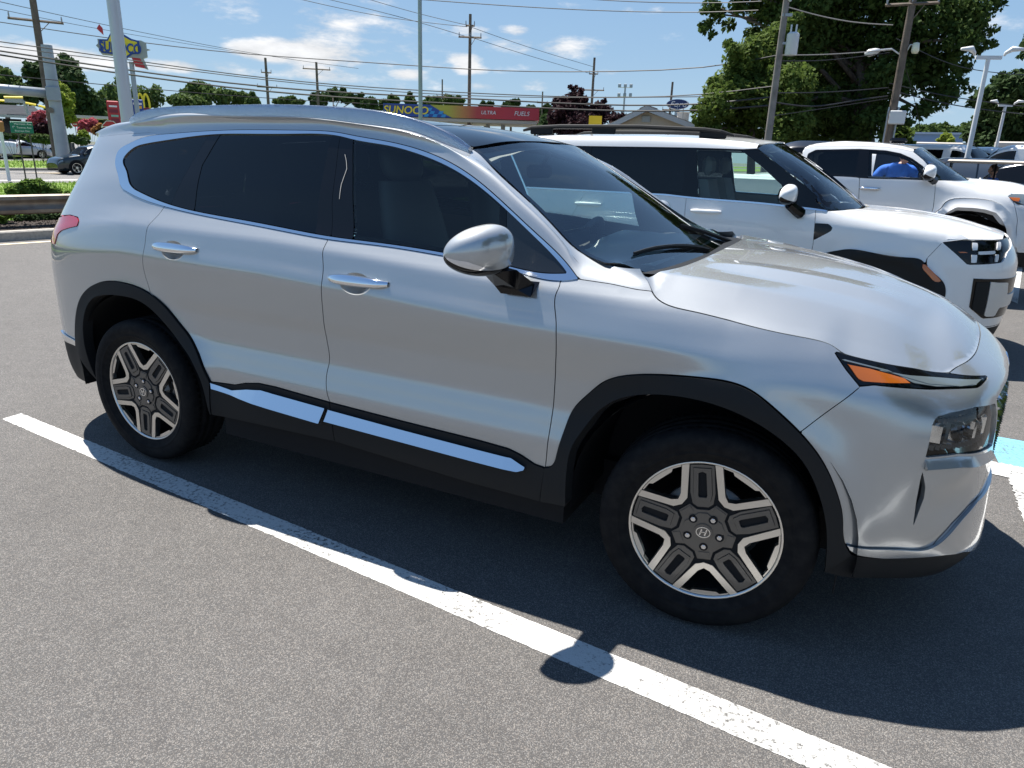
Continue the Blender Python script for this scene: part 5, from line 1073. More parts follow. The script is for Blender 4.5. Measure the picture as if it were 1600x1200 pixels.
def seats(parent,xs,m,zb=.70,zt=1.45,y=.38):
    for x in xs:
        for s in (-1,1):
            q=MB(); q.box((x,s*y,zb),(.5,.48,.15),0,0,.05); q.build('seat',m,parent)
            q=MB(); q.add([(x-.2,s*y-.24,zb),(x-.2,s*y+.24,zb),(x-.40,s*y+.2,zt-.12),(x-.40,s*y-.2,zt-.12),(x-.33,s*y-.24,zb),(x-.33,s*y+.24,zb),(x-.48,s*y+.2,zt-.12),(x-.48,s*y-.2,zt-.12)],[(0,1,2,3),(7,6,5,4),(0,4,5,1),(1,5,6,2),(2,6,7,3),(3,7,4,0)]); q.build('seat_back',m,parent)
            q=MB(); q.box((x-.44,s*y,zt),(.09,.26,.17),0,0,.04); q.build('headrest',m,parent)
seats(ws,(-1.15,-2.1),WINT,.72,1.50)
m_=MB(); L=[(-.84+.07*math.sin(a)*1.,.38+.18*math.cos(a),1.08+.16*math.sin(a)) for a in np.linspace(0,2*math.pi,19)]; m_.tube(L,.016,6); m_.build('steering_wheel',INTD,ws)
# ---------------------------------------------------------------- white pickup
pk=empty('white_pickup',(1.27,8.15,0),label='white double cab pickup truck with flared arches parked beyond the boxy white SUV',cat='pickup')
d={k:np.array(v) for k,v in C3.items()}
U3F,U3R=B3.U[-1],B3.U[0]
def p3(name,poly,m,off=0.,**k): k.setdefault('gap',.003); k.setdefault('bstep',.03); k.setdefault('step',.08); bpanel(name,poly,m,pk,off=off,Bd=B3,**k)
sill=sm(d['sill'],.03); hood=sm(d['hood'],.03); fl=sm(d['flare'],.03); cab=sm(d['cabtop'],.03)
xr=-1.99
p3('rear_door',cat_([[xr,1.40],[-1.75,1.407]],sill[sill[:,0]<-1.25],d['g2'],[[-1.2,.62],[xr,.62]]),WHITE)
p3('front_door',cat_(sill[sill[:,0]>-1.25],d['g3'],[[-.42,.62],[-1.2,.62]],d['g2'][::-1]),WHITE)
arc=np.array([[-.53+0*a,.6] for a in (0,)]); ar=cat_([[-.56,.52]],[[-.50,.80],[-.40,.98]],fl,[[.42,1.08],[.50,.9]],[[.545,.7]])
p3('front_wing',cat_(hood,d['lamp'][:1],[[.45,1.20],[.52,1.0]],ar[::-1],[[-.42,.62]],d['g3'][::-1]),WHITE)
inn=cat_([[-.47,.52],[-.42,.75],[-.33,.93]],d['arch'],[[.43,.8],[.47,.6]])
p3('arch_flare',cat_(ar,inn[::-1]),WHITE,off=.045,depth=.06)
p3('front_bumper',cat_([[.52,1.0]],[[.45,1.2],[.50,1.17],[U3F,1.17],[U3F,.62],[.60,.62],[.55,.7]]),WHITE,holes=[np.array([[.95,1.15],[U3F-.005,1.15],[U3F-.005,.85],[1.0,.85]])])
p3('grille',np.array([[.9,1.16],[U3F,1.16],[U3F,.84],[.95,.84]]),PLASTIC,off=-.03,depth=0)
p3('front_bumper_lower',np.array([[.55,.62],[U3F,.62],[U3F,.42],[.60,.45]]),PLASTIC)
hl3=cat_(d['lamp'][:3],[[.68,1.235],[.72,1.19],[.60,1.16]],d['lamp'][-1:]); p3('headlamp',hl3,LENSG,off=.003,gap=0,depth=.01)
p3('indicator_lamp',d['amber'],AMBER,off=.008,gap=0,depth=.004)
surr=cat_(cab,d['a_out'][1:],sill[::-1],[[-1.75,1.407],[xr,1.40]])
wR3=np.array([[-1.87,1.46],[-1.87,1.66],[-1.80,1.70],[-1.30,1.722],[-1.30,1.425],[-1.80,1.42]]); whole=cat_([[-1.90,1.44],[-1.90,1.67],[-1.81,1.722],[-1.30,1.745]],sm(d['dloF'],.03)[:0],[[p_[0]+.0,p_[1]+.022] for p_ in d['dloF'][:4]],[[d['dloF'][4][0]+.03,d['dloF'][4][1]+.012],[d['dloF'][5][0]+.045,d['dloF'][5][1]+.002]],[[d['dloF'][5][0]+.04,1.402],[-1.17,1.398],[-1.80,1.402]])
p3('cab_side',surr,WHITE,holes=[whole]); p3('window_surround',whole,GLOSSB,off=-.004,holes=[wR3,d['dloF']],gap=0)
p3('rear_door_window',np.array([[-1.87,1.46],[-1.87,1.66],[-1.80,1.70],[-1.30,1.722],[-1.30,1.425],[-1.80,1.42]]),GTINT,off=-.006,gap=0)
surf_mesh('front_door_window',d['dloF'],PF(-.006,B3),NF(B3),GCLEAR,pk,bstep=.03,step=.1,gap=0)   # the far one is wound down
p3('sill_step',np.array([[-1.95,.56],[-.6,.56],[-.6,.46],[-1.95,.46]]),PLASTIC,off=.03,depth=.06)
cabr=cab[cab[:,0]>xr+.02]; LT=onb(B3,resample(cabr,.06)); xs=LT[:,0]; E=np.stack([xs,-np.interp(-xs,[.66,.9,1.4,1.97],[.66,.68,.69,.66]),np.interp(-xs,[.66,.8,1.1,1.5,1.85,1.97],[1.755,1.79,1.825,1.835,1.80,1.72])],1)
bez_loft('roof_side',LT,E,WHITE,pk)
R3=tpsf([tuple(e) for e in E[::2]]+[(x,0,np.interp(-x,[.6,.9,1.4,1.97],[1.80,1.835,1.855,1.80])) for x in (-.62,-.9,-1.2,-1.5,-1.97)]); Pr,Nr=hf(R3); ne=E[np.argsort(E[:,0])][:,:2]
surf_mesh('roof_panel',cat_(ne,[[-.60,-.3],[-.59,0],[-.60,.3]],(ne*[1,-1])[::-1]),Pr,Nr,WHITE,pk,step=.1,bstep=.05,gap=0,depth=.01)
ao=B3.P(d['a_out'][:,0],d['a_out'][:,1]); ao[:,1]+=.03
W3=tpsf([tuple(p) for p in ao]+[(-.58,0,1.80),(-.62,-.35,1.79),(-.30,0,1.60),(.02,0,1.41),(-.05,-.45,1.40),(-.2,-.7,1.395)],3e-4); Pq,Nq=hf(W3)
wsh=cat_(ao[:,:2],[[-.2,-.72],[-.03,-.45],[.03,0],[-.03,.45],[-.2,.72]],(ao[:,:2]*[1,-1])[::-1],[[-.62,.35],[-.58,0],[-.62,-.35]]); surf_mesh('windscreen',wsh,Pq,Nq,GWIND,pk,step=.1,bstep=.05,depth=0)
Pq2,_=hf(W3,-.003); surf_mesh('windscreen_border',wsh,Pq2,Nq,GLOSSB,pk,holes=[inset(clean(resample(wsh,.05,True)),.05)],step=.1,bstep=.05,depth=0)
hb3=B3.P(cat_(hood,[[.52,1.275],[.75,1.262],[1.0,1.26],[U3F,1.26]])[:,0],cat_(hood,[[.52,1.275],[.75,1.262],[1.0,1.26],[U3F,1.26]])[:,1]); hb3[:,1]=np.minimum(hb3[:,1],0)
H3=tpsf([tuple(p) for p in hb3[::2]]+[tuple(hb3[-1])]+[(.05,0,1.415),(-.02,-.45,1.41),(-.2,-.74,1.405),(.3,0,1.405),(.6,0,1.37),(.3,-.45,1.39),(.6,-.4,1.345),(.8,0,1.31)],3e-4)
H3c=lambda q:H3(q)+.02*np.clip((.8-q[:,0])/.3,0,1)/(1+np.exp((abs(q[:,1])-.42)/.02))
Pq,Nq=hf(H3c); surf_mesh('bonnet',clean(cat_(hb3[:,:2],(hb3[:,:2]*[1,-1])[::-1][1:],[[-.2,.74],[-.02,.45],[.05,0],[-.02,-.45],[-.2,-.74]]),2e-3),Pq,Nq,WHITE,pk,step=.06,bstep=.03,depth=.02)
m_=MB(); 
for s in (-1,1): m_.box((-2.93,s*.92,1.0),(1.85,.06,.72),0,0,.03)
m_.box((-2.93,0,.72),(1.85,1.8,.08)); m_.box((-2.03,0,1.0),(.05,1.78,.64)); m_.build('load_bed',WHITE,pk)
m_=MB(); m_.box((-3.88,0,1.02),(.05,1.78,.66),0,0,.02); m_.build('tailgate',WHITE,pk)
m_=MB(); m_.box((-1.4,0,.55),(4.6,1.1,.25)); m_.box((-.95,0,.62),(1.9,1.7,.2)); m_.build('chassis',DARK,pk)
m_=MB(); m_.box((-1.98,0,1.56),(.03,1.3,.24)); m_.build('rear_window',GTINT,pk)
for x in (.0,-3.25):
    for s in (-1,1): simple_wheel(pk,(x,s*.84,.41),.41,.13,s,GUN,6)
well(0,pk,.52,.5); 
m_=MB(); m_.box((-.35,0,1.27),(.55,1.5,.2),0,0,.05); m_.build('dashboard',INTD,pk); seats(pk,(-.85,-1.6),INTD,.90,1.60,.40)
for s in (-1,1):
    mirror_parts(pk,(-.50,-1.08,1.475),s,WHITE,sc=1.12,axis=(-.1,-.99)); m_=MB(); m_.tube([(-.46,s*1.03,1.42),(-.42,s*.95,1.40)],[.04,.05],8); m_.build('mirror_foot',GLOSSB,pk)
    for u0 in (-1.10,-1.82):
        G=[[(lambda p:(p[0],p[1]*(1 if s<0 else -1),p[2]))(B3.P(u0+t*.12,1.277+.02*math.sin(a)*(1-.4*t**4),.03*(1-t**4)+.01*math.cos(a))) for a in np.linspace(0,2*math.pi,9)[:-1]] for t in np.linspace(-1,1,9)]
        grid_mesh('door_handle',G,CHROME,pk,closev=True,flip=(s<0))
G=[[(-.95-.10*(1-t)*1.+.0*t,(.05+.05*math.sin(t*math.pi))*y,1.835+.07*math.sin(math.pi*t)*(1-.5*abs(y))) for y in np.linspace(-1,1,7)] for t in np.linspace(0,1,9)]
m_=MB(); m_.box((-.88,.15,1.88),(.22,.12,.07),0,0,.03); m_.build('roof_aerial',GLOSSB,pk)
bpanel('inner_body',np.array([[-1.95,.6],[-.5,.6],[-.42,.95],[0,1.08],[.42,.9],[.5,.65],[U3F,.65],[U3F,1.0],[.5,1.1],[.2,1.2],[-.4,1.33],[-1.95,1.36]]),DARK,pk,off=-.05,Bd=B3,depth=0,gap=0,step=.15,bstep=.08)
# ---------------------------------------------------------------- cars further off
PROF=dict(suv=([0,.015,.05,.14,.5,.62,.745,.80,.955,.99,1],[.60,.82,.955,1.0,.985,.93,.665,.635,.54,.46,.36]),
 sedan=([0,.02,.13,.28,.43,.56,.745,.80,.96,.99,1],[.50,.70,.735,.93,1.0,.97,.70,.665,.56,.48,.38]),
 van=([0,.008,.03,.1,.66,.745,.88,.92,.98,.995,1],[.5,.93,.985,1.0,1.0,.94,.60,.555,.46,.38,.28]))
def gcar(name,label,cat,p,heading,kind,paint,L,W,H,R=.34,tint=None,group=None,wheels=True,rimm=None):
    """car further off: lofted shell, glazing, lamps, wheels. p = ground point under its middle, heading = direction of its nose"""
    o=empty(name,tuple(p),heading,label=label,cat=cat,group=group); xp,zp=PROF[kind]; zl=.20 if kind!='van' else .28; belt={'suv':.655,'sedan':.67,'van':.545}[kind]*H
    def top(f): return pchip(xp,np.array(zp)*H,np.atleast_1d(f))[0]
    def wid(f): 
        e=abs(2*f-1); return W/2*(1-.20*max(0,(e-.80)/.2)**2.2)
    def sec(f,v):
        f=min(max(f,0),1); t=top(f); w=wid(f); zb=min(belt-.03*H*(f-.3),t-.05*H); th=(t-zb)*(.36 if kind!='van' else .13)
        K=[(w*.86,zl),(w*.97,zl+.07*H),(w,.36*H if .36*H<zb-.12 else zb-.12),(w*.985,zb-.045*H),(w*.945,zb),(w*.945-th*.5,zb+(t-zb)*.52),(w*.945-th*.92,max(t-.06*H,zb+.002)),(w*.945-th-.08*W,t-.012*H),(w*.45,t+.006*H),(0,t+.012*H)]
        return np.array([(f-.5)*L,0,0])+np.array([0,1,0])*np.interp(v,range(10),[k[0] for k in K])+np.array([0,0,1])*np.interp(v,range(10),[k[1] for k in K])
    fs=np.unique(np.r_[np.linspace(0,.06,7),np.linspace(.06,.94,41),np.linspace(.94,1,8)]); vs=np.linspace(0,9,28)
    G=[[tuple(sec(f,v)*[1,-1,1]) for v in vs]+[tuple(sec(f,v)) for v in vs[::-1][1:]] for f in fs]
    grid_mesh('body',G,paint,o,smooth=math.radians(42))
    obj('rear_panel',G[0],[tuple(range(len(G[0])))],paint,o); obj('front_panel',G[-1],[tuple(range(len(G[-1])))[::-1]],GLOSSB,o)
    g0,g1={'suv':(.07,.735),'sedan':(.17,.735),'van':(.60,.86)}[kind]; gm=tint or GLOSSB
    def patch(nm,f0,f1,v0,v1,m,off=.006,n=10,both=True):
        for s in (-1,1):
            Q=[]
            for f in np.linspace(f0,f1,n):
                row=[]
                for v in np.linspace(v0,v1,5):
                    q=sec(f,v); q=q+np.array([0,off,off*.4]); row.append((q[0],s*q[1],q[2]))
                Q.append(row)
            grid_mesh(nm,Q,m,o,flip=(s>0))
    if kind=='van': patch('side_window',.05,.30,4.25,5.85,gm); patch('side_window',.32,.58,4.25,5.85,gm); patch('door_window',.64,.84,4.2,5.8,gm)
    else:
        mid=(g0+g1)/2; patch('side_window',g0+.02,mid-.03-.12*(kind=='suv'),4.2,5.9,gm)
        if kind=='suv': patch('side_window',mid-.14,mid+.03,4.2,5.9,gm)
        patch('door_window',mid+(-.015 if kind!='suv' else .045),g1-.01,4.2,5.9,gm)
    a,b={'suv':(.632,.742),'sedan':(.575,.74),'van':(.752,.875)}[kind]
    Q=[[tuple(sec(f,v)*[1,-1,1]+[.006,0,.008]) for v in np.linspace(6.15,9,9)]+[tuple(sec(f,v)+[.006,0,.008]) for v in np.linspace(9,6.15,9)[1:]] for f in np.linspace(a,b,8)]
    grid_mesh('windscreen',Q,gm,o)
    if kind!='van':
        a,b={'suv':(.012,.045),'sedan':(.145,.27)}[kind]
        Q=[[tuple(sec(f,v)*[1,-1,1]+[-.006,0,.008]) for v in np.linspace(6.15,9,9)]+[tuple(sec(f,v)+[-.006,0,.008]) for v in np.linspace(9,6.15,9)[1:]] for f in np.linspace(a,b,6)]
        grid_mesh('rear_window',Q,gm,o)
    patch('headlamp',.945,.992,2.75,3.75,LENSG,.01,6); patch('tail_lamp',.004,.03,2.7,3.7,REDL,.01,5)
    patch('sill_trim',.05,.95,.0,.9,PLASTIC,.004,6)
    wb=.29*L; 
    for s in (-1,1):
        for fx in (.5-.295,.5+.305):
            x=(fx-.5)*L; y=s*(wid(fx)+.002); n=20
            ring=[(x+(R+.055)*math.cos(t),y,R+(R+.055)*math.sin(t)) for t in np.linspace(-.25,math.pi+.25,n)]
            obj('wheel_arch',ring,[tuple(range(n)) if s>0 else tuple(range(n))[::-1]],DARK,o)
            if wheels: simple_wheel(o,(x,s*(wid(fx)-.08),R),R,.10,s,rimm or MACH,5,.68)
        q=sec(.69 if kind!='van' else .83,4.2); m_=MB(); m_.box((q[0],s*(q[1]+.10),q[2]+.06),(.12,.20,.13),0,0,.04); m_.build('mirror',paint,o)
    return o
# ================================================================ ground, kerb, road to the left
K0=np.array([-11.743,3.343]); KD=np.array([.19,.982]); KD/=np.linalg.norm(KD); KN=np.array([-KD[1],KD[0]])
def kp(t,o,z): p=K0+KD*t+KN*o; return (p[0],p[1],z)
def offs(px,py,z): g=gnd(px,py,z)[:2]-K0; return float(g@KN),float(g@KD)
def onoff(px,py,o):
    d=ray(px,py); n=np.array([*KN,0]); p0=np.array([*(K0+KN*o),0]); t=((p0-np.array(CAMP))@n)/(d@n); return np.array(CAMP)+d*t
sheet('ground',[(-900,-900),(900,-900),(900,900),(-900,900)],-.62,mat('far_ground',(.16,.155,.14),.95,noise=(.05,(.12,.14,.08),4,.4,.6)))
def strip(name,rows,m,kind='structure',t0=-60,t1=260,seg=40,**k):
    G=[[kp(t,o,z) for o,z in rows] for t in np.linspace(t0,t1,seg)]
    return grid_mesh(name,G,m,smooth=False,kind=kind,**k)
far=sheet('far_pavement',[kp(-120,70,0)[:2],kp(320,70,0)[:2],kp(320,330,0)[:2],kp(-120,330,0)[:2]],-.05,ROADM)
strip('kerb',[(0,-.02),(.0,.13),(.02,.15),(.16,.15),(.18,.10)],CONC,t1=20)
strip('faded_line',[(-.42,.004),(-.30,.004)],YELM,t1=20)
o_r=.62; o_bed=1.5
strip('planting_bed',[(.17,.11),(.4,.16),(.9,.20),(o_bed,.17)],MULCH,t1=20)
RZ=-.34; oR0=offs(40,286.5,RZ)[0]; oR1=offs(40,266.5,RZ)[0]; oM=offs(40,251,-.12)[0]
strip('verge',[(o_bed-.02,.17),(o_bed+3,-.05),(oR0-.15,RZ+.02)],GRASSM,t1=20)
lot=sheet('parking_lot',[kp(-60,0,0)[:2],kp(20,0,0)[:2],kp(20,oR0-.2,0)[:2],kp(260,oR0-.2,0)[:2],(420,260),(420,-90),(-10,-90)],0,ASPH)
strip('road',[(oR0-.15,RZ),(oR1,RZ)],ROADM)
strip('road_line',[(offs(40,282.5,RZ)[0],RZ+.005),(offs(40,281.2,RZ)[0],RZ+.005)],LINEM)
strip('road_line',[(offs(40,270.8,RZ)[0],RZ+.005),(offs(40,270.1,RZ)[0],RZ+.005)],YELM)
strip('road_kerb',[(oR1,RZ),(oR1,RZ+.14),(oR1+.2,RZ+.15),(oR1+.25,RZ+.1)],CONC)
strip('median_grass',[(oR1+.2,RZ+.12),((oR1+oM)/2,-.17),(oM,-.12)],GRASSM)
strip('far_road',[(oM-.1,-.14),(oM+9,-.12)],ROADM)
strip('far_verge',[(oM+9,-.12),(oM+9.2,.0),(oM+14,.05),(70.5,.06)],GRASSM)
# grass blades on the verges and loose mulch: real geometry, one object each
def fast_mesh(name,V,F,m,**k):
    me=bpy.data.meshes.new(name); V=np.asarray(V,np.float32); F=np.asarray(F,np.int32); me.vertices.add(len(V)); me.vertices.foreach_set('co',V.ravel()); nf,w=F.shape
    me.loops.add(nf*w); me.loops.foreach_set('vertex_index',F.ravel()); me.polygons.add(nf); me.polygons.foreach_set('loop_start',np.arange(0,nf*w,w,dtype=np.int32)); me.polygons.foreach_set('loop_total',np.full(nf,w,np.int32)); me.update(calc_edges=True)
    return link(name,me,m,**k)
def leafmat(name,c1,c2,tr=.35,scale=1.4,rough=.55):
    m=bpy.data.materials.new(name); m.use_nodes=True; t=m.node_tree; b=t.nodes['Principled BSDF']; out=t.nodes['Material Output']; b.inputs['Roughness'].default_value=.7; b.inputs['Specular IOR Level'].default_value=.08
    g=N_(t,'ShaderNodeNewGeometry'); tc=N_(t,'ShaderNodeTexCoord'); n=N_(t,'ShaderNodeTexNoise',Scale=scale,Detail=3.); L_(t,tc.outputs['Object'],n.inputs['Vector'])
    a=N_(t,'ShaderNodeMath',operation='MULTIPLY_ADD'); L_(t,g.outputs['Random Per Island'],a.inputs[0]); a.inputs[1].default_value=.55; a.inputs[2].default_value=-.28
    s=N_(t,'ShaderNodeMath',operation='ADD'); L_(t,a.outputs[0],s.inputs[0]); L_(t,n.outputs[0],s.inputs[1])
    mx=N_(t,'ShaderNodeMix',data_type='RGBA'); L_(t,s.outputs[0],mx.inputs[0]); mx.inputs[6].default_value=(*c1,1); mx.inputs[7].default_value=(*c2,1); L_(t,mx.outputs[2],b.inputs['Base Color'])
    tl=N_(t,'ShaderNodeBsdfTranslucent'); L_(t,mx.outputs[2],tl.inputs[0]); ms=N_(t,'ShaderNodeMixShader'); ms.inputs[0].default_value=tr; L_(t,b.outputs[0],ms.inputs[1]); L_(t,tl.outputs[0],ms.inputs[2]); L_(t,ms.outputs[0],out.inputs['Surface'])
    MATS[name]=m; return m
OAKL=leafmat('oak_leaves',(.039,.070,.018),(.082,.125,.031),.30,.5)
LIMEL=leafmat('pale_green_leaves',(.060,.10,.022),(.13,.18,.042),.40,.8)
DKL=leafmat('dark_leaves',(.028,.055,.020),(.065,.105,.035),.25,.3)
MIDL=leafmat('mid_green_leaves',(.05,.09,.025),(.11,.16,.045),.3,.3)
PURL=leafmat('purple_leaves',(.020,.010,.014),(.050,.022,.026),.25,.8)
PINKL=leafmat('pink_blossom',(.36,.06,.09),(.50,.14,.16),.3,2.)
YELL=leafmat('yellow_green_leaves',(.17,.23,.03),(.30,.36,.07),.45,.8)
SHRL=leafmat('shrub_leaves',(.09,.16,.03),(.20,.30,.07),.35,6.)
BARK=mat('bark',(.085,.066,.05),.9,noise=(6,(.16,.13,.105),6,.35,.7),bump=(14,.8,.05))
def leaves(C,n,size,aspect=.6,spread=1.,flat=.35,rng=RNG):
    """quads scattered in clumps C=(x,y,z,r); more of them toward each clump's outside"""
    C=np.asarray(C,float); w=C[:,3]**2; k=rng.choice(len(C),n,p=w/w.sum()); d=rng.normal(size=(n,3)); d/=np.linalg.norm(d,axis=1)[:,None]
    r=rng.random(n)**.45; P=C[k,:3]+d*(r*C[k,3]*spread)[:,None]*np.array([1,1,.85])
    nrm=d*.7+rng.normal(size=(n,3))*.6+np.array([0,0,flat]); nrm/=np.linalg.norm(nrm,axis=1)[:,None]
    a=np.cross(nrm,rng.normal(size=(n,3))); a/=np.linalg.norm(a,axis=1)[:,None]; b=np.cross(nrm,a)
    s=size*(.6+.8*rng.random(n))[:,None]; V=np.stack([P-a*s,P+b*s*aspect,P+a*s,P-b*s*aspect],1).reshape(-1,3)
    return V,np.arange(4*n).reshape(n,4)
def trunk(name,base,top,r0,limbs,m,parent,r1=None):
    mb=MB(); base=np.array(base,float); top=np.array(top,float); mid=(base+top)/2+np.array([.1*r0,0,0])
    mb.tube([base-[0,0,.1],base+[0,0,.25],mid,top],[r0*1.35,r0*1.05,r0*.85,(r1 or r0*.55)],10)
    for e,rr in limbs:
        e=np.array(e,float); s=base+(top-base)*RNG.uniform(.55,1.); m_=(s+e)/2+np.array([0,0,.12*np.linalg.norm(e-s)]); mb.tube([s,m_,e],[rr,rr*.65,rr*.25],6)
    return mb.build(name,m,parent,smooth=True)
def tree(name,label,pxc,base,lm,nleaf,size,r0,cat='tree',group=None,trunkm=BARK,nl=9,**k):
    """pxc: clumps (px,py,radius px,distance) -> world spheres; base = ground point of the trunk"""
    C=[]
    for px,py,rp,d in pxc:
        p=at(px,py,d); dep=(p-np.array(CAMP))@_F; C.append((*p,rp*dep/FOC))
    C=np.array(C); k_=[]
    for q in C:   # ragged outline: smaller tufts round every clump
        for _ in range(4): v=RNG.normal(size=3); v/=np.linalg.norm(v); k_.append((*(q[:3]+v*q[3]*RNG.uniform(.8,1.12)),q[3]*RNG.uniform(.22,.42)))
    T=C; C=np.vstack([C*[1,1,1,.92],k_]); o=empty(name,tuple(base),label=label,cat=cat,group=group); b=np.array(base)
    V,F=leaves(C-np.r_[b,0],nleaf,size,**k); fast_mesh('crown',V,F,lm,parent=o)
    lo=C[:,2].min(); top=np.array([C[:,0].mean(),C[:,1].mean(),np.average(C[:,2],weights=C[:,3])])-b
    pick=RNG.choice(len(T),min(nl,len(T)),replace=False); trunk('trunk',(0,0,0),top*[.6,.6,.9],r0,[(C[i,:3]-b,r0*.35) for i in pick],trunkm,o)
    return o
def gz(px,d,z=0.,py=230): p=at(px,py,d); return (p[0],p[1],z)
# grass
def blades(name,rows,n,h,m,t0,t1):
    o=RNG.uniform(rows[0][0],rows[-1][0],n); t=RNG.uniform(t0,t1,n); z=np.interp(o,[r[0] for r in rows],[r[1] for r in rows]); P=K0[None]+KD[None]*t[:,None]+KN[None]*o[:,None]; P=np.c_[P,z]
    a=RNG.uniform(0,6.28,n); d=np.stack([np.cos(a),np.sin(a),0*a],1)*.03; hh=h*(.5+RNG.random(n)); tip=np.c_[RNG.normal(0,.03,(n,2)),hh]
    V=np.stack([P-d,P+d,P+tip],1).reshape(-1,3); fast_mesh(name,V,np.arange(3*n).reshape(n,3),m,kind='stuff')
GRL=leafmat('grass_blades',(.13,.24,.035),(.25,.36,.07),.4,1.)
blades('grass',[(o_bed,.16),(o_bed+3,-.06),(oR0-.2,RZ)],26000,.10,GRL,-6,26)
blades('grass',[(oR1+.25,RZ+.1),((oR1+oM)/2,-.19),(oM,-.14)],14000,.13,GRL,0,60)
n=9000; o=RNG.uniform(.2,1.45,n); t=RNG.uniform(-5,9,n); V=[];P=np.c_[K0[None]+KD[None]*t[:,None]+KN[None]*o[:,None],np.interp(o,[.17,.4,.9,1.5],[.115,.165,.205,.175])]
a=RNG.normal(size=(n,3))*[1,1,.35]; a/=np.linalg.norm(a,axis=1)[:,None]; b=np.cross(a,RNG.normal(size=(n,3))); b/=np.linalg.norm(b,axis=1)[:,None]; s=RNG.uniform(.012,.035,n)[:,None]
fast_mesh('mulch_chips',np.stack([P-a*s,P+b*s*.35,P+a*s,P-b*s*.35],1).reshape(-1,3),np.arange(4*n).reshape(n,4),mat('mulch_chip',(.05,.035,.027),.95,noise=(30,(.13,.10,.08),3,.45,.7)),kind='stuff')
# guard rail: W section
gr_=empty('guard_rail',kp(3,o_r,.1),label='weathered steel guard rail along the mulch bed left of the silver SUV',cat='guard rail')
b0=np.array(kp(3,o_r,.1)); sec=[(.0,.68),(-.05,.655),(-.055,.60),(-.01,.555),(.0,.52),(-.01,.485),(-.055,.44),(-.05,.39),(.0,.365)]
GALV=mat('weathered_galvanised',(.21,.185,.155),.5,.5,noise=(5,(.13,.10,.08),6,.4,.75))
G=[[np.array(kp(t,o_r+o,z-.02))-b0 for o,z in sec] for t in np.arange(-30,90,2.)]; grid_mesh('rail_beam',G,GALV,gr_,smooth=math.radians(50))
for t in np.arange(-4,40,2.): 
    m_=MB(); p=np.array(kp(t,o_r+.10,.3))-b0; m_.box(p,(.10,.15,.72),math.atan2(KD[1],KD[0])); m_.build('rail_post',mat('post_timber',(.20,.16,.12),.9,noise=(8,(.12,.10,.08),4,.4,.7)),gr_)
# shrubs by the rail
def shrub(name,label,clumps,n,size,m,cat='shrub',group=None,base=None):
    C=np.array(clumps,float); b=np.array(base if base is not None else (C[:,0].mean(),C[:,1].mean(),C[:,2].min()-C[:,3].max()*.8)); o=empty(name,tuple(b),label=label,cat=cat,group=group); V,F=leaves(C-np.r_[b,0],n,size,flat=.6); fast_mesh('foliage',V,F,m,parent=o)
    mb=MB(); 
    for c in C[:8]: mb.tube([(0,0,-.05),tuple((c[:3]-b)*[.4,.4,.5]),tuple(c[:3]-b)],[.015,.012,.005],5)
    mb.build('stem',BARK,o); return o
def sph(px,py,rp,o): p=onoff(px,py,o); dep=(p-np.array(CAMP))@_F; return (*p,rp*dep/FOC)
shrub('shrub','bright green leafy shrub with pale tips behind the guard rail',[sph(x,y,r,1.9) for x,y,r in ((20,298,10),(35,293,11),(50,291,12),(62,292,11),(75,294,9),(88,300,8),(42,286,6),(60,285,6),(105,302,4),(45,302,13),(70,303,12))],2600,.055,SHRL)
shrub('shrub','low green plant in the mulch under the guard rail',[sph(x,y,r,.85) for x,y,r in ((2,340,6),(10,336,6),(16,335,5),(5,347,5),(-5,342,6))],420,.045,SHRL)
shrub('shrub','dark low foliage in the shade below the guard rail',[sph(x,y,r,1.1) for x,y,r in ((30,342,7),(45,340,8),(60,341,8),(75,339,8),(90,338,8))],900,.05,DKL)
# ================================================================ poles, signs and wires
WOOD=mat('pole_timber',(.17,.135,.105),.9,noise=(3,(.10,.08,.065),6,.35,.7),bump=(20,.5,.02))
STEELP=mat('grey_painted_steel',(.36,.40,.44),.45,.2,noise=(1.2,(.28,.32,.36),4,.4,.7))
PALEP=mat('pale_galvanised_steel',(.55,.58,.60),.40,.25)
def vert(px0,py0,px1,py1,d):
    """a plumb pole: its foot pixel row/top pixel row at distance d"""
    b=at(px1,py1,d); t=at(px0,py0,d); return np.array([b[0],b[1],b[2]]),t[2]
def pole(name,label,cat,foot,top,r0,r1,m,group=None):
    o=empty(name,tuple(foot),label=label,cat=cat,group=group); h=top-foot[2]; mb=MB(); mb.tube([(0,0,0),(0,0,h*.5),(0,0,h)],[r0,(r0+r1)/2,r1],14); mb.build('shaft',m,o,smooth=math.radians(40)); return o,h
def facing(p): return math.atan2(p[1]-CAMP[1],p[0]-CAMP[0])-math.pi/2   # yaw that turns a -Y face to the viewpoint
def arm(o,z,dx,r=.05,m=WOOD,y=0.,name='crossarm',pins=3,ang=0.):
    mb=MB(); ca,sa=math.cos(ang),math.sin(ang); mb.tube([(-dx*ca,-dx*sa-.1,z),(dx*ca,dx*sa-.1,z)],r,4); mb.build(name,m,o)
    for k in np.linspace(-1,1,pins):
        mb=MB(); x=dx*.94*k; mb.tube([(x*ca,x*sa-.1,z),(x*ca,x*sa-.1,z+.18),(x*ca,x*sa-.1,z+.34)],[.03,.05,.025],6); mb.build('insulator',mat('insulator_grey',(.35,.36,.38),.4),o)
    mb=MB(); mb.tube([(dx*.5*ca,dx*.5*sa-.1,z),(0,-.06,z-.7)],.02,4); mb.build('brace',m,o)
f=gz(89,53,-.15,py=245); o,h=pole('utility_pole','tall brown wooden utility pole beside the steel signal mast, far left','utility pole',f,at(36,-60,53)[2],.23,.17,WOOD); o.rotation_euler=(0,0,facing(f))
arm(o,at(50,32,53)[2]-f[2],1.35,.07)
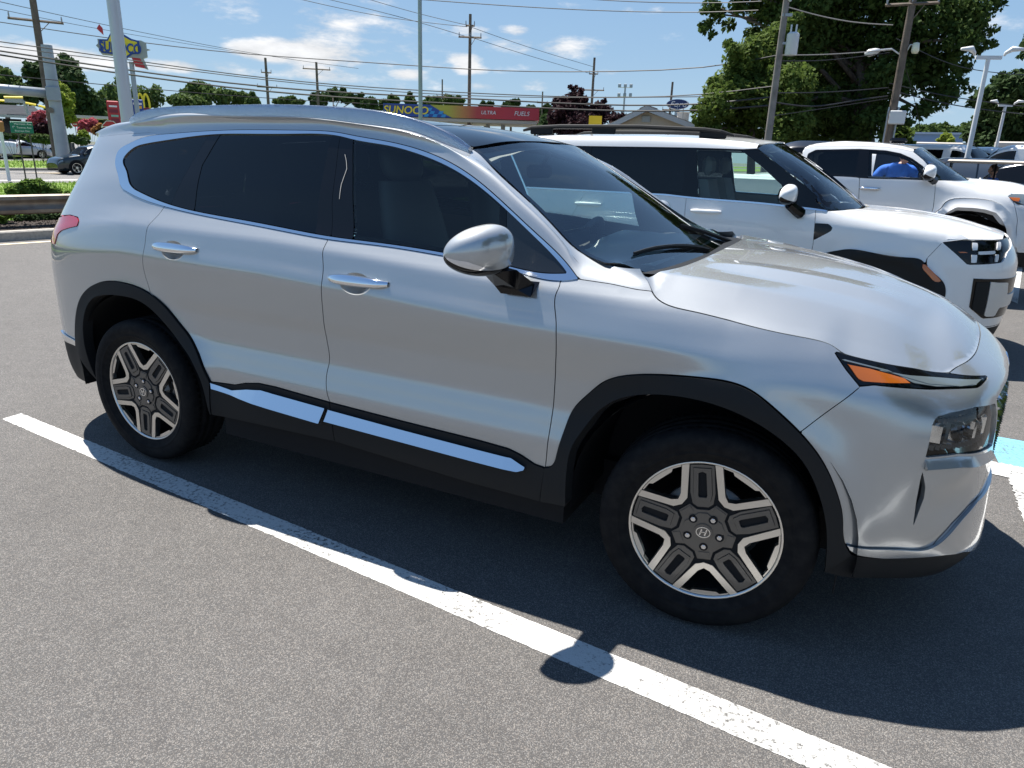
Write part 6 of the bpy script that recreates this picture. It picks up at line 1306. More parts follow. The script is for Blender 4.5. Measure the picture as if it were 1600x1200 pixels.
f=gz(99,52,-.15,py=245); o,h=pole('signal_mast','broad grey steel mast with a horizontal arm, beside the wooden pole','signal mast',f,at(68,70,52)[2],.40,.29,STEELP); o.rotation_euler=(0,0,facing(f))
za=at(84,147,52)[2]-f[2]; mb=MB(); mb.tube([(0,-.1,za),(-3,-.1,za+.12),(-9,-.1,za+.5)],[.27,.25,.20],12); mb.build('mast_arm',STEELP,o,smooth=True)
mb=MB(); mb.box((-.02,-.06,za),(.72,.86,.75),0,0,.03); mb.build('arm_bracket',STEELP,o)
mb=MB(); mb.add(*ring_prism(-.28,0,.16,-.40,-.33,14)); q=mb.build('hand_hole_cover',GALV,o); q.location=(0,0,at(70,172,52)[2]-f[2])
f=gz(203,15.5,0,py=215); o,h=pole('light_pole','pale steel light pole close behind the rear of the silver SUV','light pole',f,9.5,.118,.085,PALEP)
mb=MB(); mb.box((0,0,.03),(.36,.36,.06)); mb.build('base_plate',PALEP,o)
f=gz(657.5,30,0,py=232); o,h=pole('light_pole','slim grey light pole rising behind the roof of the silver SUV','light pole',f,10.5,.085,.07,STEELP)
far_poles=[(409,90,420,172,92,.17,[(.86,.55),(.72,1.1)],'distant wooden pole with two short arms, left of the T-shaped pole'),(493,97,497,158,96,.17,[(.93,1.6)],'distant wooden pole with one wide crossarm and upright insulators'),(733,22,733,172,62,.14,[(.93,.35),(.86,.9),(.25,1.0)],'tall slim wooden pole with a bent arm behind the petrol station canopy'),(928,90,922,205,88,.16,[(.86,.5),(.72,1.3)],'wooden pole with a drooping crossarm beside the purple tree'),(692,124,691,165,120,.13,[(.8,.9),(.5,1.4)],'small far pole between the steel pole and the tall slim pole'),(845,143,846,190,118,.13,[(.85,.8)],'small far pole at the right end of the petrol station canopy'),(1051,128,1047,172,90,.15,[(.7,.9)],'thin wooden pole behind the dark blue oval sign')]
for x0,y0,x1,y1,d_,r,arms,lab in far_poles:
    f=gz(x1,d_,0,py=y1); o,h=pole('utility_pole',lab,'utility pole',f,at(x0,y0,d_)[2],r*1.2,r*.8,WOOD,group='wooden poles along the far road'); o.rotation_euler=(0,0,facing(f))
    for fr,dx in arms: arm(o,h*fr if fr>.5 else h*.35,dx,.07,pins=3 if dx>.8 else 2)
f=gz(973,110,0,py=190); o,h=pole('floodlight_pole','distant pole with two rows of floodlights behind the gabled building','light pole',f,at(977.5,133,110)[2],.17,.12,STEELP); o.rotation_euler=(0,0,facing(f))
for dz in (-.3,-1.5):
    mb=MB(); mb.tube([(-.9,0,h+dz),(.9,0,h+dz)],.05,5); mb.build('bracket',STEELP,o)
    for x in (-.8,0,.8): mb=MB(); mb.box((x,-.15,h+dz+.2),(.42,.25,.5),0,0,.05); mb.build('floodlight',STEELP,o)
# right hand poles
f=gz(1197,31,0,py=240); o,h=pole('utility_pole','grey leaning wooden pole carrying a pale transformer in front of the trees','utility pole',f,at(1230,-40,31)[2],.15,.11,mat('grey_pole_timber',(.26,.24,.22),.9,noise=(3,(.17,.15,.14),6,.35,.7))); o.rotation_euler=(0,0,facing(f))
zt=at(1229,68,31)[2]-f[2]; mb=MB(); mb.tube([(.40,-.1,zt-.42),(.40,-.1,zt-.38),(.40,-.1,zt+.30),(.40,-.1,zt+.36)],[.20,.22,.22,.15],16); mb.build('transformer',mat('transformer_grey',(.58,.61,.63),.4),o,smooth=math.radians(40))
for x in (.30,.48): mb=MB(); mb.tube([(x,-.1,zt+.34),(x,-.1,zt+.62)],.035,6); mb.build('bushing',PALEP,o)
mb=MB(); mb.box((.15,-.05,zt),(.3,.1,.08)); mb.box((.1,-.05,zt+.95),(.35,.12,.10)); mb.build('bracket',STEELP,o)
mb=MB(); mb.tube([(.05,-.1,zt+1.5),(.16,-.12,zt+1.4)],[.05,.05],6); mb.build('insulator',PALEP,o)
f=gz(1383,35,0,py=240); o,h=pole('utility_pole','dark brown pole with street lamps and a pale box before the big oak','utility pole',f,at(1404,-40,35)[2],.18,.13,WOOD); o.rotation_euler=(0,0,facing(f))
arm(o,at(1402,8,35)[2]-f[2],.95,.06)
za=at(1392,86,35)[2]-f[2]; mb=MB(); mb.tube([(-.1,0,za),(-.45,-.1,za+.22),(-.95,-.2,za+.17)],[.03,.03,.03],6); mb.build('lamp_arm',PALEP,o); mb=MB()
mb.tube([(-.85,-.2,za+.17),(-1.0,-.22,za+.12),(-1.25,-.24,za+.06),(-1.4,-.26,za+.03)],[.05,.13,.15,.05],10); mb.build('lamp_head',mat('lamp_head_white',(.72,.73,.72),.3),o,smooth=True)
mb=MB(); mb.tube([(.1,0,za+.1),(.2,-.1,za+.35),(.36,-.1,za+.32)],.025,6); mb.build('lamp_arm',PALEP,o); mb=MB(); mb.tube([(.40,-.1,za+.42),(.40,-.1,za+.40),(.40,-.1,za+.12),(.40,-.1,za+.02)],[.06,.12,.15,.10],10); mb.build('lamp_head',mat('lamp_globe_cream',(.75,.73,.55),.3),o,smooth=True)
zb=at(1390,184,35)[2]-f[2]; mb=MB(); mb.box((.20,-.2,zb),(.60,.32,.52),0,0,.03); mb.build('meter_box',mat('box_grey',(.62,.64,.65),.5),o)
for x in (-.16,.20): mb=MB(); mb.tube([(x,-.15,0),(x,-.15,zb+.4)],.035,6); mb.build('conduit',STEELP,o)
for x0,y0,x1,y1,d_,r,lab in ((1545,90,1505,275,27,.075,'nearer white twin-headed light pole leaning into the frame at right'),(1572,165,1552,250,50,.09,'farther white twin-headed light pole before the dark trees at right')):
    f=gz(x1,d_,0,py=y1); o,h=pole('light_pole',lab,'light pole',f,at(x0,y0,d_)[2],r*1.1,r*.8,mat('white_pole',(.74,.75,.76),.4)); o.rotation_euler=(0,0,facing(f)+.35)
    mb=MB(); mb.box((0,0,h),(.7,.09,.10)); mb.build('cross_bracket',MATS['white_pole'],o)
    for s in (-1,1):
        mb=MB(); mb.tube([(s*.40,0,h+.05),(s*.42,-.03,h+.12),(s*.55,-.12,h+.22),(s*.85,-.2,h+.20)],[.03,.05,.085,.04],8); mb.build('lamp_head',MATS['white_pole'],o,smooth=True)
WIRE=mat('black_cable',(.02,.02,.022),.6); BRIGHTW=mat('bare_cable',(.30,.28,.25),.5)
def wire(label,pts,d,r=.022,m=WIRE,sag=.0,group='overhead cables'):
    """cable through the given photo directions; d = distances at both ends"""
    n=len(pts); L=[]
    P=[at(x,y,d[0]+(d[1]-d[0])*i/(n-1)) for i,(x,y) in enumerate(pts)]
    P=np.array(P); l=np.r_[0,np.cumsum(np.linalg.norm(np.diff(P,axis=0),axis=1))]; t=np.linspace(0,l[-1],22); Q=spl(l,P,t) if n>2 else np.stack([np.interp(t,l,P[:,k]) for k in range(3)],1); Q[:,2]-=sag*4*(t/l[-1])*(1-t/l[-1])
    mb=MB(); mb.tube(Q-Q[0],r,5,cap=False); o=mb.build('overhead_cable',m); o.location=Q[0]; tag(o,label,'cable',group)
LW='thin dark overhead cable sloping across the sky'
wire('highest of the cables sloping down from the top left corner',[(-30,-4),(175,41),(400,84),(560,107)],(52,92),.020)
wire('second cable down from the top left, passing the wooden pole top',[(-30,8),(160,46),(400,86)],(52,92),.018)
wire('cable meeting the wooden pole below its crossarm at far left',[(-30,30),(160,58),(350,81),(550,96),(750,109),(860,112),(1100,105),(1217,86)],(60,34),.026)
wire('upper cable of the group crossing the broad grey mast',[(-30,61),(170,89),(400,120),(750,146),(1100,147),(1206,135)],(40,33),.022)
wire('second cable of the group crossing the broad grey mast',[(-30,69),(170,94),(400,123),(750,150),(1100,151)],(40,33),.018)
wire('thick cable of the group crossing the broad grey mast, third from top',[(-30,75),(170,105),(400,134),(750,155),(1100,162),(1203,152)],(40,33),.034)
wire('lowest thick cable of the group crossing the broad grey mast',[(-30,81),(170,112),(400,141),(750,164),(1100,172),(1201,165)],(40,33),.036)
wire('low cable crossing the dark trees at left',[(-30,114),(170,133),(400,152),(650,166)],(45,60),.022)
for i,(pts,lab) in enumerate([([(440,-8),(600,26),(730,42)],'leftmost faint cable running down to the tall slim pole'),([(500,-4),(630,28),(731,58)],'middle faint cable running down to the tall slim pole'),([(560,-6),(650,20),(733,40)],'rightmost faint cable running down to the tall slim pole'),([(735,42),(830,75),(926,104)],'upper cable between the tall slim pole and the pole by the purple tree'),([(735,58),(830,88),(926,116)],'lower cable between the tall slim pole and the pole by the purple tree')]): wire(lab,pts,(66,64) if i<3 else (62,88),.022)
wire('high cable at the top centre ending at the oak',[(640,-2),(900,15),(1100,19),(1185,16)],(40,34),.02)
wire('topmost cable at the top centre ending at the oak',[(880,-4),(1000,3),(1140,4),(1190,2)],(40,36),.02)
wire('pale cable drooping from the transformer pole to the lamp pole',[(1231,11),(1270,22),(1330,34),(1395,39)],(31,35),.022,BRIGHTW)
wire('pale cable under the transformer running to the lamp pole',[(1217,86),(1290,85),(1393,78)],(31,35),.02,BRIGHTW)
wire('darker cable just below the pale one under the transformer',[(1214,95),(1290,94),(1390,82)],(31,35),.018)
wire('cable across the dark foliage midway between the two wooden poles',[(1206,145),(1290,144),(1388,137)],(31,35),.022)
wire('drooping bundle low between the two wooden poles',[(1201,158),(1270,166),(1330,158),(1387,150)],(31,35),.03)
wire('lowest thin cable between the two wooden poles',[(1200,182),(1270,172),(1387,154)],(31,35),.016)
wire('upper cable leaving the lamp pole to the right under the oak',[(1389,130),(1480,150),(1600,166),(1680,172)],(35,42),.02)
wire('lower cable leaving the lamp pole to the right under the oak',[(1388,140),(1490,164),(1600,178),(1680,184)],(35,42),.022)
wire('short cable at the right edge beyond the twin-headed light pole',[(1400,60),(1500,104),(1600,117),(1680,124)],(35,48),.018)
wire('guy wire slanting down from the lamp pole',[(1410,92),(1425,140),(1438,200)],(35,37),.014)
# ---------------------------------------------------------------- text
def text(parent,body,size,loc,rot,m,ext=.01,shear=0.,sx=1.,name='lettering',align='CENTER',bold=.0):
    cu=bpy.data.curves.new('t','FONT'); cu.body=body; cu.size=size; cu.extrude=ext; cu.shear=shear; cu.align_x=align; cu.align_y='CENTER'; cu.offset=bold
    to=bpy.data.objects.new('t',cu); COL.objects.link(to); dg=bpy.context.evaluated_depsgraph_get(); me=bpy.data.meshes.new_from_object(to.evaluated_get(dg)); bpy.data.objects.remove(to); bpy.data.curves.remove(cu)
    o=link(name,me,None,parent); me.materials.clear(); me.materials.append(m); o.location=loc; o.rotation_euler=rot; o.scale=(sx,1,1); return o
SIGNB=mat('sign_blue',(.015,.06,.30),.35); SIGNY=mat('sign_yellow',(.80,.62,.03),.35); SIGNR=mat('sign_red',(.50,.03,.04),.35); SIGNW=mat('sign_white',(.8,.8,.8),.4); SIGNG=mat('sign_green',(.0,.16,.10),.4); GREY=mat('sign_grey_side',(.35,.37,.37),.5)
def plate(mb,poly,y0,y1,mi=0): return mb.prism(poly,lambda a,b,d:(a,d,b),y0,y1,mi)
HALF=math.pi/2
# petrol station pole sign
D=50; c0=at(193,78,D); dep=(c0-np.array(CAMP))@_F; s_=dep/FOC
f=(c0[0],c0[1],0); o=empty('station_sign',f,facing(f),label='yellow and blue SUNOCO pole sign with a red arrow behind the pale light pole',cat='sign'); cz=c0[2]
q=lambda L:[((x-193)*s_,cz-(y-78)*s_) for x,y in L]
mb=MB(); plate(mb,q([(159,66),(219,63),(226,66),(226,86),(218,89),(163,87),(159,82)]),-.25,.25); mb.build('sign_cabinet',GREY,o)
mb=MB(); plate(mb,q([(156,75),(161,70),(161,81)]),-.15,.15); plate(mb,q([(217,72),(231,75),(217,79)]),-.15,.15); mb.build('side_point',GREY,o)
mb=MB(); plate(mb,q([(179,54),(186,51),(206,62),(216,64),(216,82),(205,84),(193,93),(185,94),(178,86),(162,85),(161,67),(172,66)]),-.30,.2); mb.build('diamond_panel',SIGNB,o)
mb=MB(); plate(mb,q([(179,57),(185,54),(204,64.5),(213,66),(213,80),(203,82),(192,90.5),(185,91.5),(179,83.5),(164,82.5),(163,69),(173,68)]),-.33,-.29); mb.build('diamond_face',SIGNY,o)
mb=MB(); plate(mb,q([(160,51),(164,45),(168,50),(168,59)]),-.2,.2); plate(mb,q([(203,88),(214,87),(223,103),(207,101)]),-.2,.1); mb.build('arrow',SIGNR,o); mb=MB(); plate(mb,q([(214,87),(220,89),(225,104),(221,103)]),-.2,.2); mb.build('arrow_side',GREY,o)
text(o,'SUNOCO',.70,(-.16,-.35,cz+.04),(HALF,0,0),SIGNB,.02,.12,.70,bold=.022)
for x in (190,202): mb=MB(); xx=(x-193)*s_; mb.tube([(xx,0,0),(xx,0,cz-.6)],.13,8); mb.build('post',STEELP,o)
# price board and blue board
def board(name,label,px,py,w,h,d_,m,bars,frame=SIGNW,th=.25,legs=True):
    p=at(px,py,d_); dep=(p-np.array(CAMP))@_F; k=dep/FOC; f=(p[0],p[1],0); o=empty(name,f,facing(f),label=label,cat='sign'); W_,H_=w*k,h*k
    mb=MB(); mb.box((0,0,p[2]),(W_,th,H_),0,0,.05); mb.build('cabinet',m,o)
    for (bx,by,bw,bh,bm) in bars: mb=MB(); mb.box((bx*k,-th/2-.02,p[2]-by*k),(bw*k,.04,bh*k)); mb.build('panel',bm,o)
    if legs:
        for s in (-1,1): mb=MB(); mb.tube([(s*W_*.35,0,0),(s*W_*.35,0,p[2]-H_/2)],.08,6); mb.build('post',STEELP,o)
    return o,k,p
GRNP=mat('price_green',(.25,.5,.38),.5); DKR=mat('dark_red_panel',(.22,.02,.04),.5)
board('price_board','tall red fuel price board with a green row left of the light pole',178,178,17,38,52,SIGNR,[(0,-11,11,2.6,SIGNW),(0,-4,12,5,DKR),(1,3,10,3,GRNP),(1,10,11,6,DKR)])
board('blue_board','blue roadside board with white and yellow bands right of the light pole',216,173,16,33,54,SIGNB,[(0,-10,12,3,SIGNW),(1,-5,9,4,mat('board_orange',(.75,.42,.05),.5))])
p=at(224,158,85); dep=(p-np.array(CAMP))@_F; k=dep/FOC; f=(p[0],p[1],0); o=empty('arch_sign',f,facing(f),label='yellow double arch sign above a dark red board in the trees',cat='sign')
for s in (-1,1):
    mb=MB(); L=[(s*4*k+4.2*k*math.cos(a),-.1,p[2]+(1.8*math.sin(a)*9-6)*k) for a in np.linspace(0,math.pi,15)]; L=[(L[0][0],-.1,p[2]-10*k)]+L+[(L[-1][0],-.1,p[2]-10*k)]; mb.tube(L,.11,6); mb.build('arch',SIGNY,o)
mb=MB(); mb.box((4*k,0,p[2]-13*k),(10*k,.3,8*k)); mb.build('board',DKR,o); mb=MB(); mb.box((4*k,-.18,p[2]-14*k),(7*k,.05,2*k)); mb.build('panel',SIGNW,o); mb=MB(); mb.tube([(3*k,0,0),(3*k,0,p[2]-16*k)],.15,8); mb.build('post',STEELP,o)
# green road sign
o,k,p=board('road_sign','green direction sign with white lettering on two thin posts in the grass median',34,199,30,17,41,SIGNG,[],legs=False,th=.05)
text(o,'\u2191',.20,(-12*k,-.06,p[2]+5.5*k),(HALF,0,0),SIGNW,.003); text(o,'Harrison Ave',4.2*k,(2*k,-.06,p[2]+4.8*k),(HALF,0,0),SIGNW,.003); text(o,'\u2196',.20,(-10*k,-.06,p[2]-.2*k),(HALF,0,0),SIGNW,.003); text(o,'Towne Ave',4.2*k,(3*k,-.06,p[2]-.4*k),(HALF,0,0),SIGNW,.003); text(o,'Business Dist',3.6*k,(0,-.06,p[2]-5.4*k),(HALF,0,0),SIGNW,.003)
for x in (-6,9): mb=MB(); mb.tube([(x*k,.05,-.3),(x*k,.05,p[2]+6*k)],.035,6); mb.build('post',mat('rusty_post',(.08,.075,.06),.8),o)
f=gz(9,40,-.3,py=250); o=empty('marker_post',f,facing(f),label='white post with an orange-brown head in the grass at the far left edge',cat='post'); mb=MB(); zt=at(3,205,40)[2]-f[2]; mb.tube([(0,0,0),(0,0,zt)],.07,8); mb.build('shaft',MATS['white_pole'],o); mb=MB(); mb.box((0,-.02,zt+.2),(.30,.2,.45),0,0,.05); mb.build('head',mat('rust_orange',(.40,.17,.06),.7),o)
# stop sign, do-not-enter sign
p=at(173,201,24); k=((p-np.array(CAMP))@_F)/FOC; f=(p[0],p[1],0); o=empty('stop_sign',f,facing(f),label='red octagonal STOP sign peeping over the rear of the silver SUV',cat='sign'); r=12.5*k
oc=[(r*math.cos(a),p[2]+r*math.sin(a)) for a in np.arange(8)*math.pi/4+math.pi/8]; mb=MB(); plate(mb,oc,-.01,.01); mb.build('border',SIGNW,o); mb=MB(); plate(mb,[(x*.92,p[2]+(z-p[2])*.92) for x,z in oc],-.016,-.008); mb.build('face',SIGNR,o); text(o,'STOP',.20,(0,-.02,p[2]-.02),(HALF,0,0),SIGNW,.002)
mb=MB(); mb.tube([(0,.04,0),(0,.04,p[2]+r)],.03,6); mb.build('post',GALV,o)
p=at(117,194,72); f=(p[0],p[1],0); o=empty('entry_sign',f,facing(f),label='small round red sign by the dark fence and shrubs',cat='sign'); mb=MB(); mb.add(*ring_prism(0,0,.22,-.03,0,16)); q=mb.build('face',SIGNR,o); q.location=(0,0,p[2]); mb=MB(); mb.box((0,-.045,p[2]),(.28,.02,.07)); mb.build('bar',SIGNW,o); mb=MB(); mb.tube([(0,.03,0),(0,.03,p[2]+.25)],.03,5); mb.build('post',GALV,o)
# ================================================================ buildings
# petrol station canopy
A=at(599,168,62); Bp=at(842,180,61); ang=math.atan2(Bp[1]-A[1],Bp[0]-A[0]); Lc=math.hypot(Bp[0]-A[0],Bp[1]-A[1]); f=(A[0],A[1],0); o=empty('station_canopy',f,ang,label='petrol station canopy with a blue SUNOCO band, checks and a red end',cat='canopy')
zt=(at(599,160,62)[2]+at(842,170.5,61)[2])/2; zb=zt-.92; Hc=zt-zb
mb=MB(); mb.box((Lc/2,4,(zt+zb)/2-.02),(Lc-.02,7.98,Hc-.06)); mb.build('canopy_roof',mat('canopy_white',(.62,.61,.58),.6),o)
mb=MB(); mb.box((Lc/2,3.9,zb-.16),(Lc-.3,7.6,.24)); mb.build('soffit',mat('soffit_tan',(.45,.42,.37),.7),o)
def band(x0,x1,m,name='fascia',y=-.03,z0=0.,z1=1.): 
    mb=MB(); mb.prism([(x0,zb+Hc*z0),(x1,zb+Hc*z0),(x1,zb+Hc*z1),(x0,zb+Hc*z1)],lambda a,b,d:(a,d,b),y,.0); return mb.build(name,m,o)
FR=lambda px:(px-599)/(842-599)*Lc
band(0,FR(672),SIGNB); 
def gradmat(name,cs,x0,x1):
    m=bpy.data.materials.new(name); m.use_nodes=True; t=m.node_tree; b=t.nodes['Principled BSDF']; b.inputs['Roughness'].default_value=.4; tc=N_(t,'ShaderNodeTexCoord'); sp=N_(t,'ShaderNodeSeparateXYZ'); L_(t,tc.outputs['Object'],sp.inputs[0]); r=N_(t,'ShaderNodeMapRange'); L_(t,sp.outputs[0],r.inputs[0]); r.inputs[1].default_value=x0; r.inputs[2].default_value=x1; cr=N_(t,'ShaderNodeValToRGB'); L_(t,r.outputs[0],cr.inputs[0])
    cr.color_ramp.elements[0].color=(*cs[0],1); cr.color_ramp.elements[1].color=(*cs[-1],1)
    for i,c_ in enumerate(cs[1:-1]): e=cr.color_ramp.elements.new((i+1)/(len(cs)-1)); e.color=(*c_,1)
    L_(t,cr.outputs[0],b.inputs['Base Color']); return m
band(FR(672),Lc,gradmat('fascia_print',[(.42,.40,.05),(.50,.22,.06),(.45,.05,.05),(.50,.03,.04),(.50,.03,.05)],FR(700),FR(790)))
mb=MB(); plate(mb,[(FR(672),zb),(FR(706),zb),(FR(694),zb+.3*Hc),(FR(684),zb+.65*Hc),(FR(672),zb+Hc)],-.05,-.03); mb.build('fascia',SIGNB,o)
LB=mat('check_light_blue',(.03,.28,.60),.4); mb=MB()
for i in range(9):
    for j in range(4):
        w_=.34; x=FR(662)+i*w_+j*.12; z=zb+j*Hc/4
        if (i+j)%2==0 and x+w_<FR(704)-j*.55: mb.prism([(x,z),(x+w_,z),(x+w_+.12,z+Hc/4),(x+.12,z+Hc/4)],lambda a,b,d:(a,d,b),-.07,-.05)
tag(mb.build('check_print',LB,o),kind='stuff')
text(o,'SUNOCO',Hc*.86,(FR(634),-.06,zb+Hc*.48),(HALF,0,0),SIGNY,.02,.15,1.05,bold=.015)
text(o,'ULTRA',Hc*.42,(FR(763),-.06,zb+Hc*.5),(HALF,0,0),SIGNW,.01,.2,1.); text(o,'FUELS',Hc*.5,(FR(815),-.06,zb+Hc*.5),(HALF,0,0),SIGNW,.01,.2,1.)
mb=MB(); mb.box((Lc+.015,4,(zt+zb)/2),(.03,7.9,Hc)); mb.build('fascia',MATS['sign_red'],o)
for x in (FR(690),FR(760),FR(785)): mb=MB(); mb.box((x,3,zb/2),(.35,.35,zb)); mb.build('column',GREY,o)
# gabled building
D=47; f=gz(1000,D,0,py=200); o=empty('gabled_building',f,facing(f),label='low beige building with a grey shingled gable roof behind the white SUV',cat='building'); k=((at(1000,200,D)-np.array(CAMP))@_F)/FOC
X=lambda px:(px-1000)*k; zr=at(1003,171,D)[2]; ze=at(935,199,D)[2]; SID=mat('beige_siding',(.50,.43,.35),.8); SHG=mat('grey_shingle',(.30,.28,.26),.9,noise=(3,(.20,.19,.18),6,.3,.7)); TRIM=mat('grey_trim',(.50,.51,.53),.6)
xl,xr_=X(915),X(1145); xm=X(1008); hw=(xr_-xl)/2; ze=zr-.42*hw*.9
mb=MB(); mb.prism([(xl+.4,0),(xr_-.4,0),(xr_-.4,ze),(xm,zr-.12),(xl+.4,ze)],lambda a,b,d:(a,d,b),0,14); mb.build('wall',SID,o)
for s,xe in ((-1,xl),(1,xr_)):
    mb=MB(); z_e=ze-.10; mb.prism([(xm,zr+.02),(xe-s*-.0,z_e),(xe,z_e+.18),(xm,zr+.22)],lambda a,b,d:(a,d,b),-.45,14.4); mb.build('roof',SHG,o)
    mb=MB(); mb.prism([(xm,zr-.12),(xe,z_e-.14),(xe,z_e+.14),(xm,zr+.18)],lambda a,b,d:(a,d,b),-.50,-.46); mb.build('barge_board',TRIM,o)
    sh=MB(); n_=9
    for i in range(n_):
        for j in range(24):
            t0=i/n_; t1=(i+1.08)/n_; A_=lambda t,dz:(xm+(xe-xm)*t,zr+.225+(z_e+.185-zr-.22)*t+dz); a_=A_(t0,.01); b_=A_(t1,.045); y=-.4+j*.62+(i%2)*.3; sh.add([(a_[0],y,a_[1]),(b_[0],y,b_[1]),(b_[0],y+.58,b_[1]),(a_[0],y+.58,a_[1])],[(0,1,2,3) if s>0 else (3,2,1,0)])
    tag(sh.build('shingles',SHG,o),kind='stuff')
mb=MB(); mb.box((xm,-.05,zr-.55),(.5,.1,.35)); mb.build('gable_vent',GREY,o)
mb=MB(); mb.prism([(X(1008),zr),(X(1060),zr-.7),(X(1060),zr-.35),(X(1013),zr+.38),(X(1008),zr+.38)],lambda a,b,d:(a,d,b),6,12); mb.build('rear_roof',mat('rear_roof_green_grey',(.30,.33,.31),.8),o)
mb=MB(); mb.tube([(X(1068),3,zr-1.2),(X(1068),3,zr-.0),(X(1068),3,zr+.06)],[.36,.38,.44],12); mb.build('roof_fan',mat('fan_cream',(.62,.60,.55),.6),o); mb=MB(); mb.tube([(X(1063),-.2,zr-1.6),(X(1063),-.2,zr+.1)],.03,5); mb.build('vent_pipe',GREY,o)
for x in (-2.2,2.0): mb=MB(); mb.box((xm+x,-.03,1.6),(1.3,.08,1.2)); mb.build('window',GLOSSB,o)
# oval dealer sign
p=at(1059,163,80); k=((p-np.array(CAMP))@_F)/FOC; f=(p[0],p[1],0); o=empty('oval_sign',f,facing(f),label='dark blue oval sign with white script above the shingled roof',cat='sign')
mb=MB(); mb.prism([(17.5*k*math.cos(a),p[2]+7.5*k*math.sin(a)) for a in np.linspace(0,2*math.pi,37)[:-1]],lambda a,b,d:(a,d,b),-.2,.2); mb.build('oval_rim',SIGNW,o); mb=MB(); mb.prism([(16.6*k*math.cos(a),p[2]+6.8*k*math.sin(a)) for a in np.linspace(0,2*math.pi,37)[:-1]],lambda a,b,d:(a,d,b),-.24,-.19); mb.build('oval_face',mat('oval_navy',(.012,.03,.12),.3),o)
text(o,'Ford',11*k,(0,-.26,p[2]-.3*k),(HALF,0,0),SIGNW,.01,.35,1.25); mb=MB(); mb.tube([(0,0,0),(0,0,p[2])],.25,10); mb.build('post',STEELP,o)
p=at(930,190,52); k=((p-np.array(CAMP))@_F)/FOC; f=(p[0],p[1],0); o=empty('yellow_sign',f,facing(f),label='plain bright yellow square sign beside the purple tree',cat='sign'); mb=MB(); mb.box((0,0,p[2]),(20*k,.08,17*k)); mb.build('face',mat('plain_yellow',(.78,.55,.02),.5),o); mb=MB(); mb.tube([(0,.08,0),(0,.08,p[2])],.06,6); mb.build('post',STEELP,o)
# restaurant at far left
D=82; f=gz(-20,D,0,py=205); o=empty('restaurant',f,facing(f),label='low brown restaurant with a grey hipped roof edged in yellow, far left',cat='building'); k=((at(-20,200,D)-np.array(CAMP))@_F)/FOC; X=lambda px:(px+20)*k; Zp=lambda px,py:at(px,py,D)[2]
BRK=mat('brown_brick',(.13,.085,.07),.85,noise=(8,(.09,.06,.05),4,.4,.7)); RFG=mat('slate_grey_roof',(.055,.06,.068),.85,spec=.05,noise=(2,(.042,.046,.052),4,.4,.7))
mb=MB(); mb.box((X(-20),4,Zp(0,196)/2),(X(62)-X(-102),8,Zp(0,180))); mb.build('wall',BRK,o)
z0,z1=Zp(0,180),Zp(0,161); G=[[(X(-105),-.6,z0),(X(62),-.6,z0)],[(X(-95),3.5,z1),(X(50),3.5,z1)]]; grid_mesh('roof',G,RFG,o,smooth=False); obj('roof',[(X(62),-.6,z0),(X(66),8.6,z0),(X(50),3.5,z1)],[(0,1,2)],RFG,o)
mb=MB(); mb.box((X(-20),-.62,z0-.05),(X(62)-X(-105),.12,.22)); mb.build('eave',GREY,o)
for a,b in (((0,157.5),(9,158)),((9,152.5),(34,152.5)),((36,161),(50,164)),((53,165),(64,168.5))):
    mb=MB(); mb.tube([(X(a[0]),-.7,Zp(*a)),(X(b[0]),-.7,Zp(*b))],.10,4); mb.build('yellow_band',SIGNY,o)
mb=MB(); mb.prism([(X(9),Zp(9,160)),(X(35),Zp(35,161)),(X(34),Zp(34,154)),(X(10),Zp(10,154))],lambda a,b,d:(a,d,b),-.66,.4); mb.build('roof_beam',GREY,o); mb=MB(); mb.tube([(X(34),-.65,Zp(34,158)),(X(40),-.65,Zp(40,192))],.13,5); mb.build('roof_beam',GREY,o)
for px in (-10,15,45): mb=MB(); mb.box((X(px),-.02,Zp(0,196)),(1.4,.08,1.2)); mb.build('window',GLOSSB,o)
# drive-through roof, fence, hedges
D=84; p=at(144,183,D); f=(p[0],p[1],0); o=empty('drive_through_roof',f,facing(f),label='thin pale flat canopy in front of the dark trees at left',cat='canopy'); k=((p-np.array(CAMP))@_F)/FOC; mb=MB(); mb.box((0,1.5,p[2]),(50*k,3,.25)); mb.build('roof',mat('pale_roof_edge',(.55,.50,.47),.7),o)
for x in (-20,18): mb=MB(); mb.box((x*k,1.5,p[2]/2),(.3,.3,p[2])); mb.build('column',BRK,o)
p=at(104,204,76); f=(p[0],p[1],0); o=empty('dark_fence',f,facing(f),label='dark grey panel fence beside the steel mast',cat='fence'); k=((p-np.array(CAMP))@_F)/FOC
for i in range(4): mb=MB(); mb.box(((-6+i*4)*k,0,.62),(3.9*k,.06,1.25)); mb.build('panel',mat('charcoal_panel',(.05,.055,.065),.6),o)
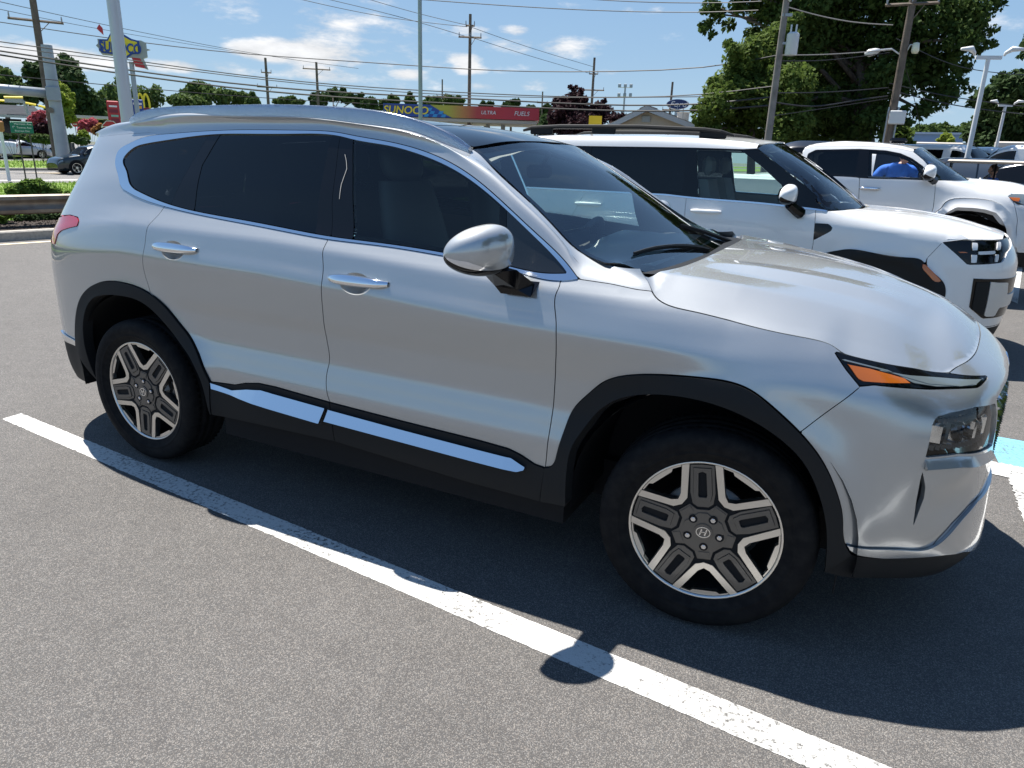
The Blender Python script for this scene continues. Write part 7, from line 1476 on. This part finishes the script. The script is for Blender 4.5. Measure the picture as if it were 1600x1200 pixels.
# right background: blue building, long pale roofs
D=120; f=gz(1459,D,0,py=225); o=empty('blue_building',f,facing(f),label='long low blue commercial building under the far tree line',cat='building'); k=((at(1459,216,D)-np.array(CAMP))@_F)/FOC; zt=at(1459,209.5,D)[2]
mb=MB(); mb.box((0,6,zt/2),(76*k,12,zt)); mb.build('wall',mat('blue_cladding',(.20,.30,.46),.6),o); mb=MB(); mb.box((0,5.9,zt+.1),(78*k,12.4,.25)); mb.build('roof',mat('blue_grey_roof',(.42,.50,.60),.6),o)
for x in (-24,-12,8,30): mb=MB(); mb.box((x*k,-.03,zt*.35),(3.2*k,.1,.9)); mb.build('window',GLOSSB,o)
for px,py,w,D,lab in ((1465,227,104,68,'long pale flat canopy roof behind the white vans'),(1595,227,70,60,'pale flat canopy roof at the right edge below the dark trees')):
    p=at(px,py,D); f=(p[0],p[1],0); k=((p-np.array(CAMP))@_F)/FOC; o=empty('carport',f,facing(f),label=lab,cat='canopy'); mb=MB(); mb.box((0,2,p[2]),(w*k,5,.42),0,0,.08); mb.build('roof',mat('cream_roof_sheet',(.66,.61,.55),.7),o)
    for x in np.linspace(-.45,.45,4): mb=MB(); mb.box((x*w*k,1.,p[2]/2),(.14,.14,p[2])); mb.build('column',STEELP,o)
    mb=MB(); mb.box((0,4.3,p[2]*.5),(w*k*.98,.1,p[2]*.98)); mb.build('back_wall',mat('shed_grey',(.22,.23,.24),.8),o)
# ================================================================ trees
rr=lambda L,d,j=2.5:[(x,y,r,d+RNG.uniform(-j,j)) for x,y,r in L]
tree('oak_tree','huge dark oak towering over the right side, its twigs reaching left over the sky',rr([(1250,40,62),(1310,20,72),(1370,60,72),(1300,105,70),(1440,30,70),(1500,20,48),(1480,88,46),(1420,110,52),(1350,150,48),(1536,14,26),(1528,55,24),(1468,148,32),(1240,120,50),(1270,170,45),(1325,178,42),(1400,185,22),(1215,10,34),(1440,172,20),(1250,-60,90),(1350,-70,110),(1450,-60,80),(1540,-45,40),(1490,135,24),(1505,60,30),(1200,-40,50),(1260,205,30),(1330,212,28),(1210,110,40),(1225,170,40),(1290,205,34),(1365,190,34),(1385,120,40),(1240,215,26),(1410,60,44),(1200,60,36)],42)+rr([(1160,6,22),(1122,22,18),(1105,40,13),(1138,38,12),(1180,28,16),(1112,8,18),(1098,45,8),(1112,54,7),(1150,-25,30),(1200,20,20)],41,1),gz(1372,43,0,py=240),OAKL,66000,.125,.42,nl=14,flat=.2)
tree('oak_tree','second oak trunk standing left of the lamp pole under the dark canopy',rr([(1300,60,60),(1280,130,55),(1330,140,50),(1260,175,38),(1310,190,34)],50),gz(1356,48,0,py=240),OAKL,14000,.15,.36,nl=6)
tree('maple_tree','lighter green tree at the left edge of the oak, left of the transformer pole',rr([(1190,92,50),(1150,132,42),(1120,165,34),(1200,160,52),(1235,192,42),(1168,188,42),(1098,180,20),(1218,62,34),(1160,95,34),(1125,140,28),(1105,200,22),(1140,208,28),(1240,130,40)],36,2),gz(1180,36.5,0,py=240),LIMEL,24000,.105,.20,nl=10)
tree('dark_tree','tall dark tree at the right edge behind the farther twin-headed light pole',rr([(1570,150,34),(1590,130,26),(1560,190,42),(1600,180,50),(1540,200,30),(1565,125,16),(1530,160,14),(1590,215,40),(1545,225,30),(1640,150,60)],70,4),gz(1580,72,0,py=250),DKL,16000,.21,.35,nl=8)
tree('dark_tree','tree with only a branch tip showing at the right edge near the top',rr([(1612,80,16),(1620,100,14),(1640,60,40),(1650,110,40)],60,2),gz(1640,60,0,py=250),DKL,3000,.2,.3,nl=4)
tree('small_tree','small yellow-green tree beside the pale meter box',rr([(1408,196,14),(1415,212,12),(1398,212,14),(1420,224,8),(1385,215,10)],48,1),gz(1407,48,0,py=245),LIMEL,1100,.18,.10,nl=4)
tree('small_tree','small green tree in front of the blue building',rr([(1478,214,8),(1470,219,5),(1486,219,5)],105,1),gz(1478,106,0,py=240),YELL,420,.28,.10,nl=3)
tree('dark_tree','tallest dark tree at the left behind the broad grey mast',rr([(95,110,22),(70,120,24),(110,125,26),(85,140,32),(125,150,26),(60,135,20),(140,165,24),(105,165,34),(150,185,22),(50,108,14),(75,98,12)],102,3),gz(95,104,0,py=225),DKL,12000,.30,.4,nl=8)
tree('green_tree','mid green tree at the far left edge behind the restaurant',rr([(8,115,12),(5,135,20),(25,140,18),(40,148,20),(0,150,24),(-15,125,24)],100,3),gz(15,101,0,py=225),MIDL,6000,.28,.3,nl=5)
tree('young_tree','bright yellow-green young tree right of the broad grey mast',rr([(97,140,12),(102,155,14),(100,172,15),(108,165,9),(92,160,10),(110,185,9),(97,188,12),(88,130,6)],72,1),gz(100,72,0,py=225),YELL,3600,.15,.09,nl=5)
TL=[([(165,165,26),(185,150,22),(215,150,22),(240,152,20),(200,170,24),(150,178,20)],'mid green trees behind the Sunoco sign posts',MIDL),([(300,150,20),(325,142,14),(345,150,18),(370,158,16),(280,158,16),(310,165,20)],'rounded green tree behind the left half of the car roof',MIDL),([(380,152,10),(395,160,12)],'small tree left of the first distant pole',MIDL),([(440,160,10),(455,158,9),(465,162,8)],'low tree between the two distant poles at left',MIDL),([(505,152,10),(520,148,12),(540,152,12),(495,160,12),(560,158,12),(580,162,12)],'dark green tree right of the T-shaped distant pole',DKL),([(615,158,10),(640,157,9),(600,162,8)],'treetop rising over the blue end of the canopy',MIDL),([(680,160,12),(700,156,10),(715,160,9),(665,163,8)],'treetop over the checks of the canopy',MIDL),([(755,166,6),(765,164,5)],'tiny treetop over the red part of the canopy',DKL),([(798,164,8),(805,160,6),(790,167,6)],'dark treetop near the red lettering of the canopy',DKL),([(830,172,9),(845,178,9),(855,170,8)],'treetop at the right end of the canopy',DKL)]
for L,lab,lm in TL: tree('distant_tree','distant '+lab if 'istant' not in lab else lab,rr(L,122,4),gz(L[0][0],123,0,py=225),lm,3600,.32,.25,nl=4)
tree('purple_tree','dark purple-leaved tree beside the yellow sign',rr([(893,165,24),(880,180,26),(910,178,24),(900,150,14),(872,160,12),(925,190,20),(945,178,18),(962,185,12),(935,170,14),(895,198,30),(870,195,16)],58,2),gz(898,58,0,py=240),PURL,10000,.15,.22,nl=7)
tree('green_tree','green tree low behind the right end of the purple tree',rr([(853,190,14),(860,200,14),(846,202,12)],70,1),gz(853,71,0,py=240),DKL,900,.28,.15,nl=3)
for i,(x,y,r) in enumerate([(1445,205,12),(1462,202,12),(1480,204,11),(1497,206,11),(1512,204,14),(1526,198,16),(1428,207,10),(1540,205,16)]):
    tree('distant_tree',['leftmost','second from left','third from left','fourth from left','fifth from left','sixth from left','small one left of the leftmost','rightmost'][i]+' tree of the far tree line above the blue building',rr([(x,y,r),(x-5,y+6,r),(x+6,y+6,r*.9)],150,3),gz(x,151,0,py=240),MIDL,1600,.36,.2,nl=3,group='far tree line at right')
def bush(lab,L,d_,m,n,size,name='shrub',group=None):
    C=[]
    for x,y,r in L: p=at(x,y,d_); C.append((*p,r*((p-np.array(CAMP))@_F)/FOC))
    b=(np.mean([q[0] for q in C]),np.mean([q[1] for q in C]),0.); shrub(name,lab,C,n,size,m,base=b)
bush('pink flowering shrub left of the wooden pole',[(60,183,9),(52,188,8),(66,178,7),(66,192,9),(56,180,6)],74,PINKL,900,.16)
bush('dark red-purple shrub at the foot of the wooden pole',[(66,200,10),(60,205,8),(72,205,8)],73.5,mat_ if False else PURL,700,.18)
bush('pink flowering shrub between the fence and the stop sign',[(132,193,8),(145,190,7),(140,200,8),(128,203,7),(150,197,7)],76,PINKL,900,.16)
bush('orange-tinged shrub right of the pink flowering one',[(150,204,7),(158,198,6)],75,leafmat('russet_leaves',(.30,.11,.04),(.36,.22,.08),.3,2.),420,.16)
bush('pale yellow-green rounded shrub near the fence',[(130,209,7),(127,214,6),(134,214,6)],62,YELL,700,.12)
bush('low green hedge left of the wooden pole',[(10,213,5),(22,213,5),(34,214,5),(0,213,5)],66,DKL,900,.12,'hedge')
bush('mixed green shrubs at the foot of the wooden pole',[(48,216,7),(58,216,8),(68,217,9),(75,218,8)],60,MIDL,1100,.12)
bush('dark green shrubs right of the grey mast',[(103,217,8),(113,216,7),(122,219,7),(132,220,7)],60,DKL,1100,.12)
# ================================================================ parked and passing cars in the distance
SILV2=mat('far_silver_paint',(.50,.52,.55),.3,.5,1.); DKGR=mat('dark_green_grey_paint',(.018,.026,.030),.3,.3,1.); BLKP=mat('black_paint',(.008,.009,.012),.25,.2,1.)
KA=math.atan2(KD[1],KD[0])
def cpos(px,py,z): g=gnd(px,py,z); return np.array([g[0],g[1],z])
gcar('silver_coupe','silver two-door car driving on the far road behind the green sign','car',cpos(38,247.5,-.12)+np.array([*KN,0])*.9,KA,'sedan',SILV2,4.6,1.80,1.44,.33)
gcar('silver_car','silver car cut off by the left edge behind the white post','car',cpos(-30,248,-.12)+np.array([*KN,0])*.9,KA,'sedan',SILV2,4.6,1.80,1.45,.33)
gcar('dark_suv','dark grey-green SUV driving left on the near road behind the guard rail','car',cpos(164,273,RZ)+np.array([*KN,0])*.95,KA+math.pi,'suv',DKGR,4.7,1.88,1.62,.37,rimm=MACH)
p=at(10,222,74); gcar('white_car','white car parked by the restaurant at the far left','car',(p[0],p[1],.1),KA+1.2,'sedan',WHITE,4.6,1.8,1.5,.33,wheels=False)
p=at(45,222,78); gcar('white_car','white car parked behind the green sign','car',(p[0],p[1],.1),KA+.3,'sedan',WHITE,4.6,1.8,1.45,.33,wheels=False)
gcar('white_sedan','white sedan parked beyond the pickup, only its windscreen and mirror showing','car',(.40,12.0,0),0,'sedan',WHITE,4.9,1.86,1.88,.36)
gcar('black_sedan','dark car with a curved black roofline beyond the white sedan','car',(.25,15.3,0),0,'suv',BLKP,4.8,1.88,2.02,.37)
p=at(1466,262,40); gcar('white_van','nearer white passenger van with dark side windows','van',(p[0],p[1],0),facing(p)-.45,'van',WHITE,6.0,2.05,2.55,.36,rimm=GUN)
p=at(1528,262,43); gcar('white_van','second white van, behind the nearer twin-headed light pole','van',(p[0],p[1],0),facing(p)-.75,'van',WHITE,6.0,2.05,2.55,.36,rimm=GUN)
p=at(1625,262,40); gcar('white_van','white van cut off by the right edge','van',(p[0],p[1],0),facing(p)+math.pi-.1,'van',WHITE,6.4,2.1,2.6,.36,rimm=GUN)
p=at(1592,270,27); gcar('black_suv','black SUV with grey side glass parked behind the golf cart','car',(p[0],p[1],0),facing(p)+.2,'suv',BLKP,5.0,1.98,1.85,.40,tint=mat('grey_glass',(.10,.12,.15),.05,0,.5))
p=at(1622,275,23); gcar('dark_blue_suv','dark blue-black SUV at the right edge beyond the golf cart','car',(p[0],p[1],0),facing(p)+math.pi-.3,'suv',mat('navy_paint',(.012,.018,.032),.25,.2,1.),4.8,1.92,1.85,.38)
p=at(1512,272,30); gcar('white_truck','white vehicle facing forward with a wide black grille left of the golf cart','car',(p[0],p[1],0),facing(p)-1.45,'suv',WHITE,4.8,1.95,1.8,.38)
# golf cart
p=at(1547,262,19.5); gc=empty('golf_cart',(p[0],p[1],0),facing(p)+math.pi,label='golf cart with a long cream roof carrying a person in a blue shirt',cat='golf cart')
CRM=mat('cream_plastic',(.68,.60,.50),.5); zr=at(1545,251,19.5)[2]
G=[[(x,y,zr-.02-.05*(abs(x)/1.0)**3-.03*abs(y)) for y in np.linspace(-.62,.62,5)] for x in np.linspace(-1.02,1.02,9)]; mb=MB(); mb.box((0,0,zr-.03),(1.62,1.2,.07),0,0,.035); mb.build('roof',CRM,gc)
for x,x2 in ((.74,.66),(-.74,-.74),(-.1,-.12)):
    for y in (-.55,.55): mb=MB(); mb.tube([(x,y,zr-.04),(x2,y,.75)],.022,6); mb.build('roof_post',GLOSSB,gc)
mb=MB(); mb.box((.85,0,.55),(.55,1.12,.5),0,0,.12); mb.box((0,0,.36),(2.2,1.1,.12),0,0,.04); mb.box((-.75,0,.55),(.6,1.12,.45),0,0,.08); mb.build('body',DKGR,gc)
mb=MB(); mb.box((-.35,0,.74),(.5,1.05,.14),0,0,.05); mb.build('seat',WINT,gc); mb=MB(); mb.box((-.62,0,1.02),(.12,1.05,.42),0,0,.05); mb.build('seat_back',WINT,gc)
mb=MB(); mb.tube([(.55,-.27,.85),(.30,-.27,1.05)],.02,6); L=[(.30+.08*math.sin(a),-.27+.17*math.cos(a),1.05+.15*math.sin(a)) for a in np.linspace(0,2*math.pi,17)]; mb.tube(L,.014,5); mb.build('steering_wheel',GLOSSB,gc)
mb=MB(); mb.prism([(.66,.85),(.70,.85),(.75,zr-.08),(.70,zr-.08)],lambda a,b,d:(a,d,b),-.52,.52); mb.build('windscreen',GCLEAR,gc)
for x in (.75,-.75):
    for s in (-1,1): simple_wheel(gc,(x,s*.48,.24),.24,.09,s,MACH)
# ================================================================ people
SKIN=mat('skin',(.46,.27,.19),.55); BLUESH=mat('blue_shirt_fabric',(.015,.13,.55),.8,noise=(12,(.01,.09,.42),3,.4,.7)); TROU=mat('dark_trousers',(.03,.032,.04),.85); HAIR=mat('dark_hair',(.03,.022,.018),.7)
def skinned(name,V,E,R,m,parent,sub=2):
    me=bpy.data.meshes.new(name); me.from_pydata(V,E,[]); o=bpy.data.objects.new(name,me); COL.objects.link(o)
    md=o.modifiers.new('s','SKIN'); md.use_smooth_shade=True
    for v,r in zip(me.skin_vertices[0].data,R): v.radius=(r if isinstance(r,tuple) else (r,r))
    me.skin_vertices[0].data[0].use_root=True
    o.modifiers.new('d','SUBSURF').levels=sub; o.modifiers['d'].render_levels=sub
    dg=bpy.context.evaluated_depsgraph_get(); m2=bpy.data.meshes.new_from_object(o.evaluated_get(dg)); bpy.data.objects.remove(o)
    for p_ in m2.polygons: p_.use_smooth=True
    return link(name,m2,m,parent)
def head(parent,c,fw,tilt=0.):
    """head with brow, nose, jaw, ears, hair; c = centre, fw = facing yaw, tilt = looking down"""
    G=[]
    for t in np.linspace(0,math.pi,15):
        row=[]
        for a in np.linspace(0,2*math.pi,21)[:-1]:
            x,y,z=math.sin(t)*math.cos(a),math.sin(t)*math.sin(a),math.cos(t); r=np.array([.098*x,.076*y,.118*z])
            if z<-.2: r[:2]*=1-.35*(-z-.2)
            if x>.3: r[0]*=.93
            if x>.85 and -.35<z<.05: r[0]+=.022*(1-abs(z+.15)/.2)
            if x>.6 and .05<z<.25: r[0]-=.006
            row.append(r)
        G.append(row)
    G=np.array(G); ct,st_=math.cos(tilt),math.sin(tilt); cf,sf=math.cos(fw),math.sin(fw)
    def tr_(P): P=np.asarray(P); x=P[...,0]*ct+P[...,2]*st_; z=-P[...,0]*st_+P[...,2]*ct; return np.stack([c[0]+x*cf-P[...,1]*sf,c[1]+x*sf+P[...,1]*cf,c[2]+z],-1)
    grid_mesh('head',tr_(G),SKIN,parent,closev=True)
    for s in (-1,1):
        mb=MB(); mb.tube(tr_([(0,s*.074,-.03),(-.008,s*.086,.0),(0,s*.078,.03)]),[.010,.016,.010],6); mb.build('ear',SKIN,parent,smooth=True); mb=MB(); mb.tube(tr_([(.084,s*.03,.018),(.090,s*.03,.018)]),[.010,.006],6); mb.build('eye',DARK,parent)
    mb=MB(); mb.tube(tr_([(.080,-.025,-.062),(.088,0,-.064),(.080,.025,-.062)]),[.004,.006,.004],5); mb.build('mouth',mat('lip',(.35,.14,.11),.6),parent)
    H=G[:9]*1.06; H=np.array([[p_ if not (p_[0]>.055 and p_[2]<.08) else p_*.9 for p_ in r] for r in H]); grid_mesh('hair',tr_(H),HAIR,parent,closev=True)
def hand(parent,w,dirv,up,m=SKIN,curl=.5):
    d_=np.array(dirv,float); d_/=np.linalg.norm(d_); u=np.array(up,float); u-=d_*(u@d_); u/=np.linalg.norm(u); s=np.cross(d_,u); V=[np.array(w),np.array(w)+d_*.05,np.array(w)+d_*.085]; E=[(0,1),(1,2)]; R=[(.022,.02),(.034,.016),(.036,.014)]
    for k,(off,l) in enumerate(((-.030,.062),(-.010,.072),(.010,.068),(.028,.054))):
        b=len(V); p0=V[2]+s*off; V+= [p0,p0+d_*l*.5-u*.012*curl*2,p0+d_*l*.8-u*.035*curl*2]; E+=[(2,b),(b,b+1),(b+1,b+2)]; R+=[.010,.009,.008]
    b=len(V); V+=[V[1]+s*-.035+d_*.01,V[1]-s*.055+d_*.04]; E+=[(1,b),(b,b+1)]; R+=[.012,.010]
    skinned('hand',[tuple(v) for v in V],E,R,m,parent,1)
# man leaning at the far side of the pickup
mp=empty('person',(.52,9.62,0),label='man in a bright blue polo shirt leaning at the pickup window, looking down',cat='person')
P_=lambda x,y,z:(x,y,z)
V=[(0,0,.98),(-.02,-.05,1.15),(-.04,-.13,1.36),(-.05,-.20,1.50),(-.03,-.25,1.575),(-.27,-.16,1.50),(-.36,-.22,1.36),(.18,-.20,1.49),(.26,-.24,1.34)]
E=[(0,1),(1,2),(2,3),(3,4),(3,5),(5,6),(3,7),(7,8)]; R=[(.17,.12),(.165,.12),(.19,.125),(.15,.11),(.065,.065),(.085,.085),(.068,.068),(.085,.085),(.068,.068)]
skinned('shirt',V,E,R,BLUESH,mp); 
skinned('forearms',[(-.36,-.22,1.37),(-.37,-.33,1.285),(-.20,-.42,1.30),(-.10,-.44,1.31)],[(0,1),(1,2),(2,3)],[.045,.045,.036,.028],SKIN,mp); skinned('forearms',[(.26,-.24,1.36),(.24,-.36,1.285),(.08,-.44,1.31)],[(0,1),(1,2)],[.045,.044,.030],SKIN,mp)
hand(mp,(-.10,-.44,1.31),(1,-.1,.05),(0,0,1)); hand(mp,(.08,-.44,1.31),(-1,-.1,.05),(0,0,1)); mb=MB(); mb.box((.0,-.47,1.335),(.15,.08,.012),.2,0,.004); tag(mb.build('phone',GLOSSB),'dark phone held by the man at the pickup window','phone').location=(.52,9.62,0)
skinned('legs',[(0,0,1.0),(-.10,0,.92),(-.12,.02,.50),(-.12,.06,.09),(-.12,-.10,.05),(.10,0,.92),(.12,.02,.50),(.12,.06,.09),(.12,-.10,.05)],[(0,1),(1,2),(2,3),(3,4),(0,5),(5,6),(6,7),(7,8)],[(.15,.12),.105,.075,.05,.045,.105,.075,.05,.045],TROU,mp)
skinned('neck',[(-.04,-.22,1.53),(-.02,-.28,1.62)],[(0,1)],[.06,.058],SKIN,mp); head(mp,(.01,-.33,1.70),-1.2,.55)
# person in the golf cart
pc=at(1555,264,19.5); g2_=empty('person',(pc[0],pc[1],0),facing(pc)+math.pi,label='bald person in a blue shirt sitting in the golf cart under its cream roof',cat='person'); hz=at(1553,266,19.5)[2]
V=[(-.0,0,hz-.78),(-.03,0,hz-.58),(-.03,0,hz-.36),(0,0,hz-.24),(.01,0,hz-.16),(-.02,.21,hz-.27),(.02,.26,hz-.50),(-.02,-.21,hz-.27),(.02,-.26,hz-.50)]; E=[(0,1),(1,2),(2,3),(3,4),(3,5),(5,6),(3,7),(7,8)]
skinned('shirt',V,E,[(.16,.13),(.16,.13),(.185,.125),(.15,.10),.062,.085,.066,.085,.066],BLUESH,g2_); skinned('forearms',[(.02,.26,hz-.50),(.22,.20,hz-.56),(.36,.12,hz-.50)],[(0,1),(1,2)],[.045,.04,.028],SKIN,g2_); skinned('forearms',[(.02,-.26,hz-.50),(.22,-.20,hz-.56),(.36,-.12,hz-.50)],[(0,1),(1,2)],[.045,.04,.028],SKIN,g2_); hand(g2_,(.36,.12,hz-.50),(.8,-.4,.2),(0,0,1)); hand(g2_,(.36,-.12,hz-.50),(.8,.4,.2),(0,0,1))
skinned('legs',[(0,0,hz-.80),(.08,.11,hz-.82),(.48,.12,hz-.80),(.52,.12,hz-1.22),(.64,.12,hz-1.26),(.08,-.11,hz-.82),(.48,-.12,hz-.80),(.52,-.12,hz-1.22),(.64,-.12,hz-1.26)],[(0,1),(1,2),(2,3),(3,4),(0,5),(5,6),(6,7),(7,8)],[(.15,.12),.10,.075,.05,.045,.10,.075,.05,.045],TROU,g2_)
skinned('neck',[(.0,0,hz-.2),(.01,0,hz-.08)],[(0,1)],[.058,.056],SKIN,g2_); head(g2_,(.03,0,hz),.35,.1)
# ================================================================ painted bay markings near the cars
def mark(name,pts,m,z=.004): return sheet(name,[(gnd(*p)[0],gnd(*p)[1]) for p in pts] if len(pts[0])==2 and abs(pts[0][0])>30 else pts,z,m)
def seg(a,b,w0): 
    a=np.array(a,float);b=np.array(b,float);t=(b-a)/np.linalg.norm(b-a);n=np.array([-t[1],t[0]])
    return [tuple(a),tuple(b),tuple(b+n*w0),tuple(a+n*w0)]
def worn_line(name,a,b,w,m,z=.004,n=260,j=.004):
    a=np.array(a);b=np.array(b);t_=(b-a)/np.linalg.norm(b-a);n_=np.array([-t_[1],t_[0]]); s=np.linspace(0,1,n); V=[];F=[]
    for k in s:
        p=a+(b-a)*k; e=RNG.normal(0,j,2); V+=[(*(p+n_*e[0]),z),(*(p+n_*(w+e[1])),z)]
    for i in range(n-1): F.append((2*i,2*i+2,2*i+3,2*i+1))
    o=obj(name,V,F,m,kind='structure'); 
    if o.data.polygons[0].normal[2]<0: o.data.flip_normals()
    return o
lo0,lo1,up0,up1=[gnd(*p)[:2] for p in ((3,655),(1264,1200),(33,646),(1393,1200))]
V=[];F=[]
for i,k in enumerate(np.linspace(0,1.35,340)):
    e=RNG.normal(0,.0013,2); a_=lo0+(lo1-lo0)*k; b_=up0+(up1-up0)*k; n_=(b_-a_)/np.linalg.norm(b_-a_); V+=[(*(a_+n_*e[0]),.0016),(*(b_+n_*e[1]),.0016)]
    if i: F.append((2*i-2,2*i,2*i+1,2*i-1))
o=obj('bay_line',V,F,LINEM,kind='structure'); o.data.flip_normals() if o.data.polygons[0].normal[2]<0 else None
worn_line('bay_line',(1.9,1.22),(-3.9,1.62),.10,LINEM); worn_line('bay_line',(1.0,1.46),(-3.6,1.8),.50,BLUEM,.003)
sheet('access_marking',[(1.17,1.36),(2.2,1.29),(2.2,1.80),(1.15,1.86)],.0035,BLUEM); worn_line('bay_line',(1.05,1.28),(2.6,1.18),.10,LINEM,.0045); worn_line('bay_line',(1.235,-1.5),(1.275,1.25),.08,LINEM,.0047)
for q in ([(1578,470),(1590,475),(1600,400),(1590,385)],): sheet('bay_line',[tuple(gnd(*p)[:2]) for p in q],.0045,LINEM)
# trees in front of the cars, outside the frame, that the windscreen and bonnet reflect
def solid_tree(lab,x,y,h,r,n):
    C=np.array([(RNG.normal(0,r*.45),RNG.normal(0,r*.45),RNG.uniform(h*.42,h),r*.42) for _ in range(16)]); o=empty('oak_tree',(x,y,0),label=lab,cat='tree'); V,F=leaves(C,n,.28); fast_mesh('crown',V,F,OAKL,parent=o); trunk('trunk',(0,0,0),(0,0,h*.7),.4,[(c_[:3],.14) for c_ in C[:8]],BARK,o)
solid_tree('broad oak standing in front of the parked cars, right of the frame',15,7,13,6,7000)
solid_tree('second broad oak in front of the parked cars, right of the frame',17,-4,12,6,7000)
